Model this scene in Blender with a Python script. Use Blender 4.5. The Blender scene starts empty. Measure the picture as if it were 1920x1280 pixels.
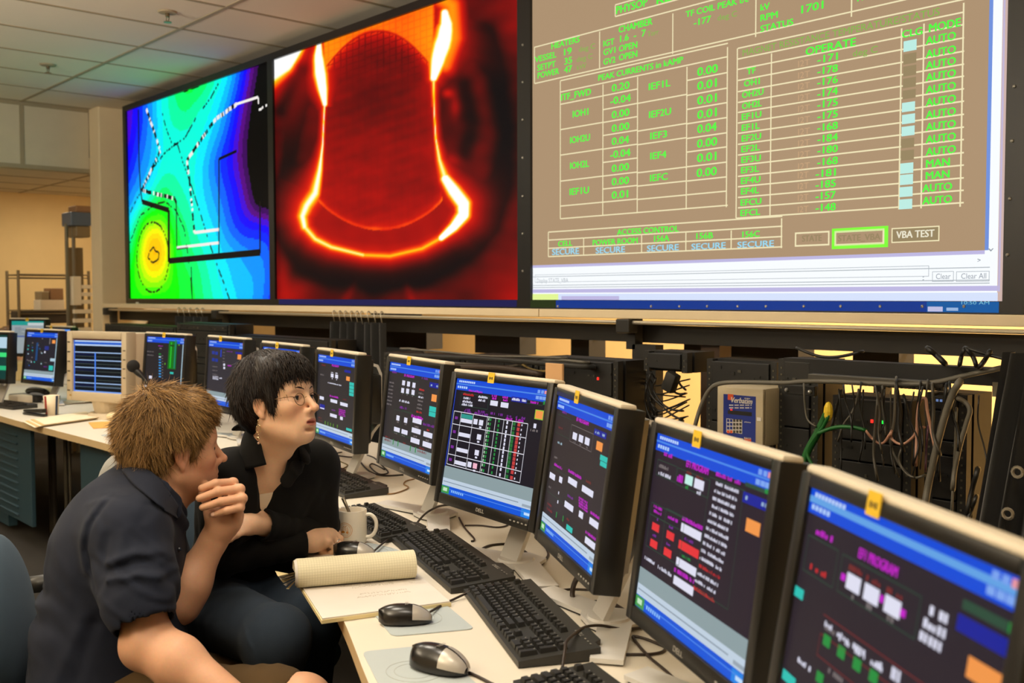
import bpy, bmesh, math, random
import numpy as np
from mathutils import Matrix, Vector
random.seed(7)
R_ = np.random.RandomState(11)
rad = math.radians
SC = bpy.context.scene
COL = SC.collection

# ------------------------------------------------------------------ camera
HCAM = 1.42
F_PX = 1908.5877
_yaw, _pit, _rol = 0.733450, -0.045633, -0.002082
_fw = np.array([-math.cos(_yaw)*math.cos(_pit), math.sin(_yaw)*math.cos(_pit), math.sin(_pit)])
_r0 = np.array([math.sin(_yaw), math.cos(_yaw), 0.0])
_u0 = np.cross(_r0, _fw)
_rt = math.cos(_rol)*_r0 + math.sin(_rol)*_u0
_up = -math.sin(_rol)*_r0 + math.cos(_rol)*_u0
CAMP = np.array([0.0, 0.0, HCAM])
cd = bpy.data.cameras.new('camera')
cam = bpy.data.objects.new('camera', cd)
COL.objects.link(cam)
cam.matrix_world = Matrix((( _rt[0], _up[0], -_fw[0], 0), (_rt[1], _up[1], -_fw[1], 0), (_rt[2], _up[2], -_fw[2], HCAM), (0, 0, 0, 1)))
cd.sensor_width = 36.0
cd.lens = F_PX/1920*36
cd.clip_start = 0.05
cd.dof.use_dof = True
cd.dof.focus_distance = 2.75
cd.dof.aperture_fstop = 5.0
SC.camera = cam

def ray(px, py):
    return _fw*F_PX + _rt*(px-960) - _up*(py-640)
def at_z(px, py, z):
    d = ray(px, py); return CAMP + d*((z-HCAM)/d[2])
def at_y(px, py, y):
    d = ray(px, py); return CAMP + d*(y/d[1])
def at_x(px, py, x):
    d = ray(px, py); return CAMP + d*(x/d[0])
def at_d(px, py, depth):
    return CAMP + ray(px, py)*(depth/F_PX)

# ------------------------------------------------------------------ view, world, lights
SC.view_settings.view_transform = 'Standard'
SC.view_settings.look = 'None'
SC.view_settings.exposure = 0.0
SC.view_settings.gamma = 1.0
SC.view_settings.use_curve_mapping = False
SC.cycles.max_bounces = 8
SC.cycles.sample_clamp_indirect = 4.0
world = bpy.data.worlds.new('world')
SC.world = world
world.use_nodes = True
world.node_tree.nodes['Background'].inputs[0].default_value = (1.0, 0.86, 0.66, 1)
world.node_tree.nodes['Background'].inputs[1].default_value = 0.02

def area_light(name, loc, size, power, color=(1.0, 0.80, 0.55), size_y=None, spread=180, rot=(0, 0, 0)):
    l = bpy.data.lights.new(name, 'AREA')
    l.energy = power; l.color = color; l.size = size
    if size_y: l.shape = 'RECTANGLE'; l.size_y = size_y
    l.spread = rad(spread)
    o = bpy.data.objects.new(name, l); COL.objects.link(o)
    o.location = loc; o.rotation_euler = rot
    return o
LIGHTS = [  # ceiling troffers and downlights, all above the frame
    ((-0.7, 0.6, 3.0), 0.6, 9.5, 140), ((-2.0, 0.9, 3.0), 0.6, 13, 140), ((-3.4, 1.35, 3.0), 0.6, 18, 140),
    ((-4.8, 1.5, 3.0), 0.6, 18, 140), ((-6.2, 1.5, 3.0), 0.6, 16, 140), ((-1.6, -1.4, 3.0), 0.6, 14, 170), ((-4.6, -1.4, 3.0), 0.6, 14, 170),
    ((-7.6, 0.6, 3.0), 0.6, 14, 170),
]
WARM = (1.0, 0.90, 0.76)
for i, (p, s, w, sp) in enumerate(LIGHTS):
    area_light('ceiling_downlight', p, s, w, color=WARM, spread=sp)
for p, w in (((-1.5, -1.6, 2.2), 235), ((-5.0, -1.6, 2.2), 245)):   # unseen fill lights added to brighten ceiling, walls and faces, no real fixture
    area_light('fill_uplight', p, 0.5, w, color=WARM, size_y=2.6, rot=(math.pi-.25, 0, 0))
for p, w in (((-10.3, 1.5, 2.50), 19), ((-10.3, 3.5, 2.50), 19)):
    area_light('alcove_ceiling_light', p, 0.6, w, color=(1.0, 0.9, 0.72))
for p, w in (((-1.2, 5.0, 2.9), 190), ((-3.6, 5.0, 2.9), 150), ((-6.0, 5.0, 2.9), 80), ((1.2, 5.0, 2.9), 150)):
    area_light('back_room_ceiling_light', p, 0.9, w, color=(1.0, 0.86, 0.64))

# ------------------------------------------------------------------ materials
def lin(c):
    return tuple(((v/255)/12.92 if v/255 <= .04045 else ((v/255+.055)/1.055)**2.4) for v in c)
_MC = {}
def mat(name, c, rough=.5, metal=0.0, spec=.5, bump=0.0, bscale=200.0, var=0.06, vscale=9.0, coat=0.0, emit=None, estr=0.0, sheen=0.0):
    if name in _MC: return _MC[name]
    m = bpy.data.materials.new(name); m.use_nodes = True
    nt = m.node_tree; b = nt.nodes['Principled BSDF']
    col = lin(c)
    tc = nt.nodes.new('ShaderNodeTexCoord')
    n = nt.nodes.new('ShaderNodeTexNoise'); n.inputs['Scale'].default_value = vscale; n.inputs['Detail'].default_value = 4
    nt.links.new(tc.outputs['Object'], n.inputs['Vector'])
    mx = nt.nodes.new('ShaderNodeMix'); mx.data_type = 'RGBA'
    mx.inputs[6].default_value = (*[max(0, v*(1-var)) for v in col], 1)
    mx.inputs[7].default_value = (*[min(1, v*(1+var)) for v in col], 1)
    nt.links.new(n.outputs['Fac'], mx.inputs[0]); nt.links.new(mx.outputs[2], b.inputs['Base Color'])
    b.inputs['Roughness'].default_value = rough; b.inputs['Metallic'].default_value = metal
    b.inputs['Specular IOR Level'].default_value = spec
    b.inputs['Coat Weight'].default_value = coat
    if sheen: b.inputs['Sheen Weight'].default_value = sheen
    if bump:
        n2 = nt.nodes.new('ShaderNodeTexNoise'); n2.inputs['Scale'].default_value = bscale; n2.inputs['Detail'].default_value = 3
        nt.links.new(tc.outputs['Object'], n2.inputs['Vector'])
        bp = nt.nodes.new('ShaderNodeBump'); bp.inputs['Strength'].default_value = bump; bp.inputs['Distance'].default_value = .002
        nt.links.new(n2.outputs['Fac'], bp.inputs['Height']); nt.links.new(bp.outputs[0], b.inputs['Normal'])
    if emit:
        b.inputs['Emission Color'].default_value = (*lin(emit), 1); b.inputs['Emission Strength'].default_value = estr
    _MC[name] = m; return m
def emi(c, s=1.0):
    """light given off by a display pixel area"""
    key = 'display_%d_%d_%d_%g' % (*c, s)
    if key in _MC: return _MC[key]
    m = bpy.data.materials.new(key); m.use_nodes = True
    nt = m.node_tree; b = nt.nodes['Principled BSDF']
    b.inputs['Base Color'].default_value = (.004, .004, .005, 1); b.inputs['Roughness'].default_value = .45
    b.inputs['Specular IOR Level'].default_value = .12
    b.inputs['Emission Color'].default_value = (*lin(c), 1); b.inputs['Emission Strength'].default_value = s
    _MC[key] = m; return m
def emi_attr(name, s=1.0):
    m = bpy.data.materials.new(name); m.use_nodes = True
    nt = m.node_tree; b = nt.nodes['Principled BSDF']
    b.inputs['Base Color'].default_value = (.004, .004, .005, 1); b.inputs['Roughness'].default_value = .5
    b.inputs['Specular IOR Level'].default_value = .06
    a = nt.nodes.new('ShaderNodeVertexColor'); a.layer_name = 'Col'
    nt.links.new(a.outputs[0], b.inputs['Emission Color']); b.inputs['Emission Strength'].default_value = s
    return m

# ------------------------------------------------------------------ scene graph helpers
def thing(name, label, cat, loc=(0, 0, 0), rotz=0.0, group=None):
    o = bpy.data.objects.new(name, None); COL.objects.link(o)
    o.empty_display_size = .05
    o.location = loc; o.rotation_euler = (0, 0, rotz)
    o['label'] = label; o['category'] = cat
    if group: o['group'] = group
    return o
def tag(o, label, cat, group=None, kind=None):
    o['label'] = label; o['category'] = cat
    if group: o['group'] = group
    if kind: o['kind'] = kind
    return o
def struct(o, label=None):
    o['kind'] = 'structure'
    if label: o['label'] = label
    return o
def copy_tree(o, parent=None):
    c = o.copy(); COL.objects.link(c)
    if parent is not None: c.parent = parent
    for ch in list(o.children): copy_tree(ch, c)
    return c

class MB:
    """collects shapes and links them as ONE mesh object"""
    def __init__(s): s.v = []; s.f = []; s.m = []; s.mats = []; s.M = None
    def _mi(s, m):
        if m is None: return 0
        if m not in s.mats: s.mats.append(m)
        return s.mats.index(m)
    def add(s, V, F, m=None, M=None):
        b = len(s.v)
        for p in V:
            q = Vector(p)
            if M is not None: q = M @ q
            if s.M is not None: q = s.M @ q
            s.v.append(q)
        mi = s._mi(m)
        for f in F: s.f.append([b+i for i in f]); s.m.append(mi)
        return s
    def box(s, c, d, m=None, M=None):
        x, y, z = c; a, b, e = d[0]/2, d[1]/2, d[2]/2
        V = [(x+i*a, y+j*b, z+k*e) for k in (-1, 1) for j in (-1, 1) for i in (-1, 1)]
        return s.add(V, [(0, 2, 3, 1), (4, 5, 7, 6), (0, 1, 5, 4), (2, 6, 7, 3), (0, 4, 6, 2), (1, 3, 7, 5)], m, M)
    def rbox(s, c, d, r=.004, m=None, M=None, seg=2):
        bm = bmesh.new(); bmesh.ops.create_cube(bm, size=1)
        for v in bm.verts: v.co = Vector((v.co.x*d[0], v.co.y*d[1], v.co.z*d[2]))
        bmesh.ops.bevel(bm, geom=bm.edges[:], offset=min(r, min(d)*.49), segments=seg, affect='EDGES', profile=.5)
        bm.verts.index_update()
        V = [v.co + Vector(c) for v in bm.verts]; Fc = [[v.index for v in f.verts] for f in bm.faces]
        bm.free(); return s.add(V, Fc, m, M)
    def quad(s, a, b, c, d, m=None, M=None): return s.add([a, b, c, d], [(0, 1, 2, 3)], m, M)
    def cyl(s, p0, p1, r0, r1=None, m=None, n=12, M=None, caps=True):
        p0 = Vector(p0); p1 = Vector(p1); r1 = r0 if r1 is None else r1
        z = (p1-p0).normalized(); x = z.orthogonal().normalized(); y = z.cross(x)
        V = []
        for p, r in ((p0, r0), (p1, r1)):
            for i in range(n):
                a = 2*math.pi*i/n; V.append(p + x*(r*math.cos(a)) + y*(r*math.sin(a)))
        Fc = [(i, (i+1) % n, n+(i+1) % n, n+i) for i in range(n)]
        if caps: Fc += [tuple(range(n-1, -1, -1)), tuple(range(n, 2*n))]
        return s.add(V, Fc, m, M)
    def tube(s, pts, r, m=None, n=7, M=None, smooth_n=0, rr=None):
        P = [Vector(p) for p in pts]
        if smooth_n: P = catmull(P, smooth_n)
        L = len(P); V = []; x = None
        for i, p in enumerate(P):
            t = (P[min(i+1, L-1)]-P[max(i-1, 0)])
            t = t.normalized() if t.length > 1e-9 else Vector((0, 0, 1))
            if x is None: x = t.orthogonal().normalized()
            x = (x - t*x.dot(t)); x = x.normalized() if x.length > 1e-6 else t.orthogonal().normalized()
            y = t.cross(x); ri = r if rr is None else rr[min(int(i*len(rr)/L), len(rr)-1)]
            for k in range(n):
                a = 2*math.pi*k/n; V.append(p + x*(ri*math.cos(a)) + y*(ri*math.sin(a)))
        Fc = []
        for i in range(L-1):
            for k in range(n):
                Fc.append((i*n+k, i*n+(k+1) % n, (i+1)*n+(k+1) % n, (i+1)*n+k))
        Fc += [tuple(range(n-1, -1, -1)), tuple(range((L-1)*n, L*n))]
        return s.add(V, Fc, m, M)
    def lathe(s, prof, m=None, n=28, M=None, axis_c=(0, 0, 0)):
        V = []; c = Vector(axis_c)
        for r, z in prof:
            for i in range(n):
                a = 2*math.pi*i/n; V.append(c+Vector((r*math.cos(a), r*math.sin(a), z)))
        Fc = []
        for j in range(len(prof)-1):
            for i in range(n):
                Fc.append((j*n+i, j*n+(i+1) % n, (j+1)*n+(i+1) % n, (j+1)*n+i))
        return s.add(V, Fc, m, M)
    def prism(s, poly, z0, z1, m=None, M=None, top_scale=None):
        n = len(poly); V = [(x, y, z0) for x, y in poly]
        if top_scale:
            cx = sum(p[0] for p in poly)/n; cy = sum(p[1] for p in poly)/n
            V += [(cx+(x-cx)*top_scale, cy+(y-cy)*top_scale, z1) for x, y in poly]
        else: V += [(x, y, z1) for x, y in poly]
        Fc = [tuple(range(n-1, -1, -1)), tuple(range(n, 2*n))] + [(i, (i+1) % n, n+(i+1) % n, n+i) for i in range(n)]
        return s.add(V, Fc, m, M)
    def sphere(s, c, r, m=None, n=14, k=9, M=None):
        r3 = (r, r, r) if not hasattr(r, '__len__') else r
        V = []; Fc = []
        for j in range(k+1):
            t = math.pi*j/k
            for i in range(n):
                a = 2*math.pi*i/n
                V.append((c[0]+r3[0]*math.sin(t)*math.cos(a), c[1]+r3[1]*math.sin(t)*math.sin(a), c[2]+r3[2]*math.cos(t)))
        for j in range(k):
            for i in range(n): Fc.append((j*n+i, (j+1)*n+i, (j+1)*n+(i+1) % n, j*n+(i+1) % n))
        return s.add(V, Fc, m, M)
    def text(s, body, x0, x1, cap, M, m, bold=False, align='LEFT', width=None):
        """lettering: M maps local (x right, y up) into place; fitted between x0 and x1 if x1 given"""
        V, Fc, bb = text_mesh(body)
        if not V: return s
        sy = cap/.73; sx = sy
        if x1 is not None and bb[1] > bb[0]: sx = (x1-x0)/(bb[1]-bb[0])
        off = 0
        W = [((v[0]-bb[0])*sx+x0, v[1]*sy, v[2]) for v in V]
        s.add(W, Fc, m, M)
        if bold:
            d = cap*.040
            s.add([(a+d, b+d*.4, c-.0002) for a, b, c in W], Fc, m, M); s.add([(a-d, b-d*.4, c-.0004) for a, b, c in W], Fc, m, M)
        return s
    def build(s, name, m=None, parent=None, smooth=False, auto=None, bevel=None):
        me = bpy.data.meshes.new(name)
        me.from_pydata([tuple(v) for v in s.v], [], s.f)
        if m is not None and not s.mats: s.mats = [m]
        for x in s.mats: me.materials.append(x)
        if len(s.mats) > 1: me.polygons.foreach_set('material_index', s.m)
        if smooth:
            me.polygons.foreach_set('use_smooth', [True]*len(me.polygons))
            if auto is not None:
                bm = bmesh.new(); bm.from_mesh(me)
                for e in bm.edges:
                    if len(e.link_faces) == 2 and e.calc_face_angle(0) > rad(auto): e.smooth = False
                bm.to_mesh(me); bm.free()
        me.update()
        o = bpy.data.objects.new(name, me); COL.objects.link(o)
        if parent is not None: o.parent = parent
        return o
_TX = {}
def text_mesh(body):
    if body in _TX: return _TX[body]
    cu = bpy.data.curves.new('lettering', 'FONT'); cu.body = body; cu.size = 1.0; cu.resolution_u = 3
    o = bpy.data.objects.new('lettering', cu); COL.objects.link(o)
    dg = bpy.context.evaluated_depsgraph_get(); dg.update()
    me = o.evaluated_get(dg).to_mesh()
    V = [tuple(v.co) for v in me.vertices]; Fc = [tuple(p.vertices) for p in me.polygons]
    o.evaluated_get(dg).to_mesh_clear()
    bpy.data.objects.remove(o); bpy.data.curves.remove(cu)
    bb = (min(v[0] for v in V), max(v[0] for v in V)) if V else (0, 0)
    _TX[body] = (V, Fc, bb); return _TX[body]
def catmull(P, k):
    P = [Vector(p) for p in P]; out = []
    for i in range(len(P)-1):
        a, b, c, d = P[max(i-1, 0)], P[i], P[i+1], P[min(i+2, len(P)-1)]
        for j in range(k):
            t = j/k
            out.append(.5*((2*b)+(c-a)*t+(2*a-5*b+4*c-d)*t*t+(3*b-a-3*c+d)*t*t*t))
    out.append(P[-1]); return out

M_white = mat('cream_laminate', (232, 214, 178), .45, bump=.05)
M_black = mat('black_plastic', (26, 25, 23), .42, bump=.04, bscale=600)
M_dark = mat('dark_steel', (30, 28, 24), .55)
M_silver = mat('silver_plastic', (216, 213, 208), .38, metal=.1)
M_grey = mat('grey_plastic', (120, 118, 112), .5)
# ------------------------------------------------------------------ room
YW = 3.283          # face of the video wall
YB = 3.49           # wall behind it
ZC = 3.034          # ceiling
M_ceil = mat('ceiling_tile', (214, 204, 184), .95, bump=.5, bscale=420, var=.08, vscale=300)
M_tbar = mat('ceiling_grid_bar', (150, 136, 108), .7)
M_wallw = mat('fabric_wall', (176, 152, 112), .95, bump=.5, bscale=700, var=.08, vscale=350)
M_yel = mat('cream_paint', (214, 184, 128), .85, bump=.1, var=.04)
M_paint = mat('warm_paint', (226, 208, 172), .8, bump=.1, var=.04)
M_panel = mat('soffit_panel', (196, 184, 158), .85, bump=.25, bscale=500)
M_carpet = mat('dark_carpet', (34, 30, 25), 1.0, bump=.6, bscale=900, var=.3, vscale=400)
M_bfloor = mat('back_room_floor', (196, 170, 120), .5)

XL = -9.07
c = MB()
c.box((-3.0, -.2, ZC+.05), (12.2, 8.0, .1), M_ceil)
for k in range(-14, 8):
    X = -5.364 - .61*k
    if X > XL and X < 3: c.box((X, -.2, ZC-.001), (.024, 8.0, .006), M_tbar)
for k in range(-1, 6):
    Y = 2.686 - 1.22*k
    if Y < 3.4: c.box((-3.0, Y, ZC-.0015), (12.2, .024, .006), M_tbar)
struct(c.build('ceiling'))
c = MB(); c.box((-3.0, 1.2, -.05), (18, 12, .1)); struct(c.build('floor', M_carpet))
# soffit over the alcove on the left
c = MB()
c.box((XL-.03, -.4, 2.76), (.06, 7.27, .55), M_panel)
for Y in (2.69, 1.49, .29, -.9): c.box((XL+.002, Y, 2.76), (.006, .035, .54), M_tbar)
c.box((XL+.003, -.4, 3.018), (.012, 7.27, .03), M_tbar)
c.box((XL+.003, -.4, 2.50), (.012, 7.27, .035), M_tbar)
struct(c.build('wall_left'))
c = MB(); c.box((-10.35, 1.0, 2.57), (2.5, 10.2, .1), M_ceil)
for k in range(4): c.box((XL-.35-.61*k, 1.0, 2.518), (.024, 10, .006), M_tbar)
for k in range(9): c.box((-10.35, -3+1.22*k+.3, 2.5185), (2.5, .024, .006), M_tbar)
struct(c.build('trim_1'))   # lower ceiling of the alcove
c = MB(); c.box((-11.65, 1.0, 1.3), (.1, 10.2, 2.7)); struct(c.build('wall_far', M_yel))
c = MB(); c.box((-10.3, 6.05, 1.3), (2.6, .1, 2.7)); struct(c.build('wall_alcove', M_yel))
# column at the left end of the screens and the fabric wall behind them
c = MB(); c.rbox((-8.955, 3.5, 1.517), (.23, .53, 3.034), .012); struct(c.build('trim_2', M_paint))
c = MB(); c.box((-3.0, YB+.08, 2.19), (12.2, .14, 1.68)); struct(c.build('wall_back', M_wallw))
c = MB(); c.box((3.05, 1.2, 1.5), (.1, 12, 3.1)); struct(c.build('wall_right', M_paint))
c = MB(); c.box((-4.5, -4.25, 1.5), (15, .1, 3.1)); struct(c.build('wall_front', M_paint))
# the lit room behind the racks
c = MB(); c.box((-3.0, 6.9, 1.5), (12.2, .1, 3.1), M_yel)
struct(c.build('wall_behind', M_yel))
c = MB(); c.box((-3.0, 5.2, .005), (12.2, 3.3, .01)); struct(c.build('floor_back', M_bfloor))
c = MB(); c.box((-3.0, 5.2, ZC+.04), (12.2, 3.5, .1)); struct(c.build('ceiling_back', M_ceil))

# ledge under the screens, its rail, its brackets, the dark fascia
M_ledge = mat('ledge_laminate', (232, 212, 174), .5)
led = thing('display_ledge', 'long cream ledge running under the three wall displays', 'ledge', (-5.0, 3.3, 1.319))
c = MB()
x0, x1, xs = -8.83, 3.0, at_y(1010, 586, 3.24)[0]
for a, b in ((x0, xs-.003), (xs+.003, x1)):
    c.rbox(((a+b)/2+5.0, .06, .0185), (b-a, .24, .0365), .003, M_ledge)
c.build('ledge_board', None, led)
fas = thing('dark_fascia_beam', 'wide dark steel beam under the cream ledge carrying the curtain rail', 'beam', (-5.0, 3.36, 1.3))
c = MB(); c.box((2.1, .02, -.0425), (11.7, .06, .085), M_dark); c.build('beam', None, fas)
rail = thing('curtain_rail', 'thin bright metal curtain rail just below the cream ledge', 'rail', (-5.0, 3.25, 1.303))
c = MB(); c.cyl((-3.72, 0, 0), (8.0, 0, 0), .0085, m=mat('rail_metal', (214, 204, 180), .3, metal=.7)); c.build('rod', None, rail)
for px in (405, 1172, 200):
    X = at_y(px, 605, 3.24)[0]
    c = MB(); c.rbox((X+5, .0, -.015), (.075, .06, .06), .006, M_dark); c.box((X+5, .05, -.05), (.05, .05, .13), M_dark); c.build('bracket', None, rail)

# black upright posts of the wall
for px0, px1, lab in ((1163, 1207, 'broad black steel post beside the open cable gap right of the middle racks'),):
    a, b = at_y(px0, 700, 3.2)[0], at_y(px1, 700, 3.2)[0]
    c = MB(); c.box(((a+b)/2, 3.3, .605), (b-a, .05, 1.21)); tag(c.build('support_post', M_dark), lab, 'post')
a, b = at_y(1291, 700, 3.3)[0], at_y(1326, 700, 3.3)[0]
c = MB(); c.box(((a+b)/2, 3.42, .62), (b-a, .08, 1.25)); tag(c.build('wooden_post', mat('brown_wood', (62, 42, 22), .6)), 'dark brown wooden post left of the grey keypad enclosure', 'post')

# sprinklers
M_chrome = mat('sprinkler_metal', (120, 105, 80), .35, metal=.8)
for i, (px, py, lab) in enumerate(((314, 22, 'larger ceiling sprinkler head nearer the orange wall display'), (90, 121, 'smaller ceiling sprinkler head farther off above the soffit panels'))):
    p = at_z(px, py, ZC)
    t = thing('ceiling_sprinkler', lab, 'sprinkler', p, 0, 'ceiling sprinklers')
    c = MB(); c.lathe([(.0, 0), (.055, 0), (.05, -.008), (.018, -.012), (.016, -.012)], M_tbar, 18); c.build('escutcheon', None, t)
    c = MB(); c.cyl((0, 0, -.008), (0, 0, -.03), .012, .012, M_chrome); 
    for s in (-1, 1): c.tube([(s*.011, 0, -.028), (s*.02, 0, -.042), (s*.006, 0, -.058)], .003, M_chrome, 6)
    c.cyl((0, 0, -.057), (0, 0, -.061), .022, .022, M_chrome, 14); c.build('deflector', None, t)
# ------------------------------------------------------------------ the three wall displays
ZT, ZB = HCAM+1.505, HCAM-.0227
M_frame = mat('display_frame', (17, 18, 18), .38, var=.1)
M_screw = mat('screw_metal', (190, 190, 185), .3, metal=.8)
def wp(px, py): 
    p = at_y(px, py, YW); return p[0], p[2]
def interp_levels(ctrl, X, Z):
    """thin plate spline through (x, z, value) control points"""
    P = np.array(ctrl, float); s = 1.0
    def U(r2): return np.where(r2 > 0, r2*np.log(r2+1e-12), 0)
    n = len(P); d = ((P[:, None, :2]-P[None, :, :2])**2).sum(-1)
    K = U(d)+np.eye(n)*.02; T = np.c_[np.ones(n), P[:, :2]]
    A = np.r_[np.c_[K, T], np.c_[T.T, np.zeros((3, 3))]]
    w = np.linalg.solve(A, np.r_[P[:, 2], 0, 0, 0])
    out = w[n]+w[n+1]*X+w[n+2]*Z
    for i in range(n): out = out+w[i]*U((X-P[i, 0])**2+(Z-P[i, 1])**2)
    return out
def colour_grid(name, xa, xb, za, zb, nx, nz, colour_fn, parent, per_face, y, strength):
    if per_face:
        xs = xa+(np.arange(nx)+.5)*(xb-xa)/nx; zs = za+(np.arange(nz)+.5)*(zb-za)/nz
    else:
        xs = np.linspace(xa, xb, nx+1); zs = np.linspace(za, zb, nz+1)
    X, Z = np.meshgrid(xs, zs); C = colour_fn(X, Z)
    gx = np.linspace(xa, xb, nx+1); gz = np.linspace(za, zb, nz+1)
    VX, VZ = np.meshgrid(gx, gz); nv = VX.size
    co = np.stack([VX.ravel(), np.full(nv, y), VZ.ravel()], -1).astype(np.float32)
    i = np.arange(nz)[:, None]*(nx+1)+np.arange(nx)[None, :]
    fc = np.stack([i, i+1, i+nx+2, i+nx+1], -1).reshape(-1, 4).astype(np.int32)
    me = bpy.data.meshes.new(name)
    me.vertices.add(nv); me.vertices.foreach_set('co', co.ravel())
    me.loops.add(fc.size); me.loops.foreach_set('vertex_index', fc.ravel())
    me.polygons.add(len(fc)); me.polygons.foreach_set('loop_start', np.arange(0, fc.size, 4, dtype=np.int32))
    me.update()
    Cl = np.where(C <= .04045, C/12.92, ((C+.055)/1.055)**2.4)
    if per_face:
        at = me.color_attributes.new('Col', 'FLOAT_COLOR', 'CORNER')
        data = np.repeat(Cl.reshape(-1, 3), 4, axis=0)
    else:
        at = me.color_attributes.new('Col', 'FLOAT_COLOR', 'POINT'); data = Cl.reshape(-1, 3)
    at.data.foreach_set('color', np.c_[data, np.ones(len(data))].astype(np.float32).ravel())
    me.materials.append(emi_attr(name+'_pixels', strength)); me.validate()
    o = bpy.data.objects.new(name, me); COL.objects.link(o); o.parent = parent
    return o
def display_frame(parent, x0, x1, z0, z1, lx0, lx1, lz0, lz1, X0, screws):
    c = MB(); d = YB-YW+.0; y = d/2-.006
    for a, b, e, f in ((x0, lx0, z0, z1), (lx1, x1, z0, z1), (lx0, lx1, z0, lz0), (lx0, lx1, lz1, z1)):
        c.box(((a+b)/2-X0, y, (e+f)/2-z0), (b-a, d+.012, f-e), M_frame)
    c.box(((lx0+lx1)/2-X0, d*.6, (lz0+lz1)/2-z0), (lx1-lx0, d*.6, lz1-lz0), M_frame)
    c.build('frame', None, parent)
    if screws:
        for x, z in screws: s = MB(); s.sphere((x-X0, -.013, z-z0), .006, M_screw, 8, 5); s.build('screw', None, parent)
FZ0, FZ1 = HCAM-.0630, HCAM+1.55
S1 = (-8.337, -5.985); S2 = (-5.917, -3.590); S3 = (-3.500, -1.340)
xm12, xm23, xe = -5.951, -3.546, -1.275
# ---- display 1 : banded contour map
d1 = thing('projection_display', 'leftmost wall display with a rainbow contour map in green and blue bands', 'display', (-7.16, YW, FZ0), 0, 'wall displays above the ledge')
display_frame(d1, -8.40, xm12, FZ0, FZ1, S1[0], S1[1], ZB, ZT, -7.16, None)
LV = np.array([(0, 0, 0), (0, 0, 0), (60, 0, 90), (88, 0, 130), (70, 0, 215), (20, 0, 255), (0, 40, 255), (0, 100, 255), (0, 150, 255), (0, 195, 255), (0, 240, 255), (0, 255, 225), (0, 255, 170), (0, 255, 110), (0, 255, 60), (0, 255, 0), (70, 255, 0), (140, 255, 0), (200, 255, 0), (250, 250, 0), (255, 225, 0), (255, 205, 0), (255, 190, 0)])/255.
ct = [(243, 225, 4.2), (243, 300, 5.3), (243, 350, 7.0), (255, 215, 5.2), (262, 300, 7.3), (250, 390, 9.5), (246, 450, 12.5), (245, 500, 14.6), (245, 560, 14.8), (275, 205, 7.4), (290, 240, 9.0), (283, 330, 9.4), (270, 380, 11.2), (300, 200, 10.3), (320, 185, 11.9), (350, 170, 13.6), (355, 155, 14.2), (345, 195, 13.0), (325, 230, 11.6), (308, 255, 10.9), (320, 290, 10.9), (335, 270, 11.0), (370, 210, 11.4), (400, 180, 10.6), (385, 165, 12.5), (410, 150, 10.9), (425, 150, 9.5), (440, 145, 7.6), (455, 140, 5.6), (465, 135, 4.0), (475, 130, 2.4), (490, 125, .5), (500, 150, 0), (440, 210, 5.5), (425, 230, 7.2), (405, 250, 8.8), (385, 275, 9.8), (365, 300, 10.6), (452, 220, 3.6), (462, 230, 2.1), (475, 200, 0.8), (490, 260, -1), (460, 290, 1.6), (447, 290, 3.2), (432, 290, 4.9), (415, 290, 6.3), (398, 300, 7.7), (380, 320, 9.4), (362, 330, 10.6), (320, 330, 11.6), (305, 350, 12.5), (300, 375, 13.7), (290, 395, 14.6), (340, 360, 11.6), (350, 390, 11.8), (370, 380, 10.4), (400, 370, 8.4), (425, 365, 6.4), (440, 360, 5.1), (455, 360, 3.6), (465, 345, 2.0), (480, 380, 1.0), (500, 385, .8), (470, 400, 3.5), (490, 408, 3.4), (500, 400, 2.3), (455, 415, 5.2), (480, 425, 5.2), (500, 418, 4.2), (440, 425, 6.4), (420, 430, 8.0), (465, 445, 6.4), (500, 440, 5.6), (500, 480, 7.0), (470, 480, 7.9), (440, 480, 8.9), (410, 440, 9.3), (390, 430, 10.1), (370, 430, 11.2), (350, 430, 12.6), (335, 440, 13.6), (320, 420, 14.4), (330, 490, 14.3), (350, 520, 13.7), (370, 500, 12.6), (390, 500, 11.3), (410, 520, 10.4), (430, 530, 9.6), (460, 530, 8.7), (490, 540, 8.0), (500, 520, 7.0), (504, 555, 6.3), (470, 555, 8.6), (430, 555, 10.0), (400, 555, 11.4), (375, 555, 12.8), (355, 555, 14.1), (330, 555, 14.7), (300, 555, 15.0), (285, 545, 15.8), (285, 530, 17.5), (286, 512, 19.3), (288, 480, 21.5), (290, 460, 21.6), (293, 445, 20.6), (292, 430, 18.6), (290, 415, 16.6), (258, 480, 16.4), (265, 480, 18.4), (272, 480, 19.8), (311, 480, 19.2), (318, 480, 16.6), (303, 475, 20.4), (268, 430, 16.5), (312, 430, 16.6), (262, 520, 16.4), (312, 525, 16.4), (270, 410, 14.9)]
ct1 = [(*wp(a, b), v) for a, b, v in ct]
def map_colour(X, Z):
    L = interp_levels(ct1, X, Z)
    k = np.clip(np.floor(L+.5), 0, len(LV)-1).astype(int)
    return LV[k]
colour_grid('screen', S1[0]+7.16, S1[1]+7.16, ZB-FZ0, ZT-FZ0, 150, 120, lambda X, Z: map_colour(X-7.16, Z+FZ0), d1, True, .004, 1.0)
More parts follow.
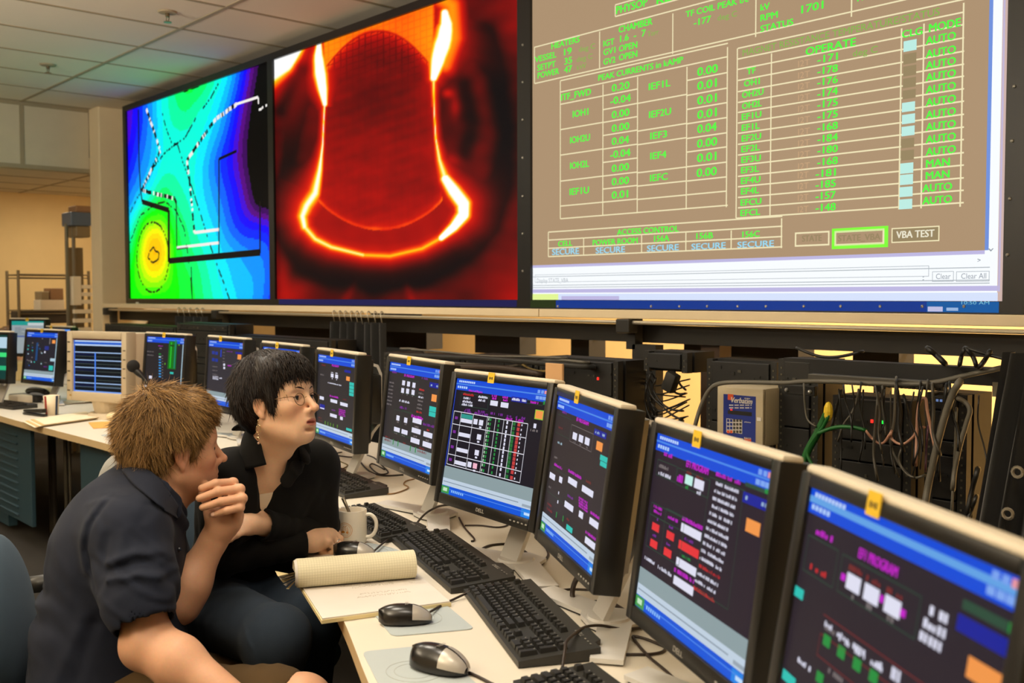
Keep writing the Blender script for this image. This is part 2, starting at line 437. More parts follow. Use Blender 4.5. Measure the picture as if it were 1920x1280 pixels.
def dashes(mb, pts, wpx, m, dash=None, seed=0, alt=None, y=.002):
    """ragged pixel line through photo measured points on the display"""
    P = [Vector((wp(*p)[0], wp(*p)[1])) for p in pts]; rs = random.Random(seed)
    for a, b in zip(P[:-1], P[1:]):
        L = (b-a).length; n = max(1, int(L/.018)); t = (b-a)/L; nn = Vector((-t.y, t.x))*wpx*.5
        for i in range(n):
            if dash and rs.random() > dash: continue
            p, q = a+t*(L*i/n), a+t*(L*(i+1)/n+.002)
            j = Vector((rs.uniform(-.5, .5), rs.uniform(-.5, .5)))*(.006 if dash else 0)
            mm = m if alt is None or rs.random() < .55 else alt
            mb.quad(*[(v.x+j.x+7.16, y, v.y+j.y-FZ0) for v in (p-nn, q-nn, q+nn, p+nn)], m=mm)
K_, W_ = emi((2, 2, 4), 1), emi((245, 240, 235), 1)
g = MB()
dashes(g, [(259, 205), (260, 300), (263, 355), (266, 378)], .022, K_)
dashes(g, [(266, 378), (316, 394), (316, 491)], .04, K_); dashes(g, [(316, 489), (487, 473)], .045, K_); dashes(g, [(487, 475), (487, 378)], .02, K_)
dashes(g, [(330, 380), (331, 463)], .018, K_); dashes(g, [(410, 478), (410, 298), (443, 283)], .02, K_)
dashes(g, [(266, 357), (327, 372), (330, 380)], .03, K_, .85, 1, W_)
dashes(g, [(272, 198), (300, 282), (265, 357)], .03, K_, .8, 2, W_)
dashes(g, [(443, 195), (402, 225), (350, 300), (355, 340), (364, 435)], .03, K_, .85, 3, W_)
dashes(g, [(443, 195), (483, 182)], .018, W_); dashes(g, [(484, 182), (485, 206), (500, 197)], .016, W_, .8, 4)
dashes(g, [(364, 436), (410, 430)], .022, W_); dashes(g, [(331, 464), (410, 455)], .02, W_); dashes(g, [(331, 467), (352, 464)], .012, K_)
dashes(g, [(298, 190), (311, 240), (321, 268), (332, 270), (343, 305), (352, 330)], .016, K_, .55, 5)
dashes(g, [(413, 148), (394, 185), (370, 215), (345, 260), (332, 268), (310, 285), (290, 310), (268, 350), (250, 385), (243, 400)], .016, K_, .5, 6)
dashes(g, [(352, 330), (372, 390), (392, 455), (415, 520), (430, 560)], .016, K_, .6, 7)
dashes(g, [(243, 455), (262, 405), (290, 382), (310, 378), (330, 395), (345, 430), (352, 480), (357, 520), (360, 562)], .014, K_, .6, 8)
dashes(g, [(358, 500), (360, 563)], .014, K_)
el = [(286+30*math.cos(a)*(1 if math.cos(a) > 0 else 1.0), 482-66*math.sin(a)) for a in [2*math.pi*i/24 for i in range(25)]]
dashes(g, el, .016, K_, .6, 9)
dashes(g, [(287, 463), (279, 474), (277, 484), (286, 492), (296, 486), (298, 474), (291, 470), (287, 463)], .016, K_, .8, 10)
dashes(g, [(344, 172), (352, 169)], .014, K_); dashes(g, [(358, 166), (372, 161)], .018, K_)
g.build('contour_markings', None, d1)['kind'] = 'stuff'
c = MB(); x, z = wp(261, 568.5); bw_ = mat('badge_white', (200, 200, 195), .4); c.box((x+7.16-.01, -.0128, z-FZ0), (.055, .002, .022), bw_); c.box((x+7.16+.045, -.0128, z-FZ0-.003), (.035, .002, .010), mat('badge_dim', (110, 108, 100), .4))
c.build('badge', None, d1)

# ---- display 2 : infrared view of the glowing vessel
scr = [(x, FZ0+.035) for x in ()]
d2 = thing('projection_display', 'middle wall display showing a glowing red and orange column', 'display', (-4.75, YW, FZ0), 0, 'wall displays above the ledge')
rows = [wp(984, y) for y in (85, 155, 225, 296, 368, 438, 508)]
display_frame(d2, xm12, xm23, FZ0, FZ1, S2[0], S2[1], ZB, ZT, -4.75, [r for r in rows])
def dist_poly(PX, PY, pts):
    D = np.full(PX.shape, 1e9); T = np.zeros(PX.shape); acc = 0
    tot = sum(math.dist(a, b) for a, b in zip(pts[:-1], pts[1:]))
    for a, b in zip(pts[:-1], pts[1:]):
        dx, dy = b[0]-a[0], b[1]-a[1]; L2 = dx*dx+dy*dy
        t = np.clip(((PX-a[0])*dx+(PY-a[1])*dy)/L2, 0, 1)
        d = np.hypot(PX-a[0]-t*dx, PY-a[1]-t*dy)
        m = d < D; D = np.where(m, d, D); T = np.where(m, (acc+t*math.sqrt(L2))/tot, T); acc += math.sqrt(L2)
    return D, T
HEAT = np.array([(0, 8, 3, 6), (.12, 40, 4, 4), (.25, 96, 4, 4), (.42, 165, 6, 4), (.55, 215, 20, 2), (.66, 255, 80, 0), (.78, 255, 150, 0), (.88, 255, 215, 20), (.94, 255, 250, 150), (1.0, 255, 255, 255)])
def smooth_noise(X, Y, s, seed):
    rs = np.random.RandomState(seed); out = np.zeros(X.shape)
    for k in range(10):
        a = rs.uniform(0, 6.28); f = s*rs.uniform(.5, 1.8); out += np.sin((X*math.cos(a)+Y*math.sin(a))*f+rs.uniform(0, 6.28))
    return out/10
def vessel_colour(X, Z):
    # flat picture coordinates of the display: a from left 0..1, b from top 0..1, in measured picture units
    d = np.stack([X-CAMP[0], np.full(X.shape, YW), Z-CAMP[2]], -1)
    dep = d@_fw; PX = 960+F_PX*(d@_rt)/dep; PY = 640-F_PX*(d@_up)/dep
    t = .23+.09*smooth_noise(PX, PY, .03, 1)+.05*smooth_noise(PX, PY, .12, 2)
    # outer dark ring of the vessel
    D, T = dist_poly(PX, PY, [(528, 420), (540, 300), (570, 150), (600, 90)])
    t -= .18*np.exp(-(D/14)**2)
    D, T = dist_poly(PX, PY, [(905, 60), (935, 160), (950, 260), (940, 340), (915, 420), (870, 480), (790, 520), (700, 530)])
    t -= .26*np.exp(-(D/22)**2)
    D, T = dist_poly(PX, PY, [(530, 430), (560, 500), (620, 525), (690, 520), (790, 500)])
    t -= .22*np.exp(-(D/20)**2)
    D, T = dist_poly(PX, PY, [(870, 160), (885, 230), (870, 290)]); t -= .16*np.exp(-(D/16)**2)
    t += .22*np.clip((PX-900)/75, 0, 1)*np.clip((PY-450)/110, 0, 1)+.12*np.clip((PX-925)/50, 0, 1)*np.clip((150-PY)/150, 0, 1)
    t += .2*np.exp(-(((PX-545)/30)**2+((PY-555)/25)**2))+.12*np.exp(-(((PX-530)/12)**2+((PY-520)/40)**2))
    t += .3*np.exp(-(((PX-838)/12)**2+((PY-175)/9)**2))+.16*np.exp(-(((PX-852)/9)**2+((PY-200)/25)**2))
    t += .16*np.exp(-(((PX-845)/22)**2+((PY-300)/12)**2))
    D, T = dist_poly(PX, PY, [(648, 560), (672, 515), (755, 515), (770, 560)]); t += .12*np.exp(-(D/9)**2)
    t = np.where((PY > 490) & (PX > 665) & (PX < 745) & (PY < 512), .1, t)
    # the bell shaped column
    l = np.interp(PY, [100, 160, 200, 250, 300, 350, 390, 430], [612, 611, 607, 605, 604, 598, 592, 590])
    r = np.interp(PY, [100, 160, 200, 250, 300, 350, 390, 430], [806, 809, 812, 814, 816, 824, 832, 834])
    cx, hw = (l+r)/2, (r-l)/2; q = (PX-cx)/hw
    bot = 432-56*np.clip(q, -1, 1)**2*1.0
    inside = (np.abs(q) < 1) & (PY < bot) & (PY > 60+66*q**2)
    grid = ((np.abs((PX % 11.5)-5) < 1.1) | (np.abs(((PY+.36*PX) % 12.5)-6) < 1.0))
    bodyt = .33+.10*np.clip((PY-180)/240, -.4, 1)+.05*smooth_noise(PX, PY, .05, 3)+.06*smooth_noise(PX*.15, PY+.3*PX, .22, 4)+.035*smooth_noise(PX, PY, .2, 12)+.12*np.exp(-((1-np.abs(q))/.09)**1)
    bodyt += .30*np.exp(-np.clip(PY-(62+66*q**2), 0, 999)/17)*(np.where(grid, .55, 1))
    bodyt += .10*np.exp(-((bot-PY)/14)**2)-.06*np.exp(-(((PX-cx)/60)**2+((PY-190)/60)**2))
    top = np.clip((128-PY+(q**2)*-62)/38, -1.2, 1)
    bodyt = np.where(grid, bodyt-.05*np.clip((170-PY)/60, .25, 1), bodyt)
    bodyt += .09*np.exp(-((bot-PY-3)/3.5)**2)
    t = np.where(inside, bodyt, t)
    # floor of the vessel inside the ring of fire
    ring = [(567, 405), (580, 440), (620, 466), (680, 480), (720, 482), (780, 474), (830, 450), (862, 420), (872, 400)]
    ringb = np.interp(PX, [p[0] for p in ring], [p[1] for p in ring])
    flo = (PX > 566) & (PX < 873) & (PY < ringb) & (~inside) & (PY > 370)
    t = np.where(flo, np.maximum(t, .42+.05*smooth_noise(PX, PY, .1, 5)+.16*np.clip((PY-ringb+26)/26, 0, 1)), t)
    def flame(pts, w, amp=1.15):
        D, T = dist_poly(PX, PY, pts); ww = np.interp(T, np.linspace(0, 1, len(w)), w)
        return np.maximum(amp*np.exp(-(D/ww)**1.7), .74*np.exp(-(D/(ww*1.9+7))**1.3))
    F = np.zeros(PX.shape)
    F = np.maximum(F, flame([(833, 24), (836, 45), (832, 72), (822, 104), (812, 146)], [12, 24, 28, 23, 11], 1.25))
    F = np.maximum(F, flame([(812, 146), (812, 175), (813, 210), (816, 260), (823, 300), (834, 335)], [6, 2.6, 2.4, 3.5, 8, 17], .96))
    F = np.maximum(F, flame([(834, 335), (850, 358), (868, 382), (868, 402), (850, 425), (826, 446)], [14, 20, 21, 19, 14, 9], 1.25))
    F = np.maximum(F, flame([(826, 446), (790, 466), (730, 480), (680, 478)], [9, 8, 8, 8], .86))
    F = np.maximum(F, flame([(680, 478), (620, 463), (590, 448), (570, 425)], [8, 9, 11, 12], .95))
    F = np.maximum(F, flame([(570, 425), (566, 405), (574, 385), (590, 362), (598, 320), (604, 270), (606, 225), (608, 190)], [14, 20, 21, 14, 6, 2.6, 2.4, 4], 1.0))
    F = np.maximum(F, flame([(608, 195), (604, 168), (599, 135), (596, 104), (597, 84)], [7, 15, 19, 16, 8], 1.25))
    F = np.maximum(F, flame([(500, 135), (530, 118), (560, 85), (590, 50)], [42, 34, 16, 10], 1.25))
    above = np.clip((1.2-np.abs(q))/.16, 0, 1)*np.clip((68+66*q**2-PY)/14, 0, 1)
    F = np.maximum(F, above*(.71+.05*smooth_noise(PX, PY, .05, 21)-np.where(grid, .035, 0)+.07*np.clip((np.abs(q)-.5)*1.4, 0, 1)))
    D, T = dist_poly(PX, PY, [(800, -20), (846, 10), (850, 70), (832, 120)]); F = np.maximum(F, .78*np.exp(-(D/30)**2))
    F = np.where(inside & (PY > 200), F*np.clip(1-(1-np.abs(q))*4.5, 0, 1), F)
    t = np.maximum(t, F)
    # cooler wedge between the left flames
    D, T = dist_poly(PX, PY, [(524, 205), (545, 160), (562, 130)]); t = np.where(t < .9, t-.22*np.exp(-(D/16)**2), t)
    t = np.clip(t, 0, 1)
    return np.stack([np.interp(t, HEAT[:, 0], HEAT[:, i]) for i in (1, 2, 3)], -1)/255.
colour_grid('screen', S2[0]+4.75, S2[1]+4.75, ZB-FZ0, ZT-FZ0, 300, 250, lambda X, Z: vessel_colour(X-4.75, Z+FZ0), d2, False, .004, 1.0)
g = MB(); g.quad((S2[0]+4.80, -.0125, .006), (S2[1]+4.745, -.0125, .006), (S2[1]+4.745, -.0125, ZB-FZ0-.002), (S2[0]+4.80, -.0125, ZB-FZ0-.002), emi((24, 24, 78), 1))
g.build('screen_spill', None, d2)

# ---- display 3 : green and tan status page
d3 = thing('projection_display', 'right wall display with a tan status page of green readings and tables', 'display', (-2.4, YW, FZ0), 0, 'wall displays above the ledge')
rows = [wp(1912-.046*y*.9, y) for y in (163, 265, 373, 478)]+[wp(x, 574) for x in (1050, 1225, 1278, 1330, 1387, 1440, 1511, 1580, 1654, 1733, 1811)]
display_frame(d3, xm23, xe, FZ0, FZ1, S3[0], S3[1], ZB, ZT, -2.4, rows)
TAN, GRN, DIM, CRM = emi((172, 144, 112), 1), emi((74, 255, 62), 1), emi((128, 186, 72), 1), emi((240, 228, 184), 1)
WHT, LAV, SKY, BLU, OLV, SEC, ICE = emi((248, 252, 255), 1), emi((190, 184, 226), 1), emi((214, 226, 252), 1), emi((4, 52, 140), 1), emi((150, 132, 96), 1), emi((150, 216, 240), 1), emi((188, 236, 226), 1)
GRY, PNK, I2T, CBL, PUR = emi((176, 184, 190), 1), emi((206, 178, 170), 1), emi((196, 160, 122), 1), emi((110, 144, 220), 1), emi((160, 146, 190), 1)
def L3(x, z, y=.0): return (x+2.4, y, z-FZ0)
g = MB()
def rect3(x0, x1, z0, z1, m, y): g.quad(L3(x0, z0, y), L3(x1, z0, y), L3(x1, z1, y), L3(x0, z1, y), m)
zt = lambda px, py: wp(px, py)[1]
xw = lambda px, py=300: wp(px, py)[0]
rect3(S3[0], S3[1], ZB, ZT, WHT, .004)
xr = xw(1847, 400); zlo = (zt(1000, 494)+zt(1840, 474))/2
rect3(S3[0], xr, zlo, ZT, TAN, .003)
rect3(S3[0], xr, zlo-.012, zlo, LAV, .003); rect3(xr, xr+.012, zlo, ZT, CBL, .003)
xq = xw(1879, 300); rect3(xq, S3[1]-.02, ZB+.03, ZT, LAV, .003); rect3(S3[1]-.022, S3[1], ZB, ZT, PNK, .003)
rect3(S3[0], xq, zt(1000, 544)-.012, zt(1000, 544)+.004, LAV, .003)
rect3(S3[0], S3[1]-.02, ZB, zt(1000, 551), SKY, .0028)
rect3(S3[0], xw(1046, 555), ZB, zt(1000, 551), emi((226, 246, 150), 1), .0026); rect3(xw(1052, 555), xw(1160, 555), ZB, zt(1000, 555), LAV, .0026)
for py in (519, 535, 539): rect3(S3[0], xw(1855, 520), zt(1000, py)-.0015, zt(1000, py)+.0015, GRY, .0026)
def hline(px, py, px2, m=None, w=.0052):
    x0, z0 = wp(px, py); x1 = xw(px2, py); rect3(x0, x1, z0-w/2, z0+w/2, m or CRM, .002)
def vline(px, pya, pyb, m=None, w=.0052):
    x0, za = wp(px, pya); zb = zt(px, pyb); rect3(x0-w/2, x0+w/2, zb, za, m or CRM, .002)
def txt3(body, xl, yb, xr_, cap, m=None, bold=True):
    x0, z0 = wp(xl, yb); z1 = zt(xl, yb-cap)
    # right end measured on the rising baseline
    x1 = xw(xr_, yb)
    g.text(body, x0+2.4, x1+2.4, (z1-z0)*.98, Matrix(((1, 0, 0, 0), (0, 0, 1, .0015), (0, 1, 0, z0-FZ0), (0, 0, 0, 1))), m or GRN, bold)
def A(x, y): return 980+x/4, y/4
def B(x, y): return 1440+x/4, y/4
def Cc(x, y): return 980+x/4, 300+y/4
def Dd(x, y): return 1440+x/4, 300+y/4
def T(fn, body, xl, yb, xr_, cap, m=None, bold=True):
    a = fn(xl, yb); b = fn(xr_, yb); txt3(body, a[0], a[1], b[0], cap/4, m, bold)
# top strip
hline(1153, 9, 1640); hline(1153, 31, 1420); vline(1153, 9.5, 31); hline(1153, -3, 1640)
T(A, 'PHYSOP', 700, 106, 932, 62); txt3('READY', 1231, 8, 1312, 15); 
# heaters row
hline(1001, 88.7, 1840); hline(1002, 156.5, 1840); vline(1001.5, 88.7, 156.5); vline(1123.7, 59, 129); vline(1261, 25, 101); vline(1417, -15, 69); vline(1597, -60, 31)
for r in (('HEATERS', 215, 368, 425, 46), ('VESSEL', 90, 468, 250, 46), ('19', 310, 415, 365, 52), ('SETPT', 110, 530, 245, 46), ('35', 312, 485, 368, 52), ('POWER', 112, 588, 270, 46), ('47', 310, 548, 368, 52), ('CHAMBER', 720, 246, 970, 52), ('IGT', 605, 350, 685, 48), ('1.6  -  7', 730, 315, 920, 52), ('GV1', 605, 415, 693, 48), ('OPEN', 722, 388, 857, 50), ('GV2', 605, 487, 693, 48), ('OPEN', 722, 455, 857, 50), ('TF COIL PEAK t/c', 1222, 130, 1690, 48), ('-177', 1283, 195, 1410, 52), ('kV', 1783, 82, 1850, 52), ('RPM', 1783, 160, 1910, 52), ('STATUS', 1783, 240, 2026, 50)): T(A, *r)
for r in (('deg C', 420, 390, 540, 40), ('deg C', 403, 465, 523, 40), ('kW', 405, 525, 475, 40), ('Torr', 935, 275, 1018, 40), ('deg C', 1460, 155, 1605, 44)): T(A, *r, DIM, False)
T(B, '1701', 250, 100, 412, 62); T(B, 'MOTOR', 670, 10, 900, 52)
# peak currents table
for py in (151.25, 172.5): hline(1050, py, 1363.75 if py > 160 else 1363.75)
for py in (195.5, 243, 290.75, 339.5, 386.25): hline(1050, py, 1129)
for py in (179.5, 205.5, 229.5, 254, 279.5, 304.5, 330, 354.3, 378.8): hline(1130, py, 1194)
for py in (193.75, 245.75, 271.25, 323.75, 348.75, 373.75): hline(1195, py, 1286)
for py in (150.75, 178.75, 205, 232, 259.5, 285, 312.5, 339.25, 365): hline(1287.5, py, 1362)
hline(1050, 410, 1363.75)
vline(1050, 151.25, 410); vline(1130, 158, 404); vline(1195, 144, 399.5); vline(1287.5, 125, 392.5); vline(1363.5, 88, 388)
for r in (('PEAK CURRENTS in kAMP', 567, 605, 1200, 46), ('ITF_FWD', 288, 755, 510, 52), ('IOH1', 375, 880, 490, 52), ('IOH2U', 355, 1075, 502, 52), ('IOH2L', 355, 1267, 495, 52), ('0.20', 668, 688, 798, 58), ('-0.04', 657, 785, 808, 58), ('0.00', 668, 888, 798, 58), ('0.00', 668, 990, 797, 58), ('0.04', 668, 1088, 795, 58), ('-0.04', 657, 1187, 805, 58), ('IEF1L', 945, 675, 1105, 54), ('IEF2U', 947, 885, 1110, 54), ('IEF3', 957, 1045, 1080, 54), ('IEF4', 957, 1195, 1075, 54), ('0.00', 1310, 570, 1460, 66), ('0.01', 1310, 675, 1452, 66), ('0.01', 1310, 785, 1452, 66), ('0.01', 1310, 892, 1452, 66), ('0.04', 1310, 998, 1452, 66), ('0.00', 1308, 1108, 1455, 66), ('0.01', 1308, 1216, 1450, 66)): T(A, *r)
for r in (('IEF1U', 352, 262, 495, 52), ('0.00', 668, 90, 795, 58), ('0.00', 668, 190, 795, 58), ('0.01', 668, 290, 788, 58), ('IEFC', 955, 160, 1085, 54), ('0.00', 1305, 127, 1452, 66)): T(Cc, *r)
# magnet table
ML = [110.5, 130, 150.75, 171.75, 192, 210.75, 230.5, 250, 270.5, 290.5, 310, 330.5, 350, 370, 389.5]
hline(1383, 90.5, 1806)
for py in ML: hline(1383, py, 1806)
hline(1380, 409, 1806)
vline(1382, 90.5, 409); vline(1446, 100, 405); vline(1690, 53, 392); vline(1732, 44, 390); vline(1806.5, 5, 387)
txt3('MAGNET RESISTANCE TEMPERATURE/STATUS', 1392, 105, 1760, 13, DIM, False)
for i, (n, xl, yb, x2) in enumerate((('TF', 1680, 560, 1745), ('OH1', 1660, 650, 1775), ('OH2U', 1645, 735, 1803), ('OH2L', 1645, 818, 1790), ('EF1U', 1642, 900, 1787), ('EF1L', 1642, 982, 1775), ('EF2U', 1642, 1062, 1785), ('EF2L', 1640, 1142, 1775), ('EF3U', 1640, 1222, 1783))): T(A, n, xl, yb, x2, 50)
for n, xl, yb, x2 in (('EF3L', 1638, 100, 1770), ('EF4U', 1637, 180, 1780), ('EF4L', 1637, 258, 1770), ('EFCU', 1634, 342, 1787), ('EFCL', 1633, 420, 1778)): T(Cc, n, xl, yb, x2, 50)
T(B, 'OPERATE', 282, 415, 655, 62); T(B, 'MODE', 1207, 242, 1442, 66); T(B, 'CLG', 1005, 285, 1155, 58); T(B, 'deg C', 635, 425, 820, 52, DIM, False)
for n, yb in (('-171', 475), ('-178', 562), ('-176', 645), ('-174', 730), ('-175', 812), ('-175', 898), ('-168', 985), ('-184', 1070), ('-180', 1155), ('-168', 1243)):
    T(B, n, 370, yb, 520, 58); T(B, 'I2T', 224, yb+28, 312, 50, I2T, False)
for n, yb in (('-181', 130), ('-185', 212), ('-157', 297), ('-148', 385)): T(Dd, n, 357, yb, 505, 58); T(Dd, 'I2T', 222, yb+8, 302, 50, I2T, False)
for yb in (335, 435, 520, 610, 703, 797, 890, 982, 1075, 1168): T(B, 'AUTO', 1183, yb, 1405, 62)
T(B, 'MAN', 1185, 1257, 1360, 62)
for n, yb in (('MAN', 145), ('AUTO', 240), ('AUTO', 333)): T(Dd, n, 1183 if n == 'MAN' else 1157, yb, 1358 if n == 'MAN' else 1377, 60)
for k, (x0, ya, yb_, m) in enumerate(((1015, 310, 390, ICE), (1013, 408, 485, OLV), (1012, 500, 575, OLV), (1010, 590, 662, OLV), (1008, 680, 745, OLV), (1003, 772, 842, ICE), (1003, 862, 932, ICE), (1000, 952, 1022, ICE), (997, 1042, 1112, OLV), (995, 1130, 1205, OLV), (990, 1226, 1304, ICE), (988, 1312, 1388, ICE), (985, 1404, 1478, ICE), (982, 1496, 1570, ICE))):
    p, q = B(x0, ya), B(x0+98, yb_); x0w = xw(*p); rect3(x0w, xw(q[0], p[1]), zt(p[0], q[1]), zt(*p), m, .0018)
# access control
for py in (435, 450, 465.5, 481): hline(1027.5, py, 1466)
vline(1027.5, 435, 481); vline(1093.7, 447, 478.5); vline(1202.5, 441, 474); vline(1285.5, 436, 471); vline(1370.5, 432, 467); vline(1465, 409, 465)
for r in (('ACCESS CONTROL', 707, 563, 1168, 46), ('CELL', 265, 647, 370, 42), ('POWER ROOM', 525, 640, 860, 44), ('156A', 985, 612, 1097, 48), ('156B', 1302, 592, 1425, 48), ('156C', 1647, 580, 1775, 48)): T(Cc, *r)
for xl, yb, x2 in ((220, 712, 420), (547, 700, 765), (932, 685, 1168), (1265, 672, 1520), (1610, 658, 1882)): T(Cc, 'SECURE', xl, yb, x2, 48, SEC)
def frame3(fn, x0, ya, x1, yb_, w, m):
    p, q = fn(x0, ya), fn(x1, ya); zb_ = zt(*fn(x0, yb_)); X0, Z0 = wp(*p); X1 = xw(*q)
    rect3(X0, X1, Z0-w, Z0, m, .0016); rect3(X0, X1, zb_, zb_+w, m, .0016); rect3(X0, X0+w, zb_, Z0, m, .0016); rect3(X1-w, X1, zb_, Z0, m, .0016)
frame3(Dd, 200, 543, 460, 650, .006, CRM); T(Dd, 'STATE', 255, 612, 400, 50, OLV)
frame3(Dd, 478, 515, 900, 668, .015, emi((130, 255, 60), 1)); frame3(Dd, 497, 532, 872, 645, .007, CRM); T(Dd, 'STATE_VBA', 525, 610, 840, 50, OLV)
p, q = Dd(925, 510), Dd(1285, 510); rect3(xw(*p), xw(*q), zt(*Dd(925, 622)), zt(*p), OLV, .0018); T(Dd, 'VBA TEST', 962, 586, 1245, 56, emi((236, 230, 206), 1)); frame3(Dd, 925, 510, 1285, 622, .004, CRM)
GR2 = emi((150, 158, 168), 1)
T(Dd, 'Clear', 1258, 892, 1368, 44, GR2, False); T(Dd, 'Clear All', 1447, 890, 1635, 44, GR2, False); T(Cc, 'Display STATE_VBA', 105, 920, 340, 34, GRY, False)
frame3(Dd, 1230, 835, 1392, 912, .002, GRY); frame3(Dd, 1410, 835, 1660, 912, .002, GRY); frame3(Dd, -1750, 860, 1205, 918, .002, GRY)
T(Dd, '>', 1570, 768, 1592, 36, GR2); T(Dd, 'v', 1650, 684, 1690, 34, GR2); T(Dd, ':', 1158, 900, 1168, 44, GRY)
g.build('screen', None, d3)
g = MB()   # task bar thrown over the lower lip of the frame
za, zb_ = .004, ZB-FZ0-.002
def lip(x0, x1, m, a=za, b=zb_, y=-.0125): g.quad((x0+2.4, y, a), (x1+2.4, y, a), (x1+2.4, y, b), (x0+2.4, y, b), m)
lip(S3[0], xw(1046, 575), emi((34, 48, 16), 1)); lip(xw(1046, 575), xw(1741, 575), BLU); lip(xw(1741, 575), xw(1876, 575), emi((6, 88, 160), 1))
lip(xw(1743, 575), xw(1771, 575), emi((190, 190, 225), 1), za+.002, za+.018, -.013); lip(xw(1778, 575), xw(1800, 575), emi((150, 180, 220), 1), za+.005, za+.015, -.013)
g.text('10:50 AM', xw(1806, 575)+2.4, xw(1858, 575)+2.4, .011, Matrix(((1, 0, 0, 0), (0, 0, 1, -.0131), (0, 1, 0, .03), (0, 0, 0, 1))), emi((120, 190, 210), 1))
g.build('screen_spill', None, d3)
# ------------------------------------------------------------------ the curved control desk
ZD = .73
M_desk = mat('desk_laminate', (226, 217, 200), .42, bump=.03, var=.03)
M_edge = mat('desk_edge_band', (204, 178, 134), .5)
M_teal = mat('teal_steel', (38, 64, 76), .55, var=.05)
front = [(-9.5, 1.72), (-6.35, 1.72), (-5.6, 1.735), (-4.4, 1.765), (-3.6, 1.74), (-3.1, 1.64), (-2.6, 1.48), (-2.2, 1.325), (-1.839, 1.168), (-1.49, 1.0), (-.9, .72), (-.35, .47)]
back = [(.12, 1.25), (-.55, 1.62), (-1.2, 1.98), (-1.9, 2.3), (-2.7, 2.55), (-3.6, 2.68), (-5.0, 2.72), (-9.5, 2.72)]
cf = catmull([(a, b, 0) for a, b in front], 5); cb = catmull([(a, b, 0) for a, b in back], 4)
poly = [(p.x, p.y) for p in cf]+[(p.x, p.y) for p in cb]
desk = thing('control_desk', 'long curved cream control desk carrying the row of monitors and keyboards', 'desk', (-3, 1.8, 0))
Md = Matrix.Translation((3, -1.8, 0))
def slab(poly, z0, z1, mt, me_):
    c = MB(); bm = bmesh.new()
    vs = [bm.verts.new((x, y, z1)) for x, y in poly]; f = bm.faces.new(vs)
    r = bmesh.ops.extrude_face_region(bm, geom=[f]); 
    for g in r['geom']:
        if isinstance(g, bmesh.types.BMVert): g.co.z = z0
    bmesh.ops.recalc_face_normals(bm, faces=bm.faces[:])
    bm.verts.index_update()
    for f in bm.faces:
        side = abs(f.normal.z) < .5
        idx = [v.index for v in f.verts]
        c.add([v.co.copy() for v in f.verts], [tuple(range(len(f.verts)))], me_ if side else mt, Md)
    bm.free(); return c
c = slab(poly, ZD-.034, ZD, M_desk, M_edge); top = c.build('desktop', None, desk)
bm = bmesh.new(); bm.from_mesh(top.data); bmesh.ops.remove_doubles(bm, verts=bm.verts, dist=1e-5); bm.to_mesh(top.data); bm.free()
c = MB()   # seam in the front edge
for px in (21.7,):
    p = at_z(px, 786, ZD-.017); c.box((p[0], p[1]-.0005, ZD-.017), (.006, .004, .034), M_dark, Md)
c.build('edge_seam', None, desk)
# teal panels below the top, set back from the edge
def under(pxa, pxb, yoff, m, name, z0=.08, z1=.69, louver=False):
    a = at_z(pxa, 880, .5); b = at_z(pxb, 880, .5)
    # intersect the sight line with the line y = 1.76+yoff
    Y = 1.76+yoff
    xa, xb_ = at_y(pxa, 850, Y)[0], at_y(pxb, 850, Y)[0]
    c = MB(); c.rbox(((xa+xb_)/2, Y+.012, (z0+z1)/2), (abs(xb_-xa), .024, z1-z0), .004, m, Md)
    o = c.build(name, None, desk)
    if louver:
        c = MB(); n = 11; w = abs(xb_-xa)
        for col in (.18, .56, ):
            for k in range(n):
                z = z1-.07-k*.046
                c.rbox((min(xa, xb_)+w*(col+.13), Y-.002, z), (w*.27, .018, .012), .005, m, Md)
        q = c.build('louvre', None, o); q['kind'] = 'stuff'
    return o
under(-60, 57, .03, M_teal, 'louvred_panel', .12, .685, True)
under(150, 330, .06, M_teal, 'side_panel', .1, .69)
c = MB(); c.box((-7.7, 1.84, .36), (2.3, .05, .65), M_teal, Md); c.build('side_panel', None, desk)
def seg_panel(p, q, z0, z1, t, m, name):
    p = Vector((*p, 0)); q = Vector((*q, 0)); d = q-p; L = d.length; ang = math.atan2(d.y, d.x)
    M = Md @ Matrix.Translation(((p.x+q.x)/2, (p.y+q.y)/2, (z0+z1)/2)) @ Matrix.Rotation(ang, 4, 'Z')
    c = MB(); c.rbox((0, 0, 0), (L, t, z1-z0), .004, m, M); return c.build(name, None, desk)
M_dteal = mat('dark_teal_steel', (20, 44, 46), .5)
seg_panel((-1.80, 1.25), (-1.70, 1.72), .05, .69, .03, M_dteal, 'end_panel')
seg_panel((-1.78, 1.25), (-1.2, .98), .05, .69, .03, M_dteal, 'front_panel')
seg_panel((-1.2, .98), (-.4, .58), .05, .69, .03, M_dteal, 'front_panel')
seg_panel((-3.6, 2.3), (-1.72, 1.75), .05, .69, .03, M_dark, 'back_panel')
seg_panel((-6.2, 2.45), (-3.6, 2.3), .05, .69, .03, M_dark, 'back_panel')
c = MB()
for px, r in ((95, .012), (101, .016), (124, .012), (132, .008)):
    X = at_y(px, 900, 2.0)[0]; c.cyl((X, 2.0, .0), (X, 2.0, .69), r, m=mat('conduit_grey', (70, 64, 52), .5), M=Md)
c.build('conduits', None, desk)

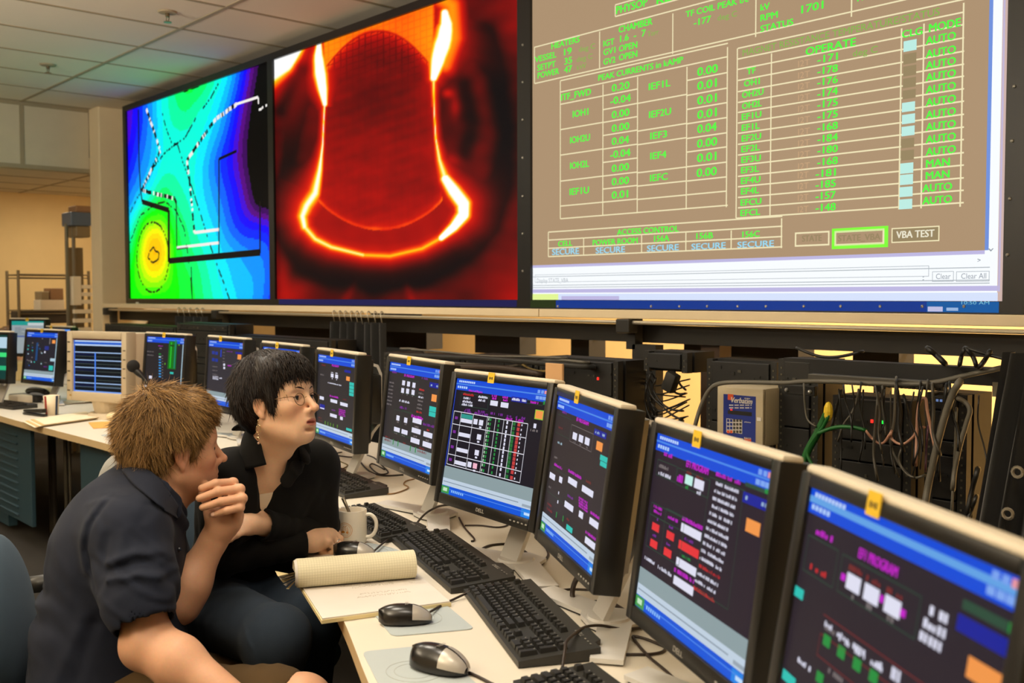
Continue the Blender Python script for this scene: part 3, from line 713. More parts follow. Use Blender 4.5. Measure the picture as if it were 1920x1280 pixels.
# ------------------------------------------------------------------ monitors
M_tagy = mat('yellow_tag', (226, 186, 40), .7)
M_ink = mat('tag_ink', (40, 32, 20), .8)
M_logo = mat('logo_grey', (150, 146, 138), .4)
M_bezel = mat('bezel_black', (21, 20, 18), .38, bump=.03, bscale=900)
M_shell = mat('monitor_shell_silver', (226, 214, 190), .4)
PW, PH = .408, .306
class Panel:
    def __init__(s, name, label, cx, cy, cz, yaw, tilt, bg, group, W=PW, H=PH):
        s.W, s.H = W, H
        rz = rad(yaw)+math.pi/2
        s.root = thing(name, label, 'monitor', (cx, cy, ZD), rz, group)
        s.Ml = Matrix.Translation((0, 0, cz-ZD)) @ Matrix.Rotation(-rad(tilt), 4, 'X')
        s.Mw = Matrix.Translation((cx, cy, ZD)) @ Matrix.Rotation(rz, 4, 'Z') @ s.Ml
        s.inv = s.Mw.inverted(); s.bg = bg; s.g = MB(); s.g.M = s.Ml; s.lay = 0
        s.rs = random.Random(len(label))
        s.g.box((0, .004, 0), (W, .0072, H), bg)
    def q(s, px, py):
        o = s.inv @ Vector(CAMP); d = (s.inv.to_3x3() @ Vector(ray(px, py)))
        p = o + d*(-o.y/d.y); return p.x, p.z
    def rect(s, x0, x1, z0, z1, m, y=None):
        s.lay += 1; y = -.0004-.00002*(s.lay % 12) if y is None else y
        x0, x1 = max(x0, -s.W/2), min(x1, s.W/2); z0, z1 = max(z0, -s.H/2), min(z1, s.H/2)
        if x1 > x0 and z1 > z0: s.g.quad((x0, y, z0), (x1, y, z0), (x1, y, z1), (x0, y, z1), m)
    def uv(s, u0, u1, v0, v1, m, y=None):   # u from left, v from top
        s.rect((u0-.5)*s.W, (u1-.5)*s.W, (.5-v1)*s.H, (.5-v0)*s.H, m, y)
    def U(s, px, py):
        x, z = s.q(px, py); return x/s.W+.5, .5-z/s.H
    def r(s, fn, x0, y0, x1, y1, m):
        """block whose left top and right bottom corners were measured in the photo"""
        a = s.q(*fn(x0, y0)); b = s.q(*fn(x1, y1)); s.rect(min(a[0], b[0]), max(a[0], b[0]), min(a[1], b[1]), max(a[1], b[1]), m)
    def c(s, fn, x, y, w, h, m):
        """block about a measured centre, size as a share of the display"""
        a = s.q(*fn(x, y)); s.rect(a[0]-w*s.W/2, a[0]+w*s.W/2, a[1]-h*s.H/2, a[1]+h*s.H/2, m)
    def scr(s, fn, x, y, w, h, m, n=None):
        """illegible small print about a measured centre"""
        a = s.q(*fn(x, y)); W = w*s.W; H = h*s.H; x0 = a[0]-W/2; n = n or max(3, int(W/H/.62)); st = W/n
        for i in range(n):
            if s.rs.random() < .14: continue
            k = s.rs.uniform(.55, .85); hh = s.rs.choice((.7, 1, 1))
            s.rect(x0+i*st, x0+i*st+st*k, a[1]-H/2, a[1]-H/2+H*hh, m)
    def frame(s, fn, x0, y0, x1, y1, m, w=.0012):
        a = s.q(*fn(x0, y0)); b = s.q(*fn(x1, y1)); X0, X1 = sorted((a[0], b[0])); Z0, Z1 = sorted((a[1], b[1]))
        s.rect(X0, X1, Z0, Z0+w, m); s.rect(X0, X1, Z1-w, Z1, m); s.rect(X0, X0+w, Z0, Z1, m); s.rect(X1-w, X1, Z0, Z1, m)
    def text(s, fn, body, x, y, w, h, m, bold=True):
        a = s.q(*fn(x, y)); W = w*s.W; H = h*s.H
        s.g.text(body, a[0]-W/2, a[0]+W/2, H, Matrix(((1, 0, 0, 0), (0, 0, 1, -.0009), (0, 1, 0, a[1]-H/2), (0, 0, 0, 1))), m, bold)
    def xp(s, grey=None, strip=True, mid=None):
        s.uv(0, 1, 0, .098, emi((6, 74, 214), 1), -.0003)
        s.uv(.0, 1, .040, .050, emi((74, 136, 226), 1)); 
        if mid: s.uv(.0, 1, .030, .056, emi(mid, 1))
        for i in range(9): s.uv(.03+i*.022, .03+i*.022+.016, .013, .03, emi((190, 214, 250), 1))
        for i in range(5): s.uv(.02+i*.025, .02+i*.025+.018, .062, .082, emi((176, 206, 248), 1))
        for u0, cc in ((.90, (120, 160, 236)), (.935, (120, 160, 236)), (.968, (226, 150, 160))):
            s.uv(u0, u0+.026, .010, .036, emi(cc, 1)); s.uv(u0-.01, u0+.02, .058, .084, emi((126, 166, 236), 1))
        if grey: s.uv(0, 1, grey, .89, emi((138, 156, 160), 1), -.0002)
        if strip:
            s.uv(0, 1, .868, .935, emi((190, 206, 222), 1), -.00024); s.uv(.01, .86, .895, .902, emi((130, 146, 162), 1)); s.uv(.9, .99, .9, .92, emi((150, 164, 178), 1))
        s.uv(0, 1, .932, 1, emi((8, 84, 214), 1), -.00028); s.uv(0, 1, .955, .960, emi((80, 140, 230), 1))
        s.uv(0, .095, .936, .998, emi((66, 150, 76), 1)); s.uv(.02, .07, .95, .98, emi((190, 226, 190), 1))
        for i in range(7): s.uv(.12+i*.022, .12+i*.022+.014, .958, .978, emi((140, 190, 246), 1))
        s.uv(.90, 1, .936, .998, emi((30, 130, 226), 1)); s.uv(.93, .985, .955, .98, emi((190, 220, 250), 1))
    def finish(s, tagu=.40, logo=True):
        s.g.build('screen', None, s.root)
        bx, b0, b1 = .228, -.181, .170
        c = MB(); c.M = s.Ml; w, h = s.W/2, s.H/2
        if s.W != PW: bx, b0, b1 = w+.024, -h-.028, h+.017
        yf = -.006
        for a, b, e, f in ((-bx, -w, b0, b1), (w, bx, b0, b1), (-w, w, b0, -h), (-w, w, h, b1)):
            c.rbox(((a+b)/2, .022, (e+f)/2), (b-a, .056, f-e), .003, M_bezel)
        c.box((0, .028, (b0+b1)/2), (2*bx-.004, .04, b1-b0-.004), M_bezel)
        c.build('bezel', None, s.root, smooth=True, auto=40)
        c = MB(); c.M = s.Ml
        c.rbox((0, .015, b1+.003), (2*bx-.004, .034, .012), .005, M_shell)
        c.prism([(-bx+.03, .05), (bx-.03, .05), (bx-.07, .085), (-bx+.07, .085)], b0+.03, b1-.02, M_bezel)
        c.build('back_shell', None, s.root, smooth=True, auto=40)
        c = MB(); c.M = s.Ml; xt = (tagu-.5)*s.W; cw = .017
        c.box((xt, yf-.0008, (h+b1)/2+.003), (cw*1.7, .0012, b1-h+.010), M_tagy)
        c.M = s.Ml
        for i in range(3): c.box((xt-.006+i*.006, yf-.0016, (h+b1)/2+.002), (.0035, .0004, .007-.002*(i == 1)), M_ink)
        c.build('yellow_tag', None, s.root)
        if logo:
            c = MB(); c.M = s.Ml
            c.text('DELL', -.018, .018, .0095, Matrix(((1, 0, 0, 0), (0, 0, 1, yf-.0006), (0, 1, 0, (b0-h)/2-.005), (0, 0, 0, 1))), M_logo, True)
            for k in range(5): c.box((bx-.03-k*.016, yf-.0004, (b0-h)/2), (.007, .002, .003), M_logo)
            c.build('maker_lettering', None, s.root)
        # stand
        hz = (s.Ml @ Vector((0, 0, 0))).z
        yb = .085
        prof = [(.055, .016), (.135, hz-.135), (.165, hz-.10), (.168, hz+.085), (.155, hz+.115), (.125, hz+.125)]
        st = MB(); wd = .037; th = .011
        P = [Vector((0, a, b)) for a, b in prof]
        L = []
        for i, p in enumerate(P):
            t = (P[min(i+1, len(P)-1)]-P[max(0, i-1)]).normalized(); n = Vector((0, t.z, -t.y)); L.append((p+n*th/2, p-n*th/2))
        # lower arm with a slot in it
        for i in range(len(P)-1):
            (a, b), (e, f) = L[i], L[i+1]
            xs = [(-wd, wd)] if i != 0 else [(-wd, -.012), (.012, wd)]
            for x0, x1 in xs:
                V = [(x, *p.yz) for x in (x0, x1) for p in (a, b, e, f)]
                st.add(V, [(0, 1, 3, 2), (4, 6, 7, 5), (0, 4, 5, 1), (2, 3, 7, 6), (0, 2, 6, 4), (1, 5, 7, 3)], M_silver)
            if i == 0:
                for t0, t1 in ((0, .66), (.9, 1)):
                    A, B_, E_, F_ = (a.lerp(e, t0), b.lerp(f, t0), a.lerp(e, t1), b.lerp(f, t1))
                    V = [(x, *p.yz) for x in (-.012, .012) for p in (A, B_, E_, F_)]
                    st.add(V, [(0, 1, 3, 2), (4, 6, 7, 5), (0, 4, 5, 1), (2, 3, 7, 6), (0, 2, 6, 4), (1, 5, 7, 3)], M_silver)
        so = st.build('stand_arm', None, s.root)
        c = MB(); c.rbox((0, .125, hz-.01), (.11, .085, .19), .012, M_bezel); c.build('mount_column', None, s.root, smooth=True, auto=40)
        c = MB()
        ol = [(-.222, -.035), (-.25, .022), (-.06, .105), (-.036, .145), (.036, .145), (.06, .105), (.25, .022), (.222, -.035), (.055, .032), (.03, .022), (-.03, .022), (-.055, .032)]
        c.prism(ol, .0045, .0135, M_silver); c.prism([(x*.965, .05+(y-.05)*.94) for x, y in ol], 0.0008, .0045, M_dark)
        c.cyl((0, .075, .0135), (0, .075, .018), .048, .044, M_silver, 24)
        c.build('stand_base', None, s.root)
GR = 'black monitors along the curved desk'
def fn(x0, y0, s): return lambda x, y: (x0+x/s, y0+y/s)
fD, fE, fF, fC, fB, fA = fn(810, 680, 4), fn(700, 660, 4.742), fn(580, 640, 5.336), fn(1000, 720, 3.2), fn(1160, 780, 2.56), fn(1440, 860, 3.048)
fH, fJ = fn(180, 560, 4.17), fn(0, 600, 4.925)
MAG, WH, CY, ORG, RED, GN, LB, DGN, NB, DM = emi((196, 30, 200), 1), emi((222, 222, 240), 1), emi((40, 190, 178), 1), emi((240, 150, 74), 1), emi((200, 40, 44), 1), emi((30, 140, 60), 1), emi((170, 200, 214), 1), emi((40, 74, 56), 1), emi((16, 30, 150), 1), emi((120, 112, 112), 1)
DRD, LM, PUR2, BLK = emi((120, 40, 40), 1), emi((90, 150, 40), 1), emi((120, 40, 150), 1), emi((12, 12, 26), 1)

# D : the one facing the camera best, with the white table
p = Panel('flat_monitor', 'black monitor with a white ruled table of green and red squares on its screen', -1.9218, 1.6617, HCAM-.3735, 262.65, 9.89, emi((17, 14, 28), 1), GR)
p.xp(.765)
p.uv(0, .008, .09, .77, emi((40, 70, 190), 1)); p.uv(.992, 1, .09, .9, emi((50, 84, 200), 1))
p.text(fD, 'Main I of Physics', 330, 213, .16, .018, MAG)
p.frame(fD, 222, 222, 418, 352, DGN)
p.scr(fD, 275, 238, .13, .02, RED); p.scr(fD, 260, 265, .09, .018, WH); p.scr(fD, 265, 292, .13, .02, WH); p.scr(fD, 265, 316, .13, .02, WH)
p.scr(fD, 385, 257, .11, .02, WH); p.scr(fD, 378, 282, .09, .02, WH)
p.scr(fD, 470, 248, .06, .018, MAG); p.scr(fD, 470, 268, .05, .018, MAG); p.c(fD, 466, 303, .082, .042, WH); p.scr(fD, 551, 259, .06, .018, MAG); p.scr(fD, 552, 281, .05, .018, MAG); p.c(fD, 545, 317, .082, .042, WH)
p.c(fD, 655, 278, .165, .04, NB); p.scr(fD, 655, 278, .15, .02, WH); p.frame(fD, 713, 278, 830, 322, DGN); p.scr(fD, 770, 297, .08, .02, MAG); p.c(fD, 842, 300, .014, .03, GN)
p.scr(fD, 270, 352, .06, .018, PUR2); p.scr(fD, 270, 369, .09, .02, PUR2); p.scr(fD, 372, 366, .08, .018, PUR2); p.scr(fD, 370, 383, .16, .02, PUR2); p.scr(fD, 457, 380, .05, .02, PUR2); p.scr(fD, 517, 389, .05, .02, PUR2); p.scr(fD, 580, 402, .05, .018, PUR2); p.scr(fD, 580, 420, .07, .018, MAG); p.scr(fD, 665, 412, .1, .02, PUR2); p.scr(fD, 660, 432, .08, .02, MAG)
p.c(fD, 805, 390, .085, .075, emi((150, 190, 60), 1)); p.c(fD, 805, 390, .07, .06, ORG); p.c(fD, 773, 473, .026, .036, WH); p.scr(fD, 768, 508, .075, .018, DM)
xs = [p.U(*fD(a, b))[0] for a, b in ((168, 360), (222, 370), (313, 385), (418, 405), (480, 417), (541, 430), (605, 442), (720, 465))]
ys = [p.U(*fD(a, b))[1] for a, b in ((168, 360), (150, 455), (132, 565), (118, 680), (108, 755))]
LN = emi((226, 226, 236), 1)
for x in xs: p.uv(x-.002, x+.002, ys[0], ys[-1], LN)
for y in ys: p.uv(xs[0], xs[-1], y-.003, y+.003, LN)
for k in range(4):
    y0, y1 = ys[k], ys[k+1]; ym = (y0+y1)/2; n = (3, 4, 4, 2)[k]
    p.uv(xs[0]+.02, xs[0]+.055, ym-.012, ym+.012, PUR2)
    p.uv(xs[1]+.006, xs[2]-.006, ym-.005, ym+.028, WH)
    if k == 0: p.uv(xs[1]+.006, xs[2]-.006, y0+.012, ym-.008, emi((40, 150, 140), 1))
    if k in (0, 3): p.uv(xs[2]+.012, xs[2]+.057, ym-.02, ym+.025, WH)
    p.uv(xs[2]+.075, xs[2]+.122, ym-.02, ym+.025, emi((240, 180, 200), 1) if k == 3 else WH)
    p.uv(xs[2]+.085, xs[2]+.11, ym+.035, ym+.05, WH)
    for i in range(n):
        y = y0+(i+.5)*(y1-y0)/n; h = .011
        p.uv(xs[3]+.012, xs[3]+.022, y-h, y+h, emi((190, 220, 190), 1)); p.uv(xs[3]+.03, xs[3]+.046, y-h, y+h, GN); p.uv(xs[4]+.03, xs[4]+.046, y-h, y+h, GN)
        p.uv(xs[5]+.03, xs[5]+.046, y-h*1.15, y+h*1.15, WH); p.uv(xs[6]+.006, xs[6]+.034, y-h*1.3, y+h*1.3, emi((30, 110, 50), 1)); p.uv(xs[6]+.055, xs[6]+.083, y-h*1.3, y+h*1.3, emi((190, 60, 60), 1)); p.uv(xs[6]+.096, xs[6]+.106, y-h*.7, y+h*.7, WH)
p.finish(.42)

# E
p = Panel('flat_monitor', 'black monitor left of the white table screen, with six small white boxes in two rows', -2.5238, 1.8501, HCAM-.3675, 255.81, 6.68, emi((42, 39, 42), 1), GR)
p.xp(.80)
p.text(fE, 'EF1 PROGRAM', 322, 212, .2, .026, MAG); p.scr(fE, 190, 178, .1, .02, PUR2); p.scr(fE, 460, 235, .12, .02, PUR2); p.c(fE, 590, 250, .015, .03, WH)
for x, y in ((270, 273), (314, 283), (362, 294), (262, 340), (306, 347), (354, 358)): p.c(fE, x, y, .058, .05, WH); p.scr(fE, x-4, y+32, .02, .014, DM, 2)
p.frame(fE, 245, 232, 392, 395, DGN); p.scr(fE, 272, 437, .23, .022, WH); p.scr(fE, 267, 495, .14, .024, PUR2)
p.frame(fE, 190, 505, 330, 760, DGN); p.frame(fE, 255, 515, 330, 770, DGN)
for x, y in ((220, 585), (289, 605)): p.c(fE, x, y, .064, .052, WH); p.scr(fE, x, y+36, .04, .016, DM, 3)
p.c(fE, 210, 688, .12, .045, WH); p.c(fE, 278, 710, .12, .045, WH); p.scr(fE, 200, 720, .06, .014, DM); p.scr(fE, 268, 742, .06, .014, DM)
p.scr(fE, 395, 580, .24, .03, MAG); 
for x, y, w in ((390, 612, .17), (382, 700, .17), (486, 735, .16), (372, 788, .17), (478, 823, .16)): p.c(fE, x, y, w, .05, WH)
p.scr(fE, 492, 650, .2, .024, PUR2); p.scr(fE, 385, 663, .08, .016, DM); p.scr(fE, 375, 748, .08, .016, DM); p.scr(fE, 488, 693, .04, .018, RED); p.scr(fE, 480, 785, .06, .018, DM)
p.c(fE, 550, 297, .2, .05, NB); p.scr(fE, 550, 300, .15, .018, LB); p.c(fE, 541, 408, .09, .068, ORG); p.c(fE, 531, 508, .13, .05, CY); p.c(fE, 526, 554, .125, .042, CY)
for i in range(7): p.scr(fE, 165-i*4, 270+i*32, .1, .016, DM); p.scr(fE, 432-i*4, 335+i*33, .1, .018, (RED, DM, WH, DM, DM, DM, RED)[i])
for x, y in ((178, 797), (220, 812), (330, 855), (376, 868)): p.c(fE, x, y, .016, .056, GN)
p.scr(fE, 128, 755, .1, .018, DRD); p.scr(fE, 128, 782, .14, .022, DRD); p.scr(fE, 433, 857, .1, .018, DRD); p.scr(fE, 433, 888, .16, .022, DRD); p.scr(fE, 275, 808, .06, .018, DRD)
p.finish(.42)

# F
p = Panel('flat_monitor', 'black monitor just right of the dark haired woman\'s face with four stacked cyan buttons', -3.248, 2.0392, HCAM-.3809, 257.45, 2.64, emi((40, 38, 42), 1), GR)
p.xp()
p.text(fF, 'PROGRAM', 262, 243, .18, .026, MAG); p.scr(fF, 142, 236, .12, .02, DRD); p.scr(fF, 130, 332, .1, .018, DM)
for x, y in ((230, 340), (274, 350)): p.c(fF, x, y, .075, .046, WH); p.scr(fF, x, y-32, .06, .014, WH, 4); p.scr(fF, x-2, y+30, .04, .014, WH, 3)
p.scr(fF, 253, 425, .36, .014, WH, 22); p.c(fF, 384, 300, .16, .03, NB); p.c(fF, 388, 372, .09, .05, ORG)
for i in range(4): p.c(fF, 432-i, 427+i*35, .145, .036, CY)
p.scr(fF, 250, 552, .24, .022, MAG); p.scr(fF, 355, 580, .1, .018, DRD)
for x, y, w in ((246, 597, .18), (347, 630, .19), (242, 742, .18), (322, 768, .07), (125, 565, .12)): p.c(fF, x, y, w, .04, WH)
for k in range(4): p.scr(fF, 328, 685+k*18, .17, .016, MAG)
p.c(fF, 130, 652, .14, .06, NB); p.c(fF, 130, 668, .12, .014, WH); p.scr(fF, 243, 686, .1, .016, PUR2)
for i, x in enumerate((160, 187, 214, 241, 281)): p.c(fF, x, 812+i*9, .02, .04, LM)
p.scr(fF, 112, 790, .12, .016, DRD); p.scr(fF, 108, 762, .1, .016, DRD); p.c(fF, 398, 882, .14, .03, CY)
p.finish(.42)

# C
p = Panel('flat_monitor', 'black monitor right of the white table screen with two cyan buttons at its right edge', -1.4703, 1.499, HCAM-.3789, 240.58, 8.12, emi((45, 37, 40), 1), GR)
p.xp()
p.scr(fC, 190, 170, .1, .018, PUR2); p.text(fC, 'EF PROGRAM', 298, 223, .21, .026, MAG); p.frame(fC, 150, 178, 215, 330, DGN, .001)
p.frame(fC, 232, 240, 348, 408, DM, .001)
for x, y in ((250, 312), (287, 327), (324, 343)): p.c(fC, x, y, .075, .048, WH); p.scr(fC, x-2, y+36, .04, .014, DM, 3)
p.c(fC, 402, 298, .19, .04, NB); p.scr(fC, 402, 298, .15, .016, LB); p.c(fC, 398, 373, .095, .056, ORG); p.c(fC, 432, 452, .155, .034, CY); p.c(fC, 430, 487, .145, .03, CY)
p.scr(fC, 165, 262, .08, .016, DRD); p.scr(fC, 157, 352, .11, .016, LB); p.scr(fC, 137, 440, .06, .014, DM); p.scr(fC, 150, 492, .16, .02, MAG); p.scr(fC, 250, 540, .24, .02, MAG); p.scr(fC, 332, 587, .08, .016, DRD)
for x, y, w in ((115, 552, .11), (165, 573, .06), (236, 587, .16), (326, 642, .185), (214, 733, .16), (287, 783, .07), (370, 838, .17), (341, 953, .16)): p.c(fC, x, y, w, .042, WH)
p.frame(fC, 105, 490, 190, 720, DGN, .001); p.c(fC, 153, 652, .014, .02, WH); p.c(fC, 148, 706, .018, .022, WH); p.scr(fC, 100, 617, .05, .014, DM)
p.scr(fC, 223, 677, .1, .016, PUR2)
for k in range(4): p.scr(fC, 300, 695+k*17, .15, .014, MAG)
p.scr(fC, 376, 790, .17, .018, MAG); p.scr(fC, 348, 910, .18, .018, MAG); p.c(fC, 217, 867, .11, .036, CY)
for x, y in ((140, 783), (180, 806)): p.c(fC, x, y, .014, .04, GN)
p.scr(fC, 98, 722, .09, .016, DRD); p.scr(fC, 100, 757, .12, .018, DRD); p.scr(fC, 210, 812, .06, .016, DRD)
p.finish(.40)

# B
p = Panel('flat_monitor', 'black monitor with red boxes and a long white list, nearest but one to the camera', -.9812, 1.2716, HCAM-.394, 242.49, 7.87, emi((37, 27, 40), 1), GR)
p.xp(.775)
p.scr(fB, 240, 187, .09, .022, MAG); p.text(fB, 'EF1 PROGRAM', 380, 245, .20, .036, MAG); p.frame(fB, 190, 205, 272, 320, DGN); p.scr(fB, 218, 245, .1, .02, DM); p.scr(fB, 222, 283, .13, .02, WH)
p.frame(fB, 285, 245, 430, 395, DGN); p.c(fB, 338, 307, .07, .05, emi((190, 236, 226), 1)); p.c(fB, 387, 328, .085, .05, WH); p.scr(fB, 297, 300, .06, .04, MAG, 4); p.scr(fB, 330, 341, .03, .02, GN, 2); p.scr(fB, 383, 366, .05, .02, WH, 4); p.scr(fB, 340, 272, .05, .016, DRD); p.scr(fB, 390, 295, .06, .016, DRD)
p.scr(fB, 527, 298, .2, .02, MAG); p.frame(fB, 440, 290, 525, 930, DGN); p.frame(fB, 440, 290, 608, 360, DGN)
for i in range(15):
    x, y = 522-8.0*i, 342+36.5*i
    p.scr(fB, x, y, .185, .017, RED if i in (11, 14) else WH)
p.frame(fB, 160, 410, 290, 720, DGN); p.frame(fB, 150, 465, 290, 545, DGN); p.frame(fB, 230, 440, 290, 720, DGN)
p.scr(fB, 190, 440, .09, .016, MAG); p.scr(fB, 188, 462, .08, .016, MAG); p.scr(fB, 262, 493, .1, .018, MAG)
for x, y in ((178, 533), (169, 613), (249, 574), (236, 655)): p.c(fB, x, y, .075, .042, emi((226, 50, 56), 1)); p.scr(fB, x+4, y-40, .04, .014, PUR2, 3)
p.scr(fB, 352, 512, .2, .022, MAG); p.c(fB, 348, 555, .185, .045, WH); p.scr(fB, 338, 596, .08, .016, PUR2); p.c(fB, 336, 638, .185, .045, emi((226, 50, 56), 1)); p.scr(fB, 325, 680, .08, .014, GN); p.c(fB, 324, 722, .185, .045, WH); p.scr(fB, 318, 766, .2, .022, MAG); p.c(fB, 311, 812, .185, .045, WH)
p.scr(fB, 150, 692, .11, .018, WH); p.scr(fB, 222, 742, .14, .02, WH)
p.c(fB, 660, 410, .19, .05, NB); p.scr(fB, 660, 410, .15, .018, LB); p.c(fB, 645, 533, .1, .062, ORG); p.c(fB, 714, 362, .03, .022, GN); p.c(fB, 655, 342, .14, .02, DGN)
p.finish(.42)

# A
p = Panel('flat_monitor', 'large cropped black monitor in the lower right corner, closest to the camera', -.5195, .9693, HCAM-.3873, 235.95, 9.3, emi((38, 30, 40), 1), GR)
p.xp(None, True, (96, 160, 226))
p.scr(fA, 325, 437, .11, .024, MAG, 7); p.text(fA, 'EF1 PROGRAM', 632, 588, .2, .038, MAG); p.frame(fA, 235, 430, 370, 740, DGN); p.scr(fA, 290, 640, .11, .022, RED, 6)
p.frame(fA, 430, 540, 840, 1035, DGN)
for x, y in ((490, 712), (592, 775), (712, 845)): p.c(fA, x, y, .078, .058, WH); p.scr(fA, x-8, y+70, .035, .022, DM, 2); p.scr(fA, x+15, y-75, .08, .02, DRD, 5)
p.c(fA, 432, 675, .025, .025, MAG); p.c(fA, 652, 800, .02, .025, MAG); p.c(fA, 773, 882, .025, .025, MAG)
for x, y in ((968, 885), (958, 970), (935, 1045)): p.scr(fA, x, y, .1, .03, WH, 5)
p.c(fA, 1270, 1030, .24, .05, NB); p.scr(fA, 1270, 1030, .19, .02, LB, 12); p.c(fA, 1407, 978, .034, .03, GN); p.c(fA, 1240, 890, .16, .03, DGN); p.c(fA, 1235, 1240, .12, .062, ORG)
p.frame(fA, 318, 890, 900, 1290, DRD); 
for i, (x, y) in enumerate(((338, 1040), (420, 1105), (511, 1175), (605, 1245))): p.c(fA, x, y, .042, .042, GN); p.scr(fA, x+12, y-85, .05+.02*(i > 0), .02, WH, 4); p.scr(fA, x+18, y-60, .06, .016, WH if i else DM, 5)
p.scr(fA, 725, 1230, .06, .04, WH, 4); p.scr(fA, 210, 1175, .09, .02, WH, 6); p.c(fA, 120, 1255, .09, .04, CY); p.c(fA, 297, 1250, .042, .04, GN); p.frame(fA, 280, 1120, 700, 1290, DRD)
p.uv(0, .06, .40, .44, CY); p.scr(fA, 390, 1240, .09, .018, DM, 6)
p.finish(.40)

# G, H, I, J
p = Panel('flat_monitor', 'black monitor mostly hidden behind the dark haired woman\'s head', -3.82, 2.124, HCAM-.375, 262.7, 5, emi((40, 38, 42), 1), GR)
p.xp(); p.scr(fH, 1350, 425, .12, .02, RED); p.finish(.42)
p = Panel('flat_monitor', 'black monitor between the two heads with blue squares and an orange square', -4.52, 2.224, HCAM-.372, 266.5, 4, emi((46, 44, 52), 1), GR)
p.xp(.80)
for x, y in ((918, 420), (943, 425), (918, 475), (943, 480)): p.c(fH, x, y, .08, .05, emi((20, 50, 150), 1))
p.c(fH, 978, 425, .03, .12, emi((20, 60, 190), 1)); p.c(fH, 1122, 455, .1, .075, ORG); p.c(fH, 1120, 425, .2, .03, NB); p.scr(fH, 1045, 412, .16, .018, PUR2); p.scr(fH, 1045, 522, .1, .022, MAG)
for y in (515, 540): p.c(fH, 1003, y, .05, .035, WH)
for k in range(6): p.scr(fH, 1000, 395+k*24, .06, .014, DM, 3)
for k in range(3): p.scr(fH, 935, 607+k*10, .17, .014, WH); p.scr(fH, 930, 530+k*30, .15, .014, DM)
p.scr(fH, 975, 620, .08, .02, WH, 4)
p.finish(.38)
p = Panel('flat_monitor', 'black monitor showing a bright green column, right of the beige tube monitor', -5.25, 2.24, HCAM-.374, 274.3, 5, emi((34, 32, 36), 1), GR)
p.xp()
p.c(fH, 597, 440, .21, .48, emi((10, 110, 20), 1)); p.c(fH, 585, 440, .03, .44, emi((30, 190, 40), 1)); p.c(fH, 618, 430, .03, .5, emi((20, 130, 110), 1)); p.c(fH, 597, 366, .1, .03, emi((20, 60, 20), 1))
for k in range(9): p.c(fH, 500, 432+k*22, .06, .022, (GN, LB, emi((40, 120, 200), 1))[k % 3] if k < 3 else emi((60, 150, 220), 1)); p.c(fH, 520, 445+k*22, .03, .014, DM)
p.scr(fH, 505, 368, .12, .016, MAG); p.c(fH, 505, 388, .06, .02, DM); p.scr(fH, 425, 412, .18, .016, DM); p.scr(fH, 425, 440, .18, .016, DM)
p.c(fH, 427, 612, .08, .05, WH); p.c(fH, 592, 580, .09, .035, CY); p.c(fH, 650, 360, .03, .03, LM); p.c(fH, 540, 508, .03, .03, LM); p.c(fH, 592, 543, .2, .02, LM)
p.uv(.955, .975, .1, .92, LB)
p.finish(.48)
p = Panel('flat_monitor', 'black monitor left of the beige tube monitor with scattered cyan symbols', -6.861, 2.116, HCAM-.387, 279.0, 6.4, emi((34, 33, 42), 1), 'black monitors along the curved desk')
p.xp(.80)
p.c(fJ, 340, 290, .06, .38, emi((30, 70, 120), 1))
for k in range(26):
    x, y = p.rs.uniform(250, 400), p.rs.uniform(150, 420); p.c(fJ, x, y, .035, .022, p.rs.choice((CY, LB, DGN, DM, DM, emi((40, 90, 160), 1))))
p.c(fJ, 432, 258, .13, .08, emi((40, 50, 130), 1)); p.c(fJ, 497, 200, .1, .07, ORG); p.c(fJ, 485, 367, .14, .06, LB); p.c(fJ, 470, 442, .13, .1, CY); p.scr(fJ, 420, 392, .1, .014, DM); p.scr(fJ, 420, 430, .12, .02, PUR2); p.c(fJ, 462, 195, .03, .12, DM); p.c(fJ, 415, 295, .04, .04, WH)
p.uv(.955, .975, .1, .92, LB)
p.finish(.5, False)

# beige tube monitor
M_beige = mat('beige_plastic', (186, 170, 142), .5); M_beige2 = mat('beige_plastic_side', (204, 188, 160), .5)
W, H = .40, .30; yw = 289.8; cz = HCAM-.392
tv = thing('tube_monitor', 'bulky beige tube monitor showing a blue and black log window', 'monitor', (-5.789, 2.09, ZD), rad(yw)+math.pi/2)
Ml = Matrix.Translation((0, 0, cz-ZD)) @ Matrix.Rotation(-rad(1.6), 4, 'X')
c = MB(); c.M = Ml
def loc_t(px, py):
    Mw = Matrix.Translation((-5.789, 2.09, ZD)) @ Matrix.Rotation(rad(yw)+math.pi/2, 4, 'Z') @ Ml; i = Mw.inverted()
    o = i @ Vector(CAMP); d = i.to_3x3() @ Vector(ray(px, py)); q = o+d*(-o.y/d.y); return q.x, q.z
x0, z1 = loc_t(129, 620); x1, z0 = loc_t(240, 757)
for a, b, e, f in ((x0, -W/2, z0, z1), (W/2, x1, z0, z1), (-W/2, W/2, z0, -H/2), (-W/2, W/2, H/2, z1)):
    c.rbox(((a+b)/2, .02, (e+f)/2), (b-a, .07, f-e), .006, M_beige)
c.build('front_bezel', None, tv, smooth=True, auto=40)
c = MB(); c.M = Ml
c.rbox(((x0+x1)/2, .14, (z0+z1)/2), (x1-x0-.01, .2, z1-z0-.01), .012, M_beige2)
c.prism([(x0+.03, .23), (x1-.03, .23), (x1-.1, .42), (x0+.1, .42)], z0+.05, z1-.03, M_beige2)
c.build('housing', None, tv, smooth=True, auto=40)
c = MB(); c.cyl((0, .1, 0.0), (0, .1, .03), .15, .13, M_beige, 26); c.cyl((0, .1, .03), (0, .1, cz-ZD+z0+.01), .10, .12, M_beige, 26); c.build('swivel_foot', None, tv)
g = MB(); g.M = Ml
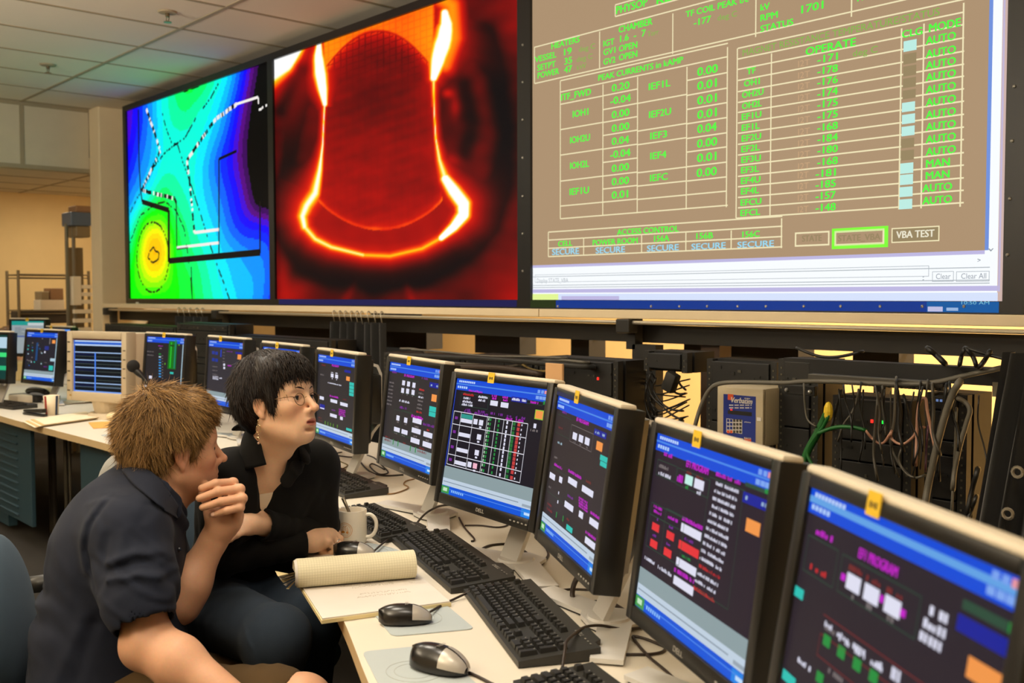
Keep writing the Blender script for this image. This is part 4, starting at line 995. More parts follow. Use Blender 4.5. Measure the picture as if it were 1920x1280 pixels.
def rr_(x0_, x1_, za, zb_, m, y=-.0004): g.quad((x0_, y, za), (x1_, y, za), (x1_, y, zb_), (x0_, y, zb_), m)
g.box((0, .004, 0), (W, .0072, H), emi((4, 14, 22), 1))
def tv_uv(u0, u1, v0, v1, m, y=-.0004): rr_((u0-.5)*W, (u1-.5)*W, (.5-v1)*H, (.5-v0)*H, m, y)
tv_uv(0, 1, 0, .025, emi((70, 20, 16), 1)); tv_uv(.02, 1, .03, .13, emi((180, 204, 236), 1)); tv_uv(.02, 1, .06, .10, emi((30, 90, 200), 1), -.0006); tv_uv(0, .025, .03, 1, emi((40, 100, 210), 1)); tv_uv(.97, 1, .06, 1, emi((150, 186, 230), 1)); tv_uv(0, 1, .975, 1, emi((120, 160, 236), 1))
for v, cc in ((.255, 1), (.40, 1), (.54, 1), (.69, 1), (.83, 1), (.90, 0)): tv_uv(.02, .98, v-.009, v+.009, emi((160, 190, 230), 1) if cc else emi((90, 110, 130), 1))
for v in (.33, .47, .61, .77, .88): tv_uv(.45 if v > .7 else .02, .98, v-.004, v+.004, emi((70, 84, 80), 1))
tv_uv(.43, .455, .26, .97, emi((70, 130, 240), 1), -.0006)
for k in range(5): tv_uv(.04, .42, .27+k*.145, .29+k*.145+.03, emi((2, 14, 50), 1), -.0005)
g.build('screen', None, tv)
c = MB(); c.M = Ml
for k in range(6): c.box((x0+.02, -.0155, .13-k*.055), (.022, .002, .006), M_dark)
for k in range(4): c.box((x1-.014, -.0155, .09-k*.05), (.018, .002, .005), M_dark)
c.box((x0+.035, -.0155, z0+.03), (.014, .002, .009), mat('badge_gold', (150, 120, 50), .4)); c.build('side_keys', None, tv)
# ------------------------------------------------------------------ keyboards, mice, mats
M_key = mat('key_black', (30, 29, 26), .45); M_case = mat('keyboard_case', (38, 37, 33), .5); M_legend = mat('legend_white', (120, 118, 110), .6)
def kb_parts():
    case = MB(); L, Dp = .455, .155
    case.add([(0, 0, .002), (L, 0, .002), (L, Dp, .002), (0, Dp, .002), (0, 0, .014), (L, 0, .014), (L, Dp, .026), (0, Dp, .026)], [(0, 3, 2, 1), (4, 5, 6, 7), (0, 1, 5, 4), (1, 2, 6, 5), (2, 3, 7, 6), (3, 0, 4, 7)], M_case)
    case.prism([(L-.125, Dp-.004), (L-.03, Dp-.004), (L-.045, Dp+.016), (L-.11, Dp+.016)], .004, .024, M_case)
    keys = MB(); leg = keys; p = .0188
    def key(x, y, w=1, d=1):
        zb = .013+.078*y; w_, d_ = w*p-.0026, d*p-.0026; h = .0105
        V = [(x, y, zb), (x+w_, y, zb), (x+w_, y+d_, zb), (x, y+d_, zb)]
        i = .0028; V += [(x+i, y+i*.6, zb+h), (x+w_-i, y+i*.6, zb+h), (x+w_-i, y+d_-i*1.2, zb+h+.001), (x+i, y+d_-i*1.2, zb+h+.001)]
        keys.add(V, [(4, 5, 6, 7), (0, 1, 5, 4), (1, 2, 6, 5), (2, 3, 7, 6), (3, 0, 4, 7)], M_key)
        leg.quad((x+.0045, y+d_-.0072, zb+h+.0009), (x+.0075, y+d_-.0072, zb+h+.0009), (x+.0075, y+d_-.0042, zb+h+.0013), (x+.0045, y+d_-.0042, zb+h+.0013), M_legend)
    x0, y0 = .011, .008
    rows = [[1.25, 1.25, 1.25, 6.25, 1.25, 1.25, 1.25, 1.25], [2.25]+[1]*10+[2.75], [1.75]+[1]*11+[2.25], [1.5]+[1]*12+[1.5], [1]*13+[2]]
    for r, ws in enumerate(rows):
        x = x0
        for w in ws: key(x, y0+r*p, w); x += w*p
    yt = y0+5*p+.009
    for k in (0, 2, 3, 4, 5, 6.5, 7.5, 8.5, 9.5, 11, 12, 13, 14): key(x0+k*p, yt)
    xn = x0+15*p+.008
    for k in range(3):
        key(xn+k*p, yt); key(xn+k*p, y0+4*p); key(xn+k*p, y0+3*p); key(xn+k*p, y0)
    key(xn+p, y0+p)
    xk = xn+3*p+.008
    key(xk, y0, 2); key(xk+2*p, y0); key(xk+3*p, y0, 1, 2)
    for r in (1, 2, 3):
        for k in range(3): key(xk+k*p, y0+r*p)
    key(xk+3*p, y0+2*p, 1, 2)
    for k in range(4): key(xk+k*p, y0+4*p)
    b = MB(); b.text('DELL', L-.10, L-.065, .009, Matrix(((1, 0, 0, 0), (0, 1, 0, Dp-.016), (0, 0, 1, .0262), (0, 0, 0, 1))), M_logo, True)
    for k in range(3): b.box((L-.05+k*.014, Dp-.012, .0262), (.005, .003, .0008), M_legend)
    return case, keys, b
KP = None
def keyboard(label, P1, P2, sc=None):
    global KP
    a, b = at_z(*P1, ZD), at_z(*P2, ZD); d = b-a; L = float(np.hypot(d[0], d[1])); ang = math.atan2(d[1], d[0])
    t = thing('keyboard', label, 'keyboard', (a[0], a[1], ZD), ang, 'black keyboards on the desk')
    s = sc or L/.455; t.scale = (s, min(s, 1.04), 1.0)
    if KP is None:
        k = kb_parts(); os_ = [k[0].build('case', None, t), k[1].build('keys', None, t), k[2].build('lettering', None, t)]
        KP = os_
    else:
        for o in KP: c = o.copy(); COL.objects.link(c); c.parent = t
    return t
keyboard('black keyboard beside the two mice, in front of the rightmost full stand', (869, 1115), (972, 1254))
keyboard('black keyboard at the right edge of the yellow notepad roll', (735, 1017), (845, 1114))
keyboard('black keyboard directly behind the white mug', (622, 966), (714, 1019))
keyboard('black keyboard cut off by the bottom edge, close to the silver fronted mouse', (962, 1290), (1120, 1440), 1.0)
a = at_z(646, 936, ZD); b_ = at_z(560, 900, ZD)
t = keyboard('black keyboard whose end shows past the woman\'s black sleeve', (556, 892), (646, 936))
keyboard('distant keyboard at the far left front edge of the desk', (-45, 760), (72, 775), 1.0)

M_mouse = mat('mouse_black', (20, 19, 18), .26, coat=.15); M_msil = mat('mouse_silver', (186, 180, 170), .34, metal=.3)
def mouse_surf(mb, s0, s1, a0, a1, off, m, ns=14, na=14):
    V = []; Fc = []
    for i in range(ns+1):
        s = s0+(s1-s0)*i/ns; x = (s-.5)*.118
        e = max(0.0, 1-abs(2*s-1)**2.6)**.5
        w = (.0325*e*(1-.10*s)) + off; h = (.039*max(0.0, 1-abs((s-.42)/.6)**2.3)**.62 if s < .97 else .010) + off
        h = max(h, .011*e+.002)
        for j in range(na+1):
            a = a0+(a1-a0)*j/na; V.append((x+(off if s > .9 else 0), -w*math.cos(a), .004+h*math.sin(a)**.8 if 0 < a < math.pi else .004))
    for i in range(ns):
        for j in range(na): Fc.append((i*(na+1)+j, (i+1)*(na+1)+j, (i+1)*(na+1)+j+1, i*(na+1)+j+1))
    mb.add(V, Fc, m)
def mouse(label, rear, front, silver=True, z=ZD):
    a, b = at_z(*rear, z), at_z(*front, z); d = b-a; ang = math.atan2(d[1], d[0]); mid = (a+b)/2
    t = thing('computer_mouse', label, 'mouse', (mid[0], mid[1], z), ang, 'black computer mice')
    s = float(np.hypot(d[0], d[1]))/.118; t.scale = (min(max(s, .95), 1.08),)*3
    c = MB(); mouse_surf(c, 0, 1, 0, math.pi, 0, M_mouse); c.cyl((0, 0, .001), (0, 0, .005), .027, m=M_mouse, n=20); c.build('body', None, t, smooth=True)
    for k, (p, q) in enumerate(((.22, 1.50), (1.64, 2.92))):
        c = MB(); mouse_surf(c, .64, .985, p, q, .0009, M_msil if silver else M_mouse); c.build('button', None, t, smooth=True)
    c = MB(); c.cyl((.031, -.0035, .026), (.031, .0035, .026), .0095, m=M_dark, n=18); c.build('scroll_wheel', None, t)
    c = MB(); c.text('DELL', -.011, .011, .007, Matrix(((0, 1, 0, .0), (-1, 0, 0, .0), (0, 0, 1, .0432), (0, 0, 0, 1))), M_logo, True); c.build('lettering', None, t)
    return t
M_pad = mat('mouse_mat_grey', (178, 188, 190), .5)
def mpad(label, pts):
    P = [at_z(*p, ZD) for p in pts]; c0 = sum(P)/len(P)
    t = thing('mouse_mat', label, 'mouse mat', (c0[0], c0[1], ZD), 0, 'thin grey mouse mats')
    loc = [Vector((p[0]-c0[0], p[1]-c0[1], 0)) for p in P]; poly = []
    n = len(loc)
    for i in range(n):
        a, b, c_ = loc[i-1], loc[i], loc[(i+1) % n]
        u = (a-b).normalized()*.018; v = (c_-b).normalized()*.018
        for k in range(5):
            s = k/4; poly.append(tuple(((b+u)*(1-s)**2+b*2*s*(1-s)+(b+v)*s*s)[:2]))
    area = sum(poly[i-1][0]*poly[i][1]-poly[i][0]*poly[i-1][1] for i in range(len(poly)))
    if area < 0: poly.reverse()
    c = MB(); c.prism(poly, .0004, .0024, M_pad); c.build('mat_sheet', None, t)
    c = MB(); tr = [(.055*math.cos(i/30*6.283)-.01, .05*math.sin(i/30*6.283)) for i in range(31)]
    c.tube([(x, y, .0025) for x, y in tr], .0006, mat('mat_print', (166, 170, 166), .5), 4)
    c.tube([(x*.7-.004, y*.7, .0025) for x, y in tr], .0005, mat('mat_print', (166, 170, 166), .5), 4); c.build('printed_rings', None, t)
    return t
mpad('grey mouse mat under the black mouse next to the notepad corner', [(700, 1151), (828, 1128), (890, 1180), (735, 1194)])
mpad('grey mouse mat at the bottom edge under the silver fronted mouse', [(679, 1223), (812, 1210), (912, 1300), (735, 1335)])
mpad('grey mouse mat near the mug, mostly covered by the notepad roll', [(610, 1050), (690, 1018), (735, 1028), (790, 1048)])
mpad('pale mouse mat on the far desk behind the man\'s hair', [(188, 816), (240, 808), (300, 822), (240, 832)])
mouse('black mouse on the mat beside the notepad, nose toward the keyboards', (712, 1168), (808, 1166), True, ZD+.0025)
mouse('black mouse with bright silver buttons nearest the bottom edge', (772, 1242), (878, 1268), True, ZD+.0025)
mouse('black mouse between the clenched hand and the white mug', (626, 1042), (702, 1044), True, ZD+.0025)
mouse('small dark mouse on the far desk just left of the man\'s hair', (214, 822), (246, 822), False, ZD+.0025)

# ------------------------------------------------------------------ mug and spoon
mp = at_z(661, 1017, ZD); cdir = math.atan2(-mp[1], -mp[0])
M_mug = mat('mug_glaze', (246, 238, 220), .22, coat=.3); M_orange = mat('mug_print_orange', (214, 140, 40), .4)
mug = thing('coffee_mug', 'white coffee mug with an orange round emblem on the desk', 'mug', (mp[0], mp[1], ZD))
c = MB(); rm = .0405; hm = .094
c.lathe([(0, .002), (rm-.006, .0), (rm-.002, .003), (rm, .008), (rm, hm-.003), (rm-.001, hm), (rm-.0035, hm), (rm-.0045, hm-.004), (rm-.0045, .03)], M_mug, 40)
c.build('cup', None, mug, smooth=True, auto=60)
c = MB(); c.lathe([(0, hm-.022), (rm-.0046, hm-.022)], mat('coffee', (150, 120, 74), .15), 30); c.build('drink', None, mug)
ha = cdir+rad(72)   # handle to the right in the picture
hx, hy = math.cos(ha), math.sin(ha)
c = MB(); c.tube([(hx*r, hy*r, z) for r, z in ((rm-.002, .080), (rm+.012, .081), (rm+.025, .070), (rm+.029, .052), (rm+.024, .032), (rm+.012, .02), (rm-.002, .018))], .0055, M_mug, 9, smooth_n=4); c.build('handle', None, mug, smooth=True)
c = MB(); ea = cdir-rad(30)
def on_mug(u, v, o=.0005):
    a = ea+u/rm; return ((rm+o)*math.cos(a), (rm+o)*math.sin(a), .044+v)
def mstroke(pts, w):
    for (u0, v0), (u1, v1) in zip(pts[:-1], pts[1:]):
        d = Vector((u1-u0, v1-v0)); 
        if d.length < 1e-6: continue
        n = Vector((-d.y, d.x)).normalized()*w/2
        c.quad(on_mug(u0-n.x, v0-n.y), on_mug(u1-n.x, v1-n.y), on_mug(u1+n.x, v1+n.y), on_mug(u0+n.x, v0+n.y), M_orange)
ring = [(math.cos(i/36*6.283), math.sin(i/36*6.283)) for i in range(37)]
mstroke([(x*.0205, y*.0205) for x, y in ring], .0010); mstroke([(x*.0165, y*.0165) for x, y in ring], .0007)
for x in (-.008, -.003, .002, .007): mstroke([(x, -.002), (x, .011-abs(x)*.4)], .0011)
mstroke([(-.0115, .000), (.0115, .001)], .001); mstroke([(-.004, .008), (.006, .012)], .001); mstroke([(-.010, .006), (-.002, .012)], .0008)
for i in range(9):
    a = .5+i*.32; mstroke([(-.006+.002*math.cos(a*3), -.008), (-.006+.0075*math.cos(a), -.008+.006*math.sin(a))], .0016)
for i in range(5): mstroke([(.004, -.006), (.004+.008*math.cos(i*.5-1), -.006+.006*math.sin(i*.5-1))], .0012)
c.build('emblem', None, mug)
sp = thing('teaspoon', 'metal spoon handle sticking out of the white mug', 'spoon', (mp[0], mp[1], ZD))
lx, ly = math.cos(cdir-rad(75)), math.sin(cdir-rad(75))
c = MB(); c.tube([(-lx*.012, -ly*.012, .03), (lx*.006, ly*.006, .08), (lx*.026, ly*.026, .128)], .0040, mat('spoon_steel', (170, 158, 134), .3, metal=.8), 8, rr=[.005, .0042, .0056]); c.build('spoon_handle', None, sp, smooth=True)

# ------------------------------------------------------------------ notepad
def grid_mat(name, base, line, pitch, roll_r=None):
    m = bpy.data.materials.new(name); m.use_nodes = True; nt = m.node_tree; b = nt.nodes['Principled BSDF']; b.inputs['Roughness'].default_value = .8
    tc = nt.nodes.new('ShaderNodeTexCoord'); sx = nt.nodes.new('ShaderNodeSeparateXYZ'); nt.links.new(tc.outputs['Object'], sx.inputs[0])
    def math_(op, a, b_=None):
        n = nt.nodes.new('ShaderNodeMath'); n.operation = op
        for i, v in enumerate((a, b_)):
            if v is None: continue
            if isinstance(v, (int, float)): n.inputs[i].default_value = v
            else: nt.links.new(v, n.inputs[i])
        return n.outputs[0]
    X = sx.outputs[0]
    Y = sx.outputs[1] if roll_r is None else math_('MULTIPLY', math_('ARCTAN2', sx.outputs[1], sx.outputs[2]), roll_r)
    fx = math_('LESS_THAN', math_('FRACT', math_('DIVIDE', math_('ADD', X, 10.0), pitch)), .14); fy = math_('LESS_THAN', math_('FRACT', math_('DIVIDE', math_('ADD', Y, 10.0), pitch)), .14)
    f = math_('MAXIMUM', fx, fy)
    mx = nt.nodes.new('ShaderNodeMix'); mx.data_type = 'RGBA'; nt.links.new(f, mx.inputs[0]); mx.inputs[6].default_value = (*lin(base), 1); mx.inputs[7].default_value = (*lin(line), 1)
    nt.links.new(mx.outputs[2], b.inputs['Base Color']); return m
A_, B2, C2, D2 = [at_z(*p, ZD+.012) for p in ((556, 1086), (603, 1160), (846, 1127), (772, 1064))]
npad = thing('notepad', 'pale squared paper notepad with its pages rolled over, hanging past the desk edge', 'notepad', (A_[0], A_[1], ZD))
c = MB(); P = [Vector((p[0]-A_[0], p[1]-A_[1], 0)) for p in (A_, B2, C2, D2)]
M_page = mat('page_cream', (222, 215, 206), .85); M_pageedge = mat('page_edge_yellow', (228, 210, 158), .85)
for z0, z1, g, m in ((.0012, .009, 1.0, M_pageedge), (.0092, .0122, .985, M_page)):
    cc = sum(P, Vector())/4; q = [tuple((cc+(p-cc)*g)[:2]) for p in P]
    c.prism(q, z0, z1, m)
c.build('pages', None, npad)
c = MB(); M_pen = mat('pencil_grey', (196, 186, 172), .9); rs = random.Random(5)
ex, ey = (P[3]-P[0]), (P[1]-P[0])
def onpad(u, v): q = P[0]+ex*u+ey*v; return Vector((q.x, q.y, .0126))
for row, (v, u0, u1) in enumerate(((.30, .30, .8), (.37, .38, .72), (.55, .40, .78), (.62, .36, .80), (.26, .84, .93), (.40, .86, .9))):
    u = u0
    while u < u1:
        du = rs.uniform(.006, .018); pts = [onpad(u+du*k/3, v+rs.uniform(-.02, .02)) for k in range(4)]
        c.tube(pts, .00035, M_pen, 4); u += du+rs.uniform(.002, .012)
c.build('handwriting', None, npad)
a0 = at_z(556, 1074, ZD+.045); a1 = at_z(776, 1056, ZD+.045); d = a1-a0; L = float(np.linalg.norm(d[:2])); ang = math.atan2(d[1], d[0])
rr0 = .036
roll = MB()
def rollsheet(r0, r1, sgn0, sgn1, x0, x1, m, n=28):
    V = []; Fc = []
    for i in range(n+1):
        a = rad(sgn0+(sgn1-sgn0)*i/n); r = r0+(r1-r0)*i/n
        for x in (x0, x1): V.append((x, r*math.sin(a)*1.05, r*math.cos(a)*.92))
    for i in range(n): Fc.append((2*i, 2*i+1, 2*i+3, 2*i+2))
    roll.add(V, Fc, m)
gm = grid_mat('squared_paper', (224, 216, 186), (204, 196, 162), .0062, rr0)
rollsheet(rr0, rr0, -182, 95, 0, L, gm)
for k in range(1, 4): rollsheet(rr0-.0016*k, rr0-.0012*k, -170, 110-8*k, -.002*k, L-.001*k, M_page)
ro = roll.build('rolled_pages', None, npad, smooth=True)
ro.location = (a0[0]-A_[0], a0[1]-A_[1], .0445); ro.rotation_euler = (0, 0, ang)
c = MB()   # loose sheets fanning out of the left end of the roll
for k in range(5):
    V = [(0, .03, -.012-.003*k), (-.048+.006*k, .006, .008-.011*k), (-.044+.006*k, -.02, .002-.008*k), (0, -.03, .012-.004*k)]
    c.add(V, [(0, 1, 2, 3)], M_page if k % 2 else M_pageedge)
o = c.build('curled_sheets', None, npad); o.location = ro.location; o.rotation_euler = ro.rotation_euler

# ------------------------------------------------------------------ cords on the desk
M_cord = mat('cord_brown_black', (44, 32, 24), .5); M_cordg = mat('cord_grey', (120, 112, 96), .5)
def cord(label, fn_, pts, r=.0028, m=None, z=.0032, lifts=None):
    P = []
    for i, p in enumerate(pts):
        zz = ZD+z+(lifts[i] if lifts else 0); P.append(at_z(*fn_(*p), zz))
    b = P[0]; c = MB(); c.tube([tuple(p-b) for p in P], r, m or M_cord, 7, smooth_n=5)
    o = c.build('cord', None, None, smooth=True); o.location = tuple(b); tag(o, label, 'cord', 'cords lying on the desk'); return o
f6, f2, f5, f7 = fn(700, 880, 3.2), fn(580, 560, 3.688), fn(560, 900, 4.795), fn(940, 1100, 5.05)
cord('thin black mouse cord crossing between the two near keyboards', f6, [(343, 852), (430, 803), (530, 755), (610, 718), (700, 694), (780, 688), (850, 700), (950, 725), (1060, 733), (1180, 718), (1300, 722)], lifts=[.008, .0, .006, .015, .02, .018, .006, 0, 0, 0, 0])
cord('dark cord looping behind the keyboard at the notepad roll', f6, [(712, 612), (680, 570), (634, 522), (636, 488), (690, 458), (760, 447), (812, 446)], .0033)
cord('dark cord curling under the white table screen\'s stand', f6, [(905, 488), (960, 528), (1015, 548), (1050, 505), (1010, 430), (950, 366), (900, 330)], .0033)
cord('dark cord arching past the second stand from the mug', f6, [(250, 336), (300, 275), (350, 240), (420, 215), (530, 212)], .0033, lifts=[0, .03, .045, .03, .0])
cord('dark cord with a kink lying open on the desk middle', f6, [(514, 288), (548, 350), (600, 408), (604, 425), (588, 430)])
cord('thin cord wandering toward the white table screen stand', f6, [(548, 335), (640, 335), (740, 346), (795, 338), (805, 322), (750, 290)], .0024)
cord('cord of the silver fronted mouse running off the bottom', f6, [(570, 1216), (640, 1248), (720, 1290)], .003)
cord('thick black cable sagging below the monitor with two cyan buttons', f6, [(1226, 640), (1200, 705), (1200, 775), (1260, 800), (1400, 796), (1470, 828), (1545, 880)], .006, lifts=[.06, .03, .006, .004, .004, .004, .004])
cord('grey cord rising from the keyboard at the bottom edge', f6, [(1134, 1192), (1150, 1080), (1160, 1030), (1200, 990), (1270, 945), (1370, 936), (1500, 957), (1640, 946)], .003, M_cord, lifts=[.01, .03, .035, .03, .02, .016, .006, .0])
cord('dark cord trailing right in front of the closest stand base', f6, [(1215, 1030), (1300, 1085), (1385, 1125), (1500, 1110), (1650, 1108), (1730, 1095), (1755, 1070)], .003)
cord('dark cord bent sharply beside the nearest monitors', f6, [(1755, 1066), (1660, 1025), (1580, 1002), (1560, 1010), (1640, 1110), (1760, 1212), (1850, 1300)], .003)
cord('dark cord in the tangle left of the woman\'s sleeve', f2, [(85, 1075), (150, 1072), (225, 1060)], .0028)
cord('looping cord in the tangle below the face side monitor', f2, [(110, 1102), (190, 1085), (280, 1094), (345, 1090)], .0028)
cord('black cord sweeping under the stand behind the woman', f2, [(338, 1095), (370, 1150), (430, 1200), (520, 1222), (650, 1216)], .0034)
cord('second black cord sweeping beside the stand behind the woman', f2, [(400, 1080), (450, 1100), (500, 1150), (545, 1200), (480, 1210), (420, 1160), (440, 1140), (520, 1180)], .0028)
cord('olive cord with a wiggle behind the woman\'s shoulder', f2, [(130, 1195), (200, 1185), (265, 1155), (240, 1135), (180, 1110), (165, 1080)], .0024, mat('cord_olive', (110, 92, 44), .5))
cord('thin brown cord beyond the mug and keyboards', f5, [(400, 140), (530, 131), (680, 110), (840, 122), (985, 70), (945, 35), (970, 5), (1040, -10)], .0024, mat('cord_tan', (140, 104, 60), .5))
cord('short black mouse cord right of the white mug', f5, [(683, 632), (740, 582), (800, 535), (850, 515), (905, 520)], .0026, lifts=[.01, .008, .006, .006, .006])
cord('thin cord running to the stand above the mug', f5, [(735, 238), (860, 220), (990, 234), (1145, 236)], .0022, mat('cord_tan', (140, 104, 60), .5))

# ------------------------------------------------------------------ far left end of the desk
def tagd(o, *a, **k): return tag(o, *a, **k)
M_pap = mat('paper_white', (236, 220, 192), .85); M_papt = mat('paper_tan', (204, 176, 120), .85)
p0 = at_z(120, 787, ZD)
t = thing('paper_stack', 'fanned stack of white papers at the left front of the desk', 'papers', (p0[0], p0[1], ZD))
for k in range(5):
    c = MB(); q = [at_z(x-4*k, y+0*k, ZD) for x, y in ((62, 790), (84, 801), (190, 786), (160, 776))]
    M = Matrix.Translation((-p0[0], -p0[1], 0)); V = [(v[0]-p0[0]+.006*k, v[1]-p0[1]-.004*k, .001+.003*(4-k)) for v in q]
    c.add(V+[(x, y, z+.0026) for x, y, z in V], [(0, 1, 2, 3), (4, 5, 6, 7), (0, 1, 5, 4), (1, 2, 6, 5), (2, 3, 7, 6), (3, 0, 4, 7)], M_pap if k % 2 == 0 else M_papt); c.build('sheet', None, t)
p0 = at_z(66, 779, ZD)
t = thing('stapler', 'long black stapler lying before the far left keyboard', 'stapler', (p0[0], p0[1], ZD), rad(12))
c = MB(); c.rbox((0, 0, .008), (.22, .035, .014), .006, M_black); c.build('base', None, t, smooth=True, auto=40)
c = MB(); c.add([(-.105, -.014, .018), (.10, -.014, .022), (.10, .014, .022), (-.105, .014, .018), (-.105, -.012, .03), (.10, -.012, .046), (.10, .012, .046), (-.105, .012, .03)], [(0, 3, 2, 1), (4, 5, 6, 7), (0, 1, 5, 4), (1, 2, 6, 5), (2, 3, 7, 6), (3, 0, 4, 7)], M_black); c.build('arm', None, t)
p0 = at_z(97, 778, ZD)
t = thing('paper_cup', 'white paper cup with a red and a blue stripe on the far desk', 'cup', (p0[0], p0[1], ZD+.0))
c = MB(); c.lathe([(0, .001), (.036, .001), (.044, .115), (.041, .115), (.034, .01)], M_pap, 24); c.build('cup_wall', None, t, smooth=True)
cda = math.atan2(-p0[1], -p0[0])
for da, m, nm in ((48, mat('stripe_red', (150, 40, 26), .6), 'red_stripe'), (-42, mat('stripe_blue', (34, 52, 84), .6), 'blue_stripe')):
    c = MB(); V = []
    for k in range(5):
        for z, r in ((.002, .0367), (.114, .0446)):
            a = cda-rad(da)+rad(-11+k*5.5); V.append((r*math.cos(a), r*math.sin(a), z))
    c.add(V, [(2*k, 2*k+2, 2*k+3, 2*k+1) for k in range(4)], m); c.build(nm, None, t)
p0 = at_z(214, 787, ZD)
t = thing('cream_mouse', 'cream rounded desk mouse beside the tube monitor', 'mouse', (p0[0], p0[1], ZD))
c = MB(); c.sphere((0, 0, .018), (.055, .04, .026), mat('cream_plastic', (226, 206, 164), .35), 18, 10); c.build('body', None, t, smooth=True)
c = MB(); c.rbox((-.06, .01, .014), (.05, .05, .024), .008, M_black); c.build('front_cap', None, t)
p0 = at_z(170, 795, ZD)
c = MB(); c.rbox((0, 0, .003), (.26, .16, .006), .002, mat('folder_orange', (222, 168, 84), .7)); o = c.build('folder'); o.location = (p0[0]+.1, p0[1]+.05, ZD); o.rotation_euler = (0, 0, -.25); tag(o, 'thin orange folder under the papers by the cream mouse', 'folder')
# telephone and black clutter before the left monitor
p0 = at_z(70, 752, ZD)
t = thing('desk_telephone', 'black desk telephone lying below the far left monitor', 'telephone', (p0[0], p0[1]+.02, ZD), .2)
c = MB(); c.rbox((0, 0, .022), (.2, .17, .04), .012, M_black); c.build('base', None, t, smooth=True, auto=40)
c = MB(); c.tube([(-.12, -.02, .058), (-.09, -.02, .07), (0, -.02, .076), (.09, -.02, .07), (.12, -.02, .058)], .018, M_black, 10, smooth_n=3); c.build('handset', None, t, smooth=True)
c = MB(); c.rbox((.02, .05, .045), (.1, .05, .004), .001, M_grey); c.build('keypad', None, t)
for px, py, sx, sy, sz, m, nm, lab, cat in ((20, 748, .14, .1, .05, M_pap, 'white_box', 'small crumpled white box at the left end of the desk', 'box'), (45, 740, .3, .2, .03, M_black, 'black_binder', 'flat black binder stacked behind the telephone', 'binder'), (62, 733, .12, .08, .055, mat('cream_plastic', (226, 206, 164), .35), 'tape_dispenser', 'small pale tape dispenser on the black binder', 'tape dispenser')):
    p0 = at_z(px, py+8, ZD); c = MB(); c.rbox((0, 0, sz/2), (sx, sy, sz), .01, m); o = c.build(nm, smooth=True, auto=40); o.location = (p0[0], p0[1]+.06, ZD); o.rotation_euler = (0, 0, .15); tag(o, lab, cat)
p0 = at_z(118, 756, ZD); c = MB()
for k in range(3): c.add([(v[0], v[1], v[2]) for v in ((-.18, -.08, .002+.004*k), (.16, -.1+.02*k, .002+.004*k), (.18, .09, .004+.004*k), (-.15, .1, .004+.004*k))], [(0, 1, 2, 3)], M_pap)
o = c.build('loose_papers'); o.location = (p0[0]-.05, p0[1]+.08, ZD); tag(o, 'loose white papers behind the striped paper cup', 'papers')
# gooseneck microphone before the tube monitor
p0 = at_z(300, 812, ZD); mh = at_d(250, 690, float(np.dot(p0-CAMP, _fw)))
t = thing('gooseneck_microphone', 'black microphone on a thin stem rising behind the man\'s hair', 'microphone', (p0[0], p0[1], ZD))
dx, dy, dz = mh-np.array([p0[0], p0[1], ZD])
c = MB(); c.cyl((0, 0, 0), (0, 0, .02), .06, .055, M_black, 20); c.build('base', None, t)
c = MB(); c.tube([(0, 0, .02), (0, 0, dz*.45), (dx*.5, dy*.5, dz*.8), (dx, dy, dz)], .009, M_black, 8, smooth_n=4, rr=[.006, .007, .011, .018]); c.build('stem', None, t, smooth=True)
c = MB(); c.sphere((dx, dy, dz+.01), .032, mat('foam_black', (22, 20, 18), .95, bump=.6, bscale=900), 16, 10); c.build('foam_head', None, t, smooth=True)
# yellow note hanging from the desk side of the F monitor
p0 = at_z(604, 850, ZD+.02); c = MB(); c.rbox((0, 0, .06), (.05, .004, .12), .001, mat('note_yellow', (226, 190, 50), .7)); o = c.build('yellow_note'); o.location = (p0[0], p0[1], ZD); o.rotation_euler = (.05, .1, .4); tag(o, 'small yellow card standing between the woman\'s shoulder and a monitor', 'note')
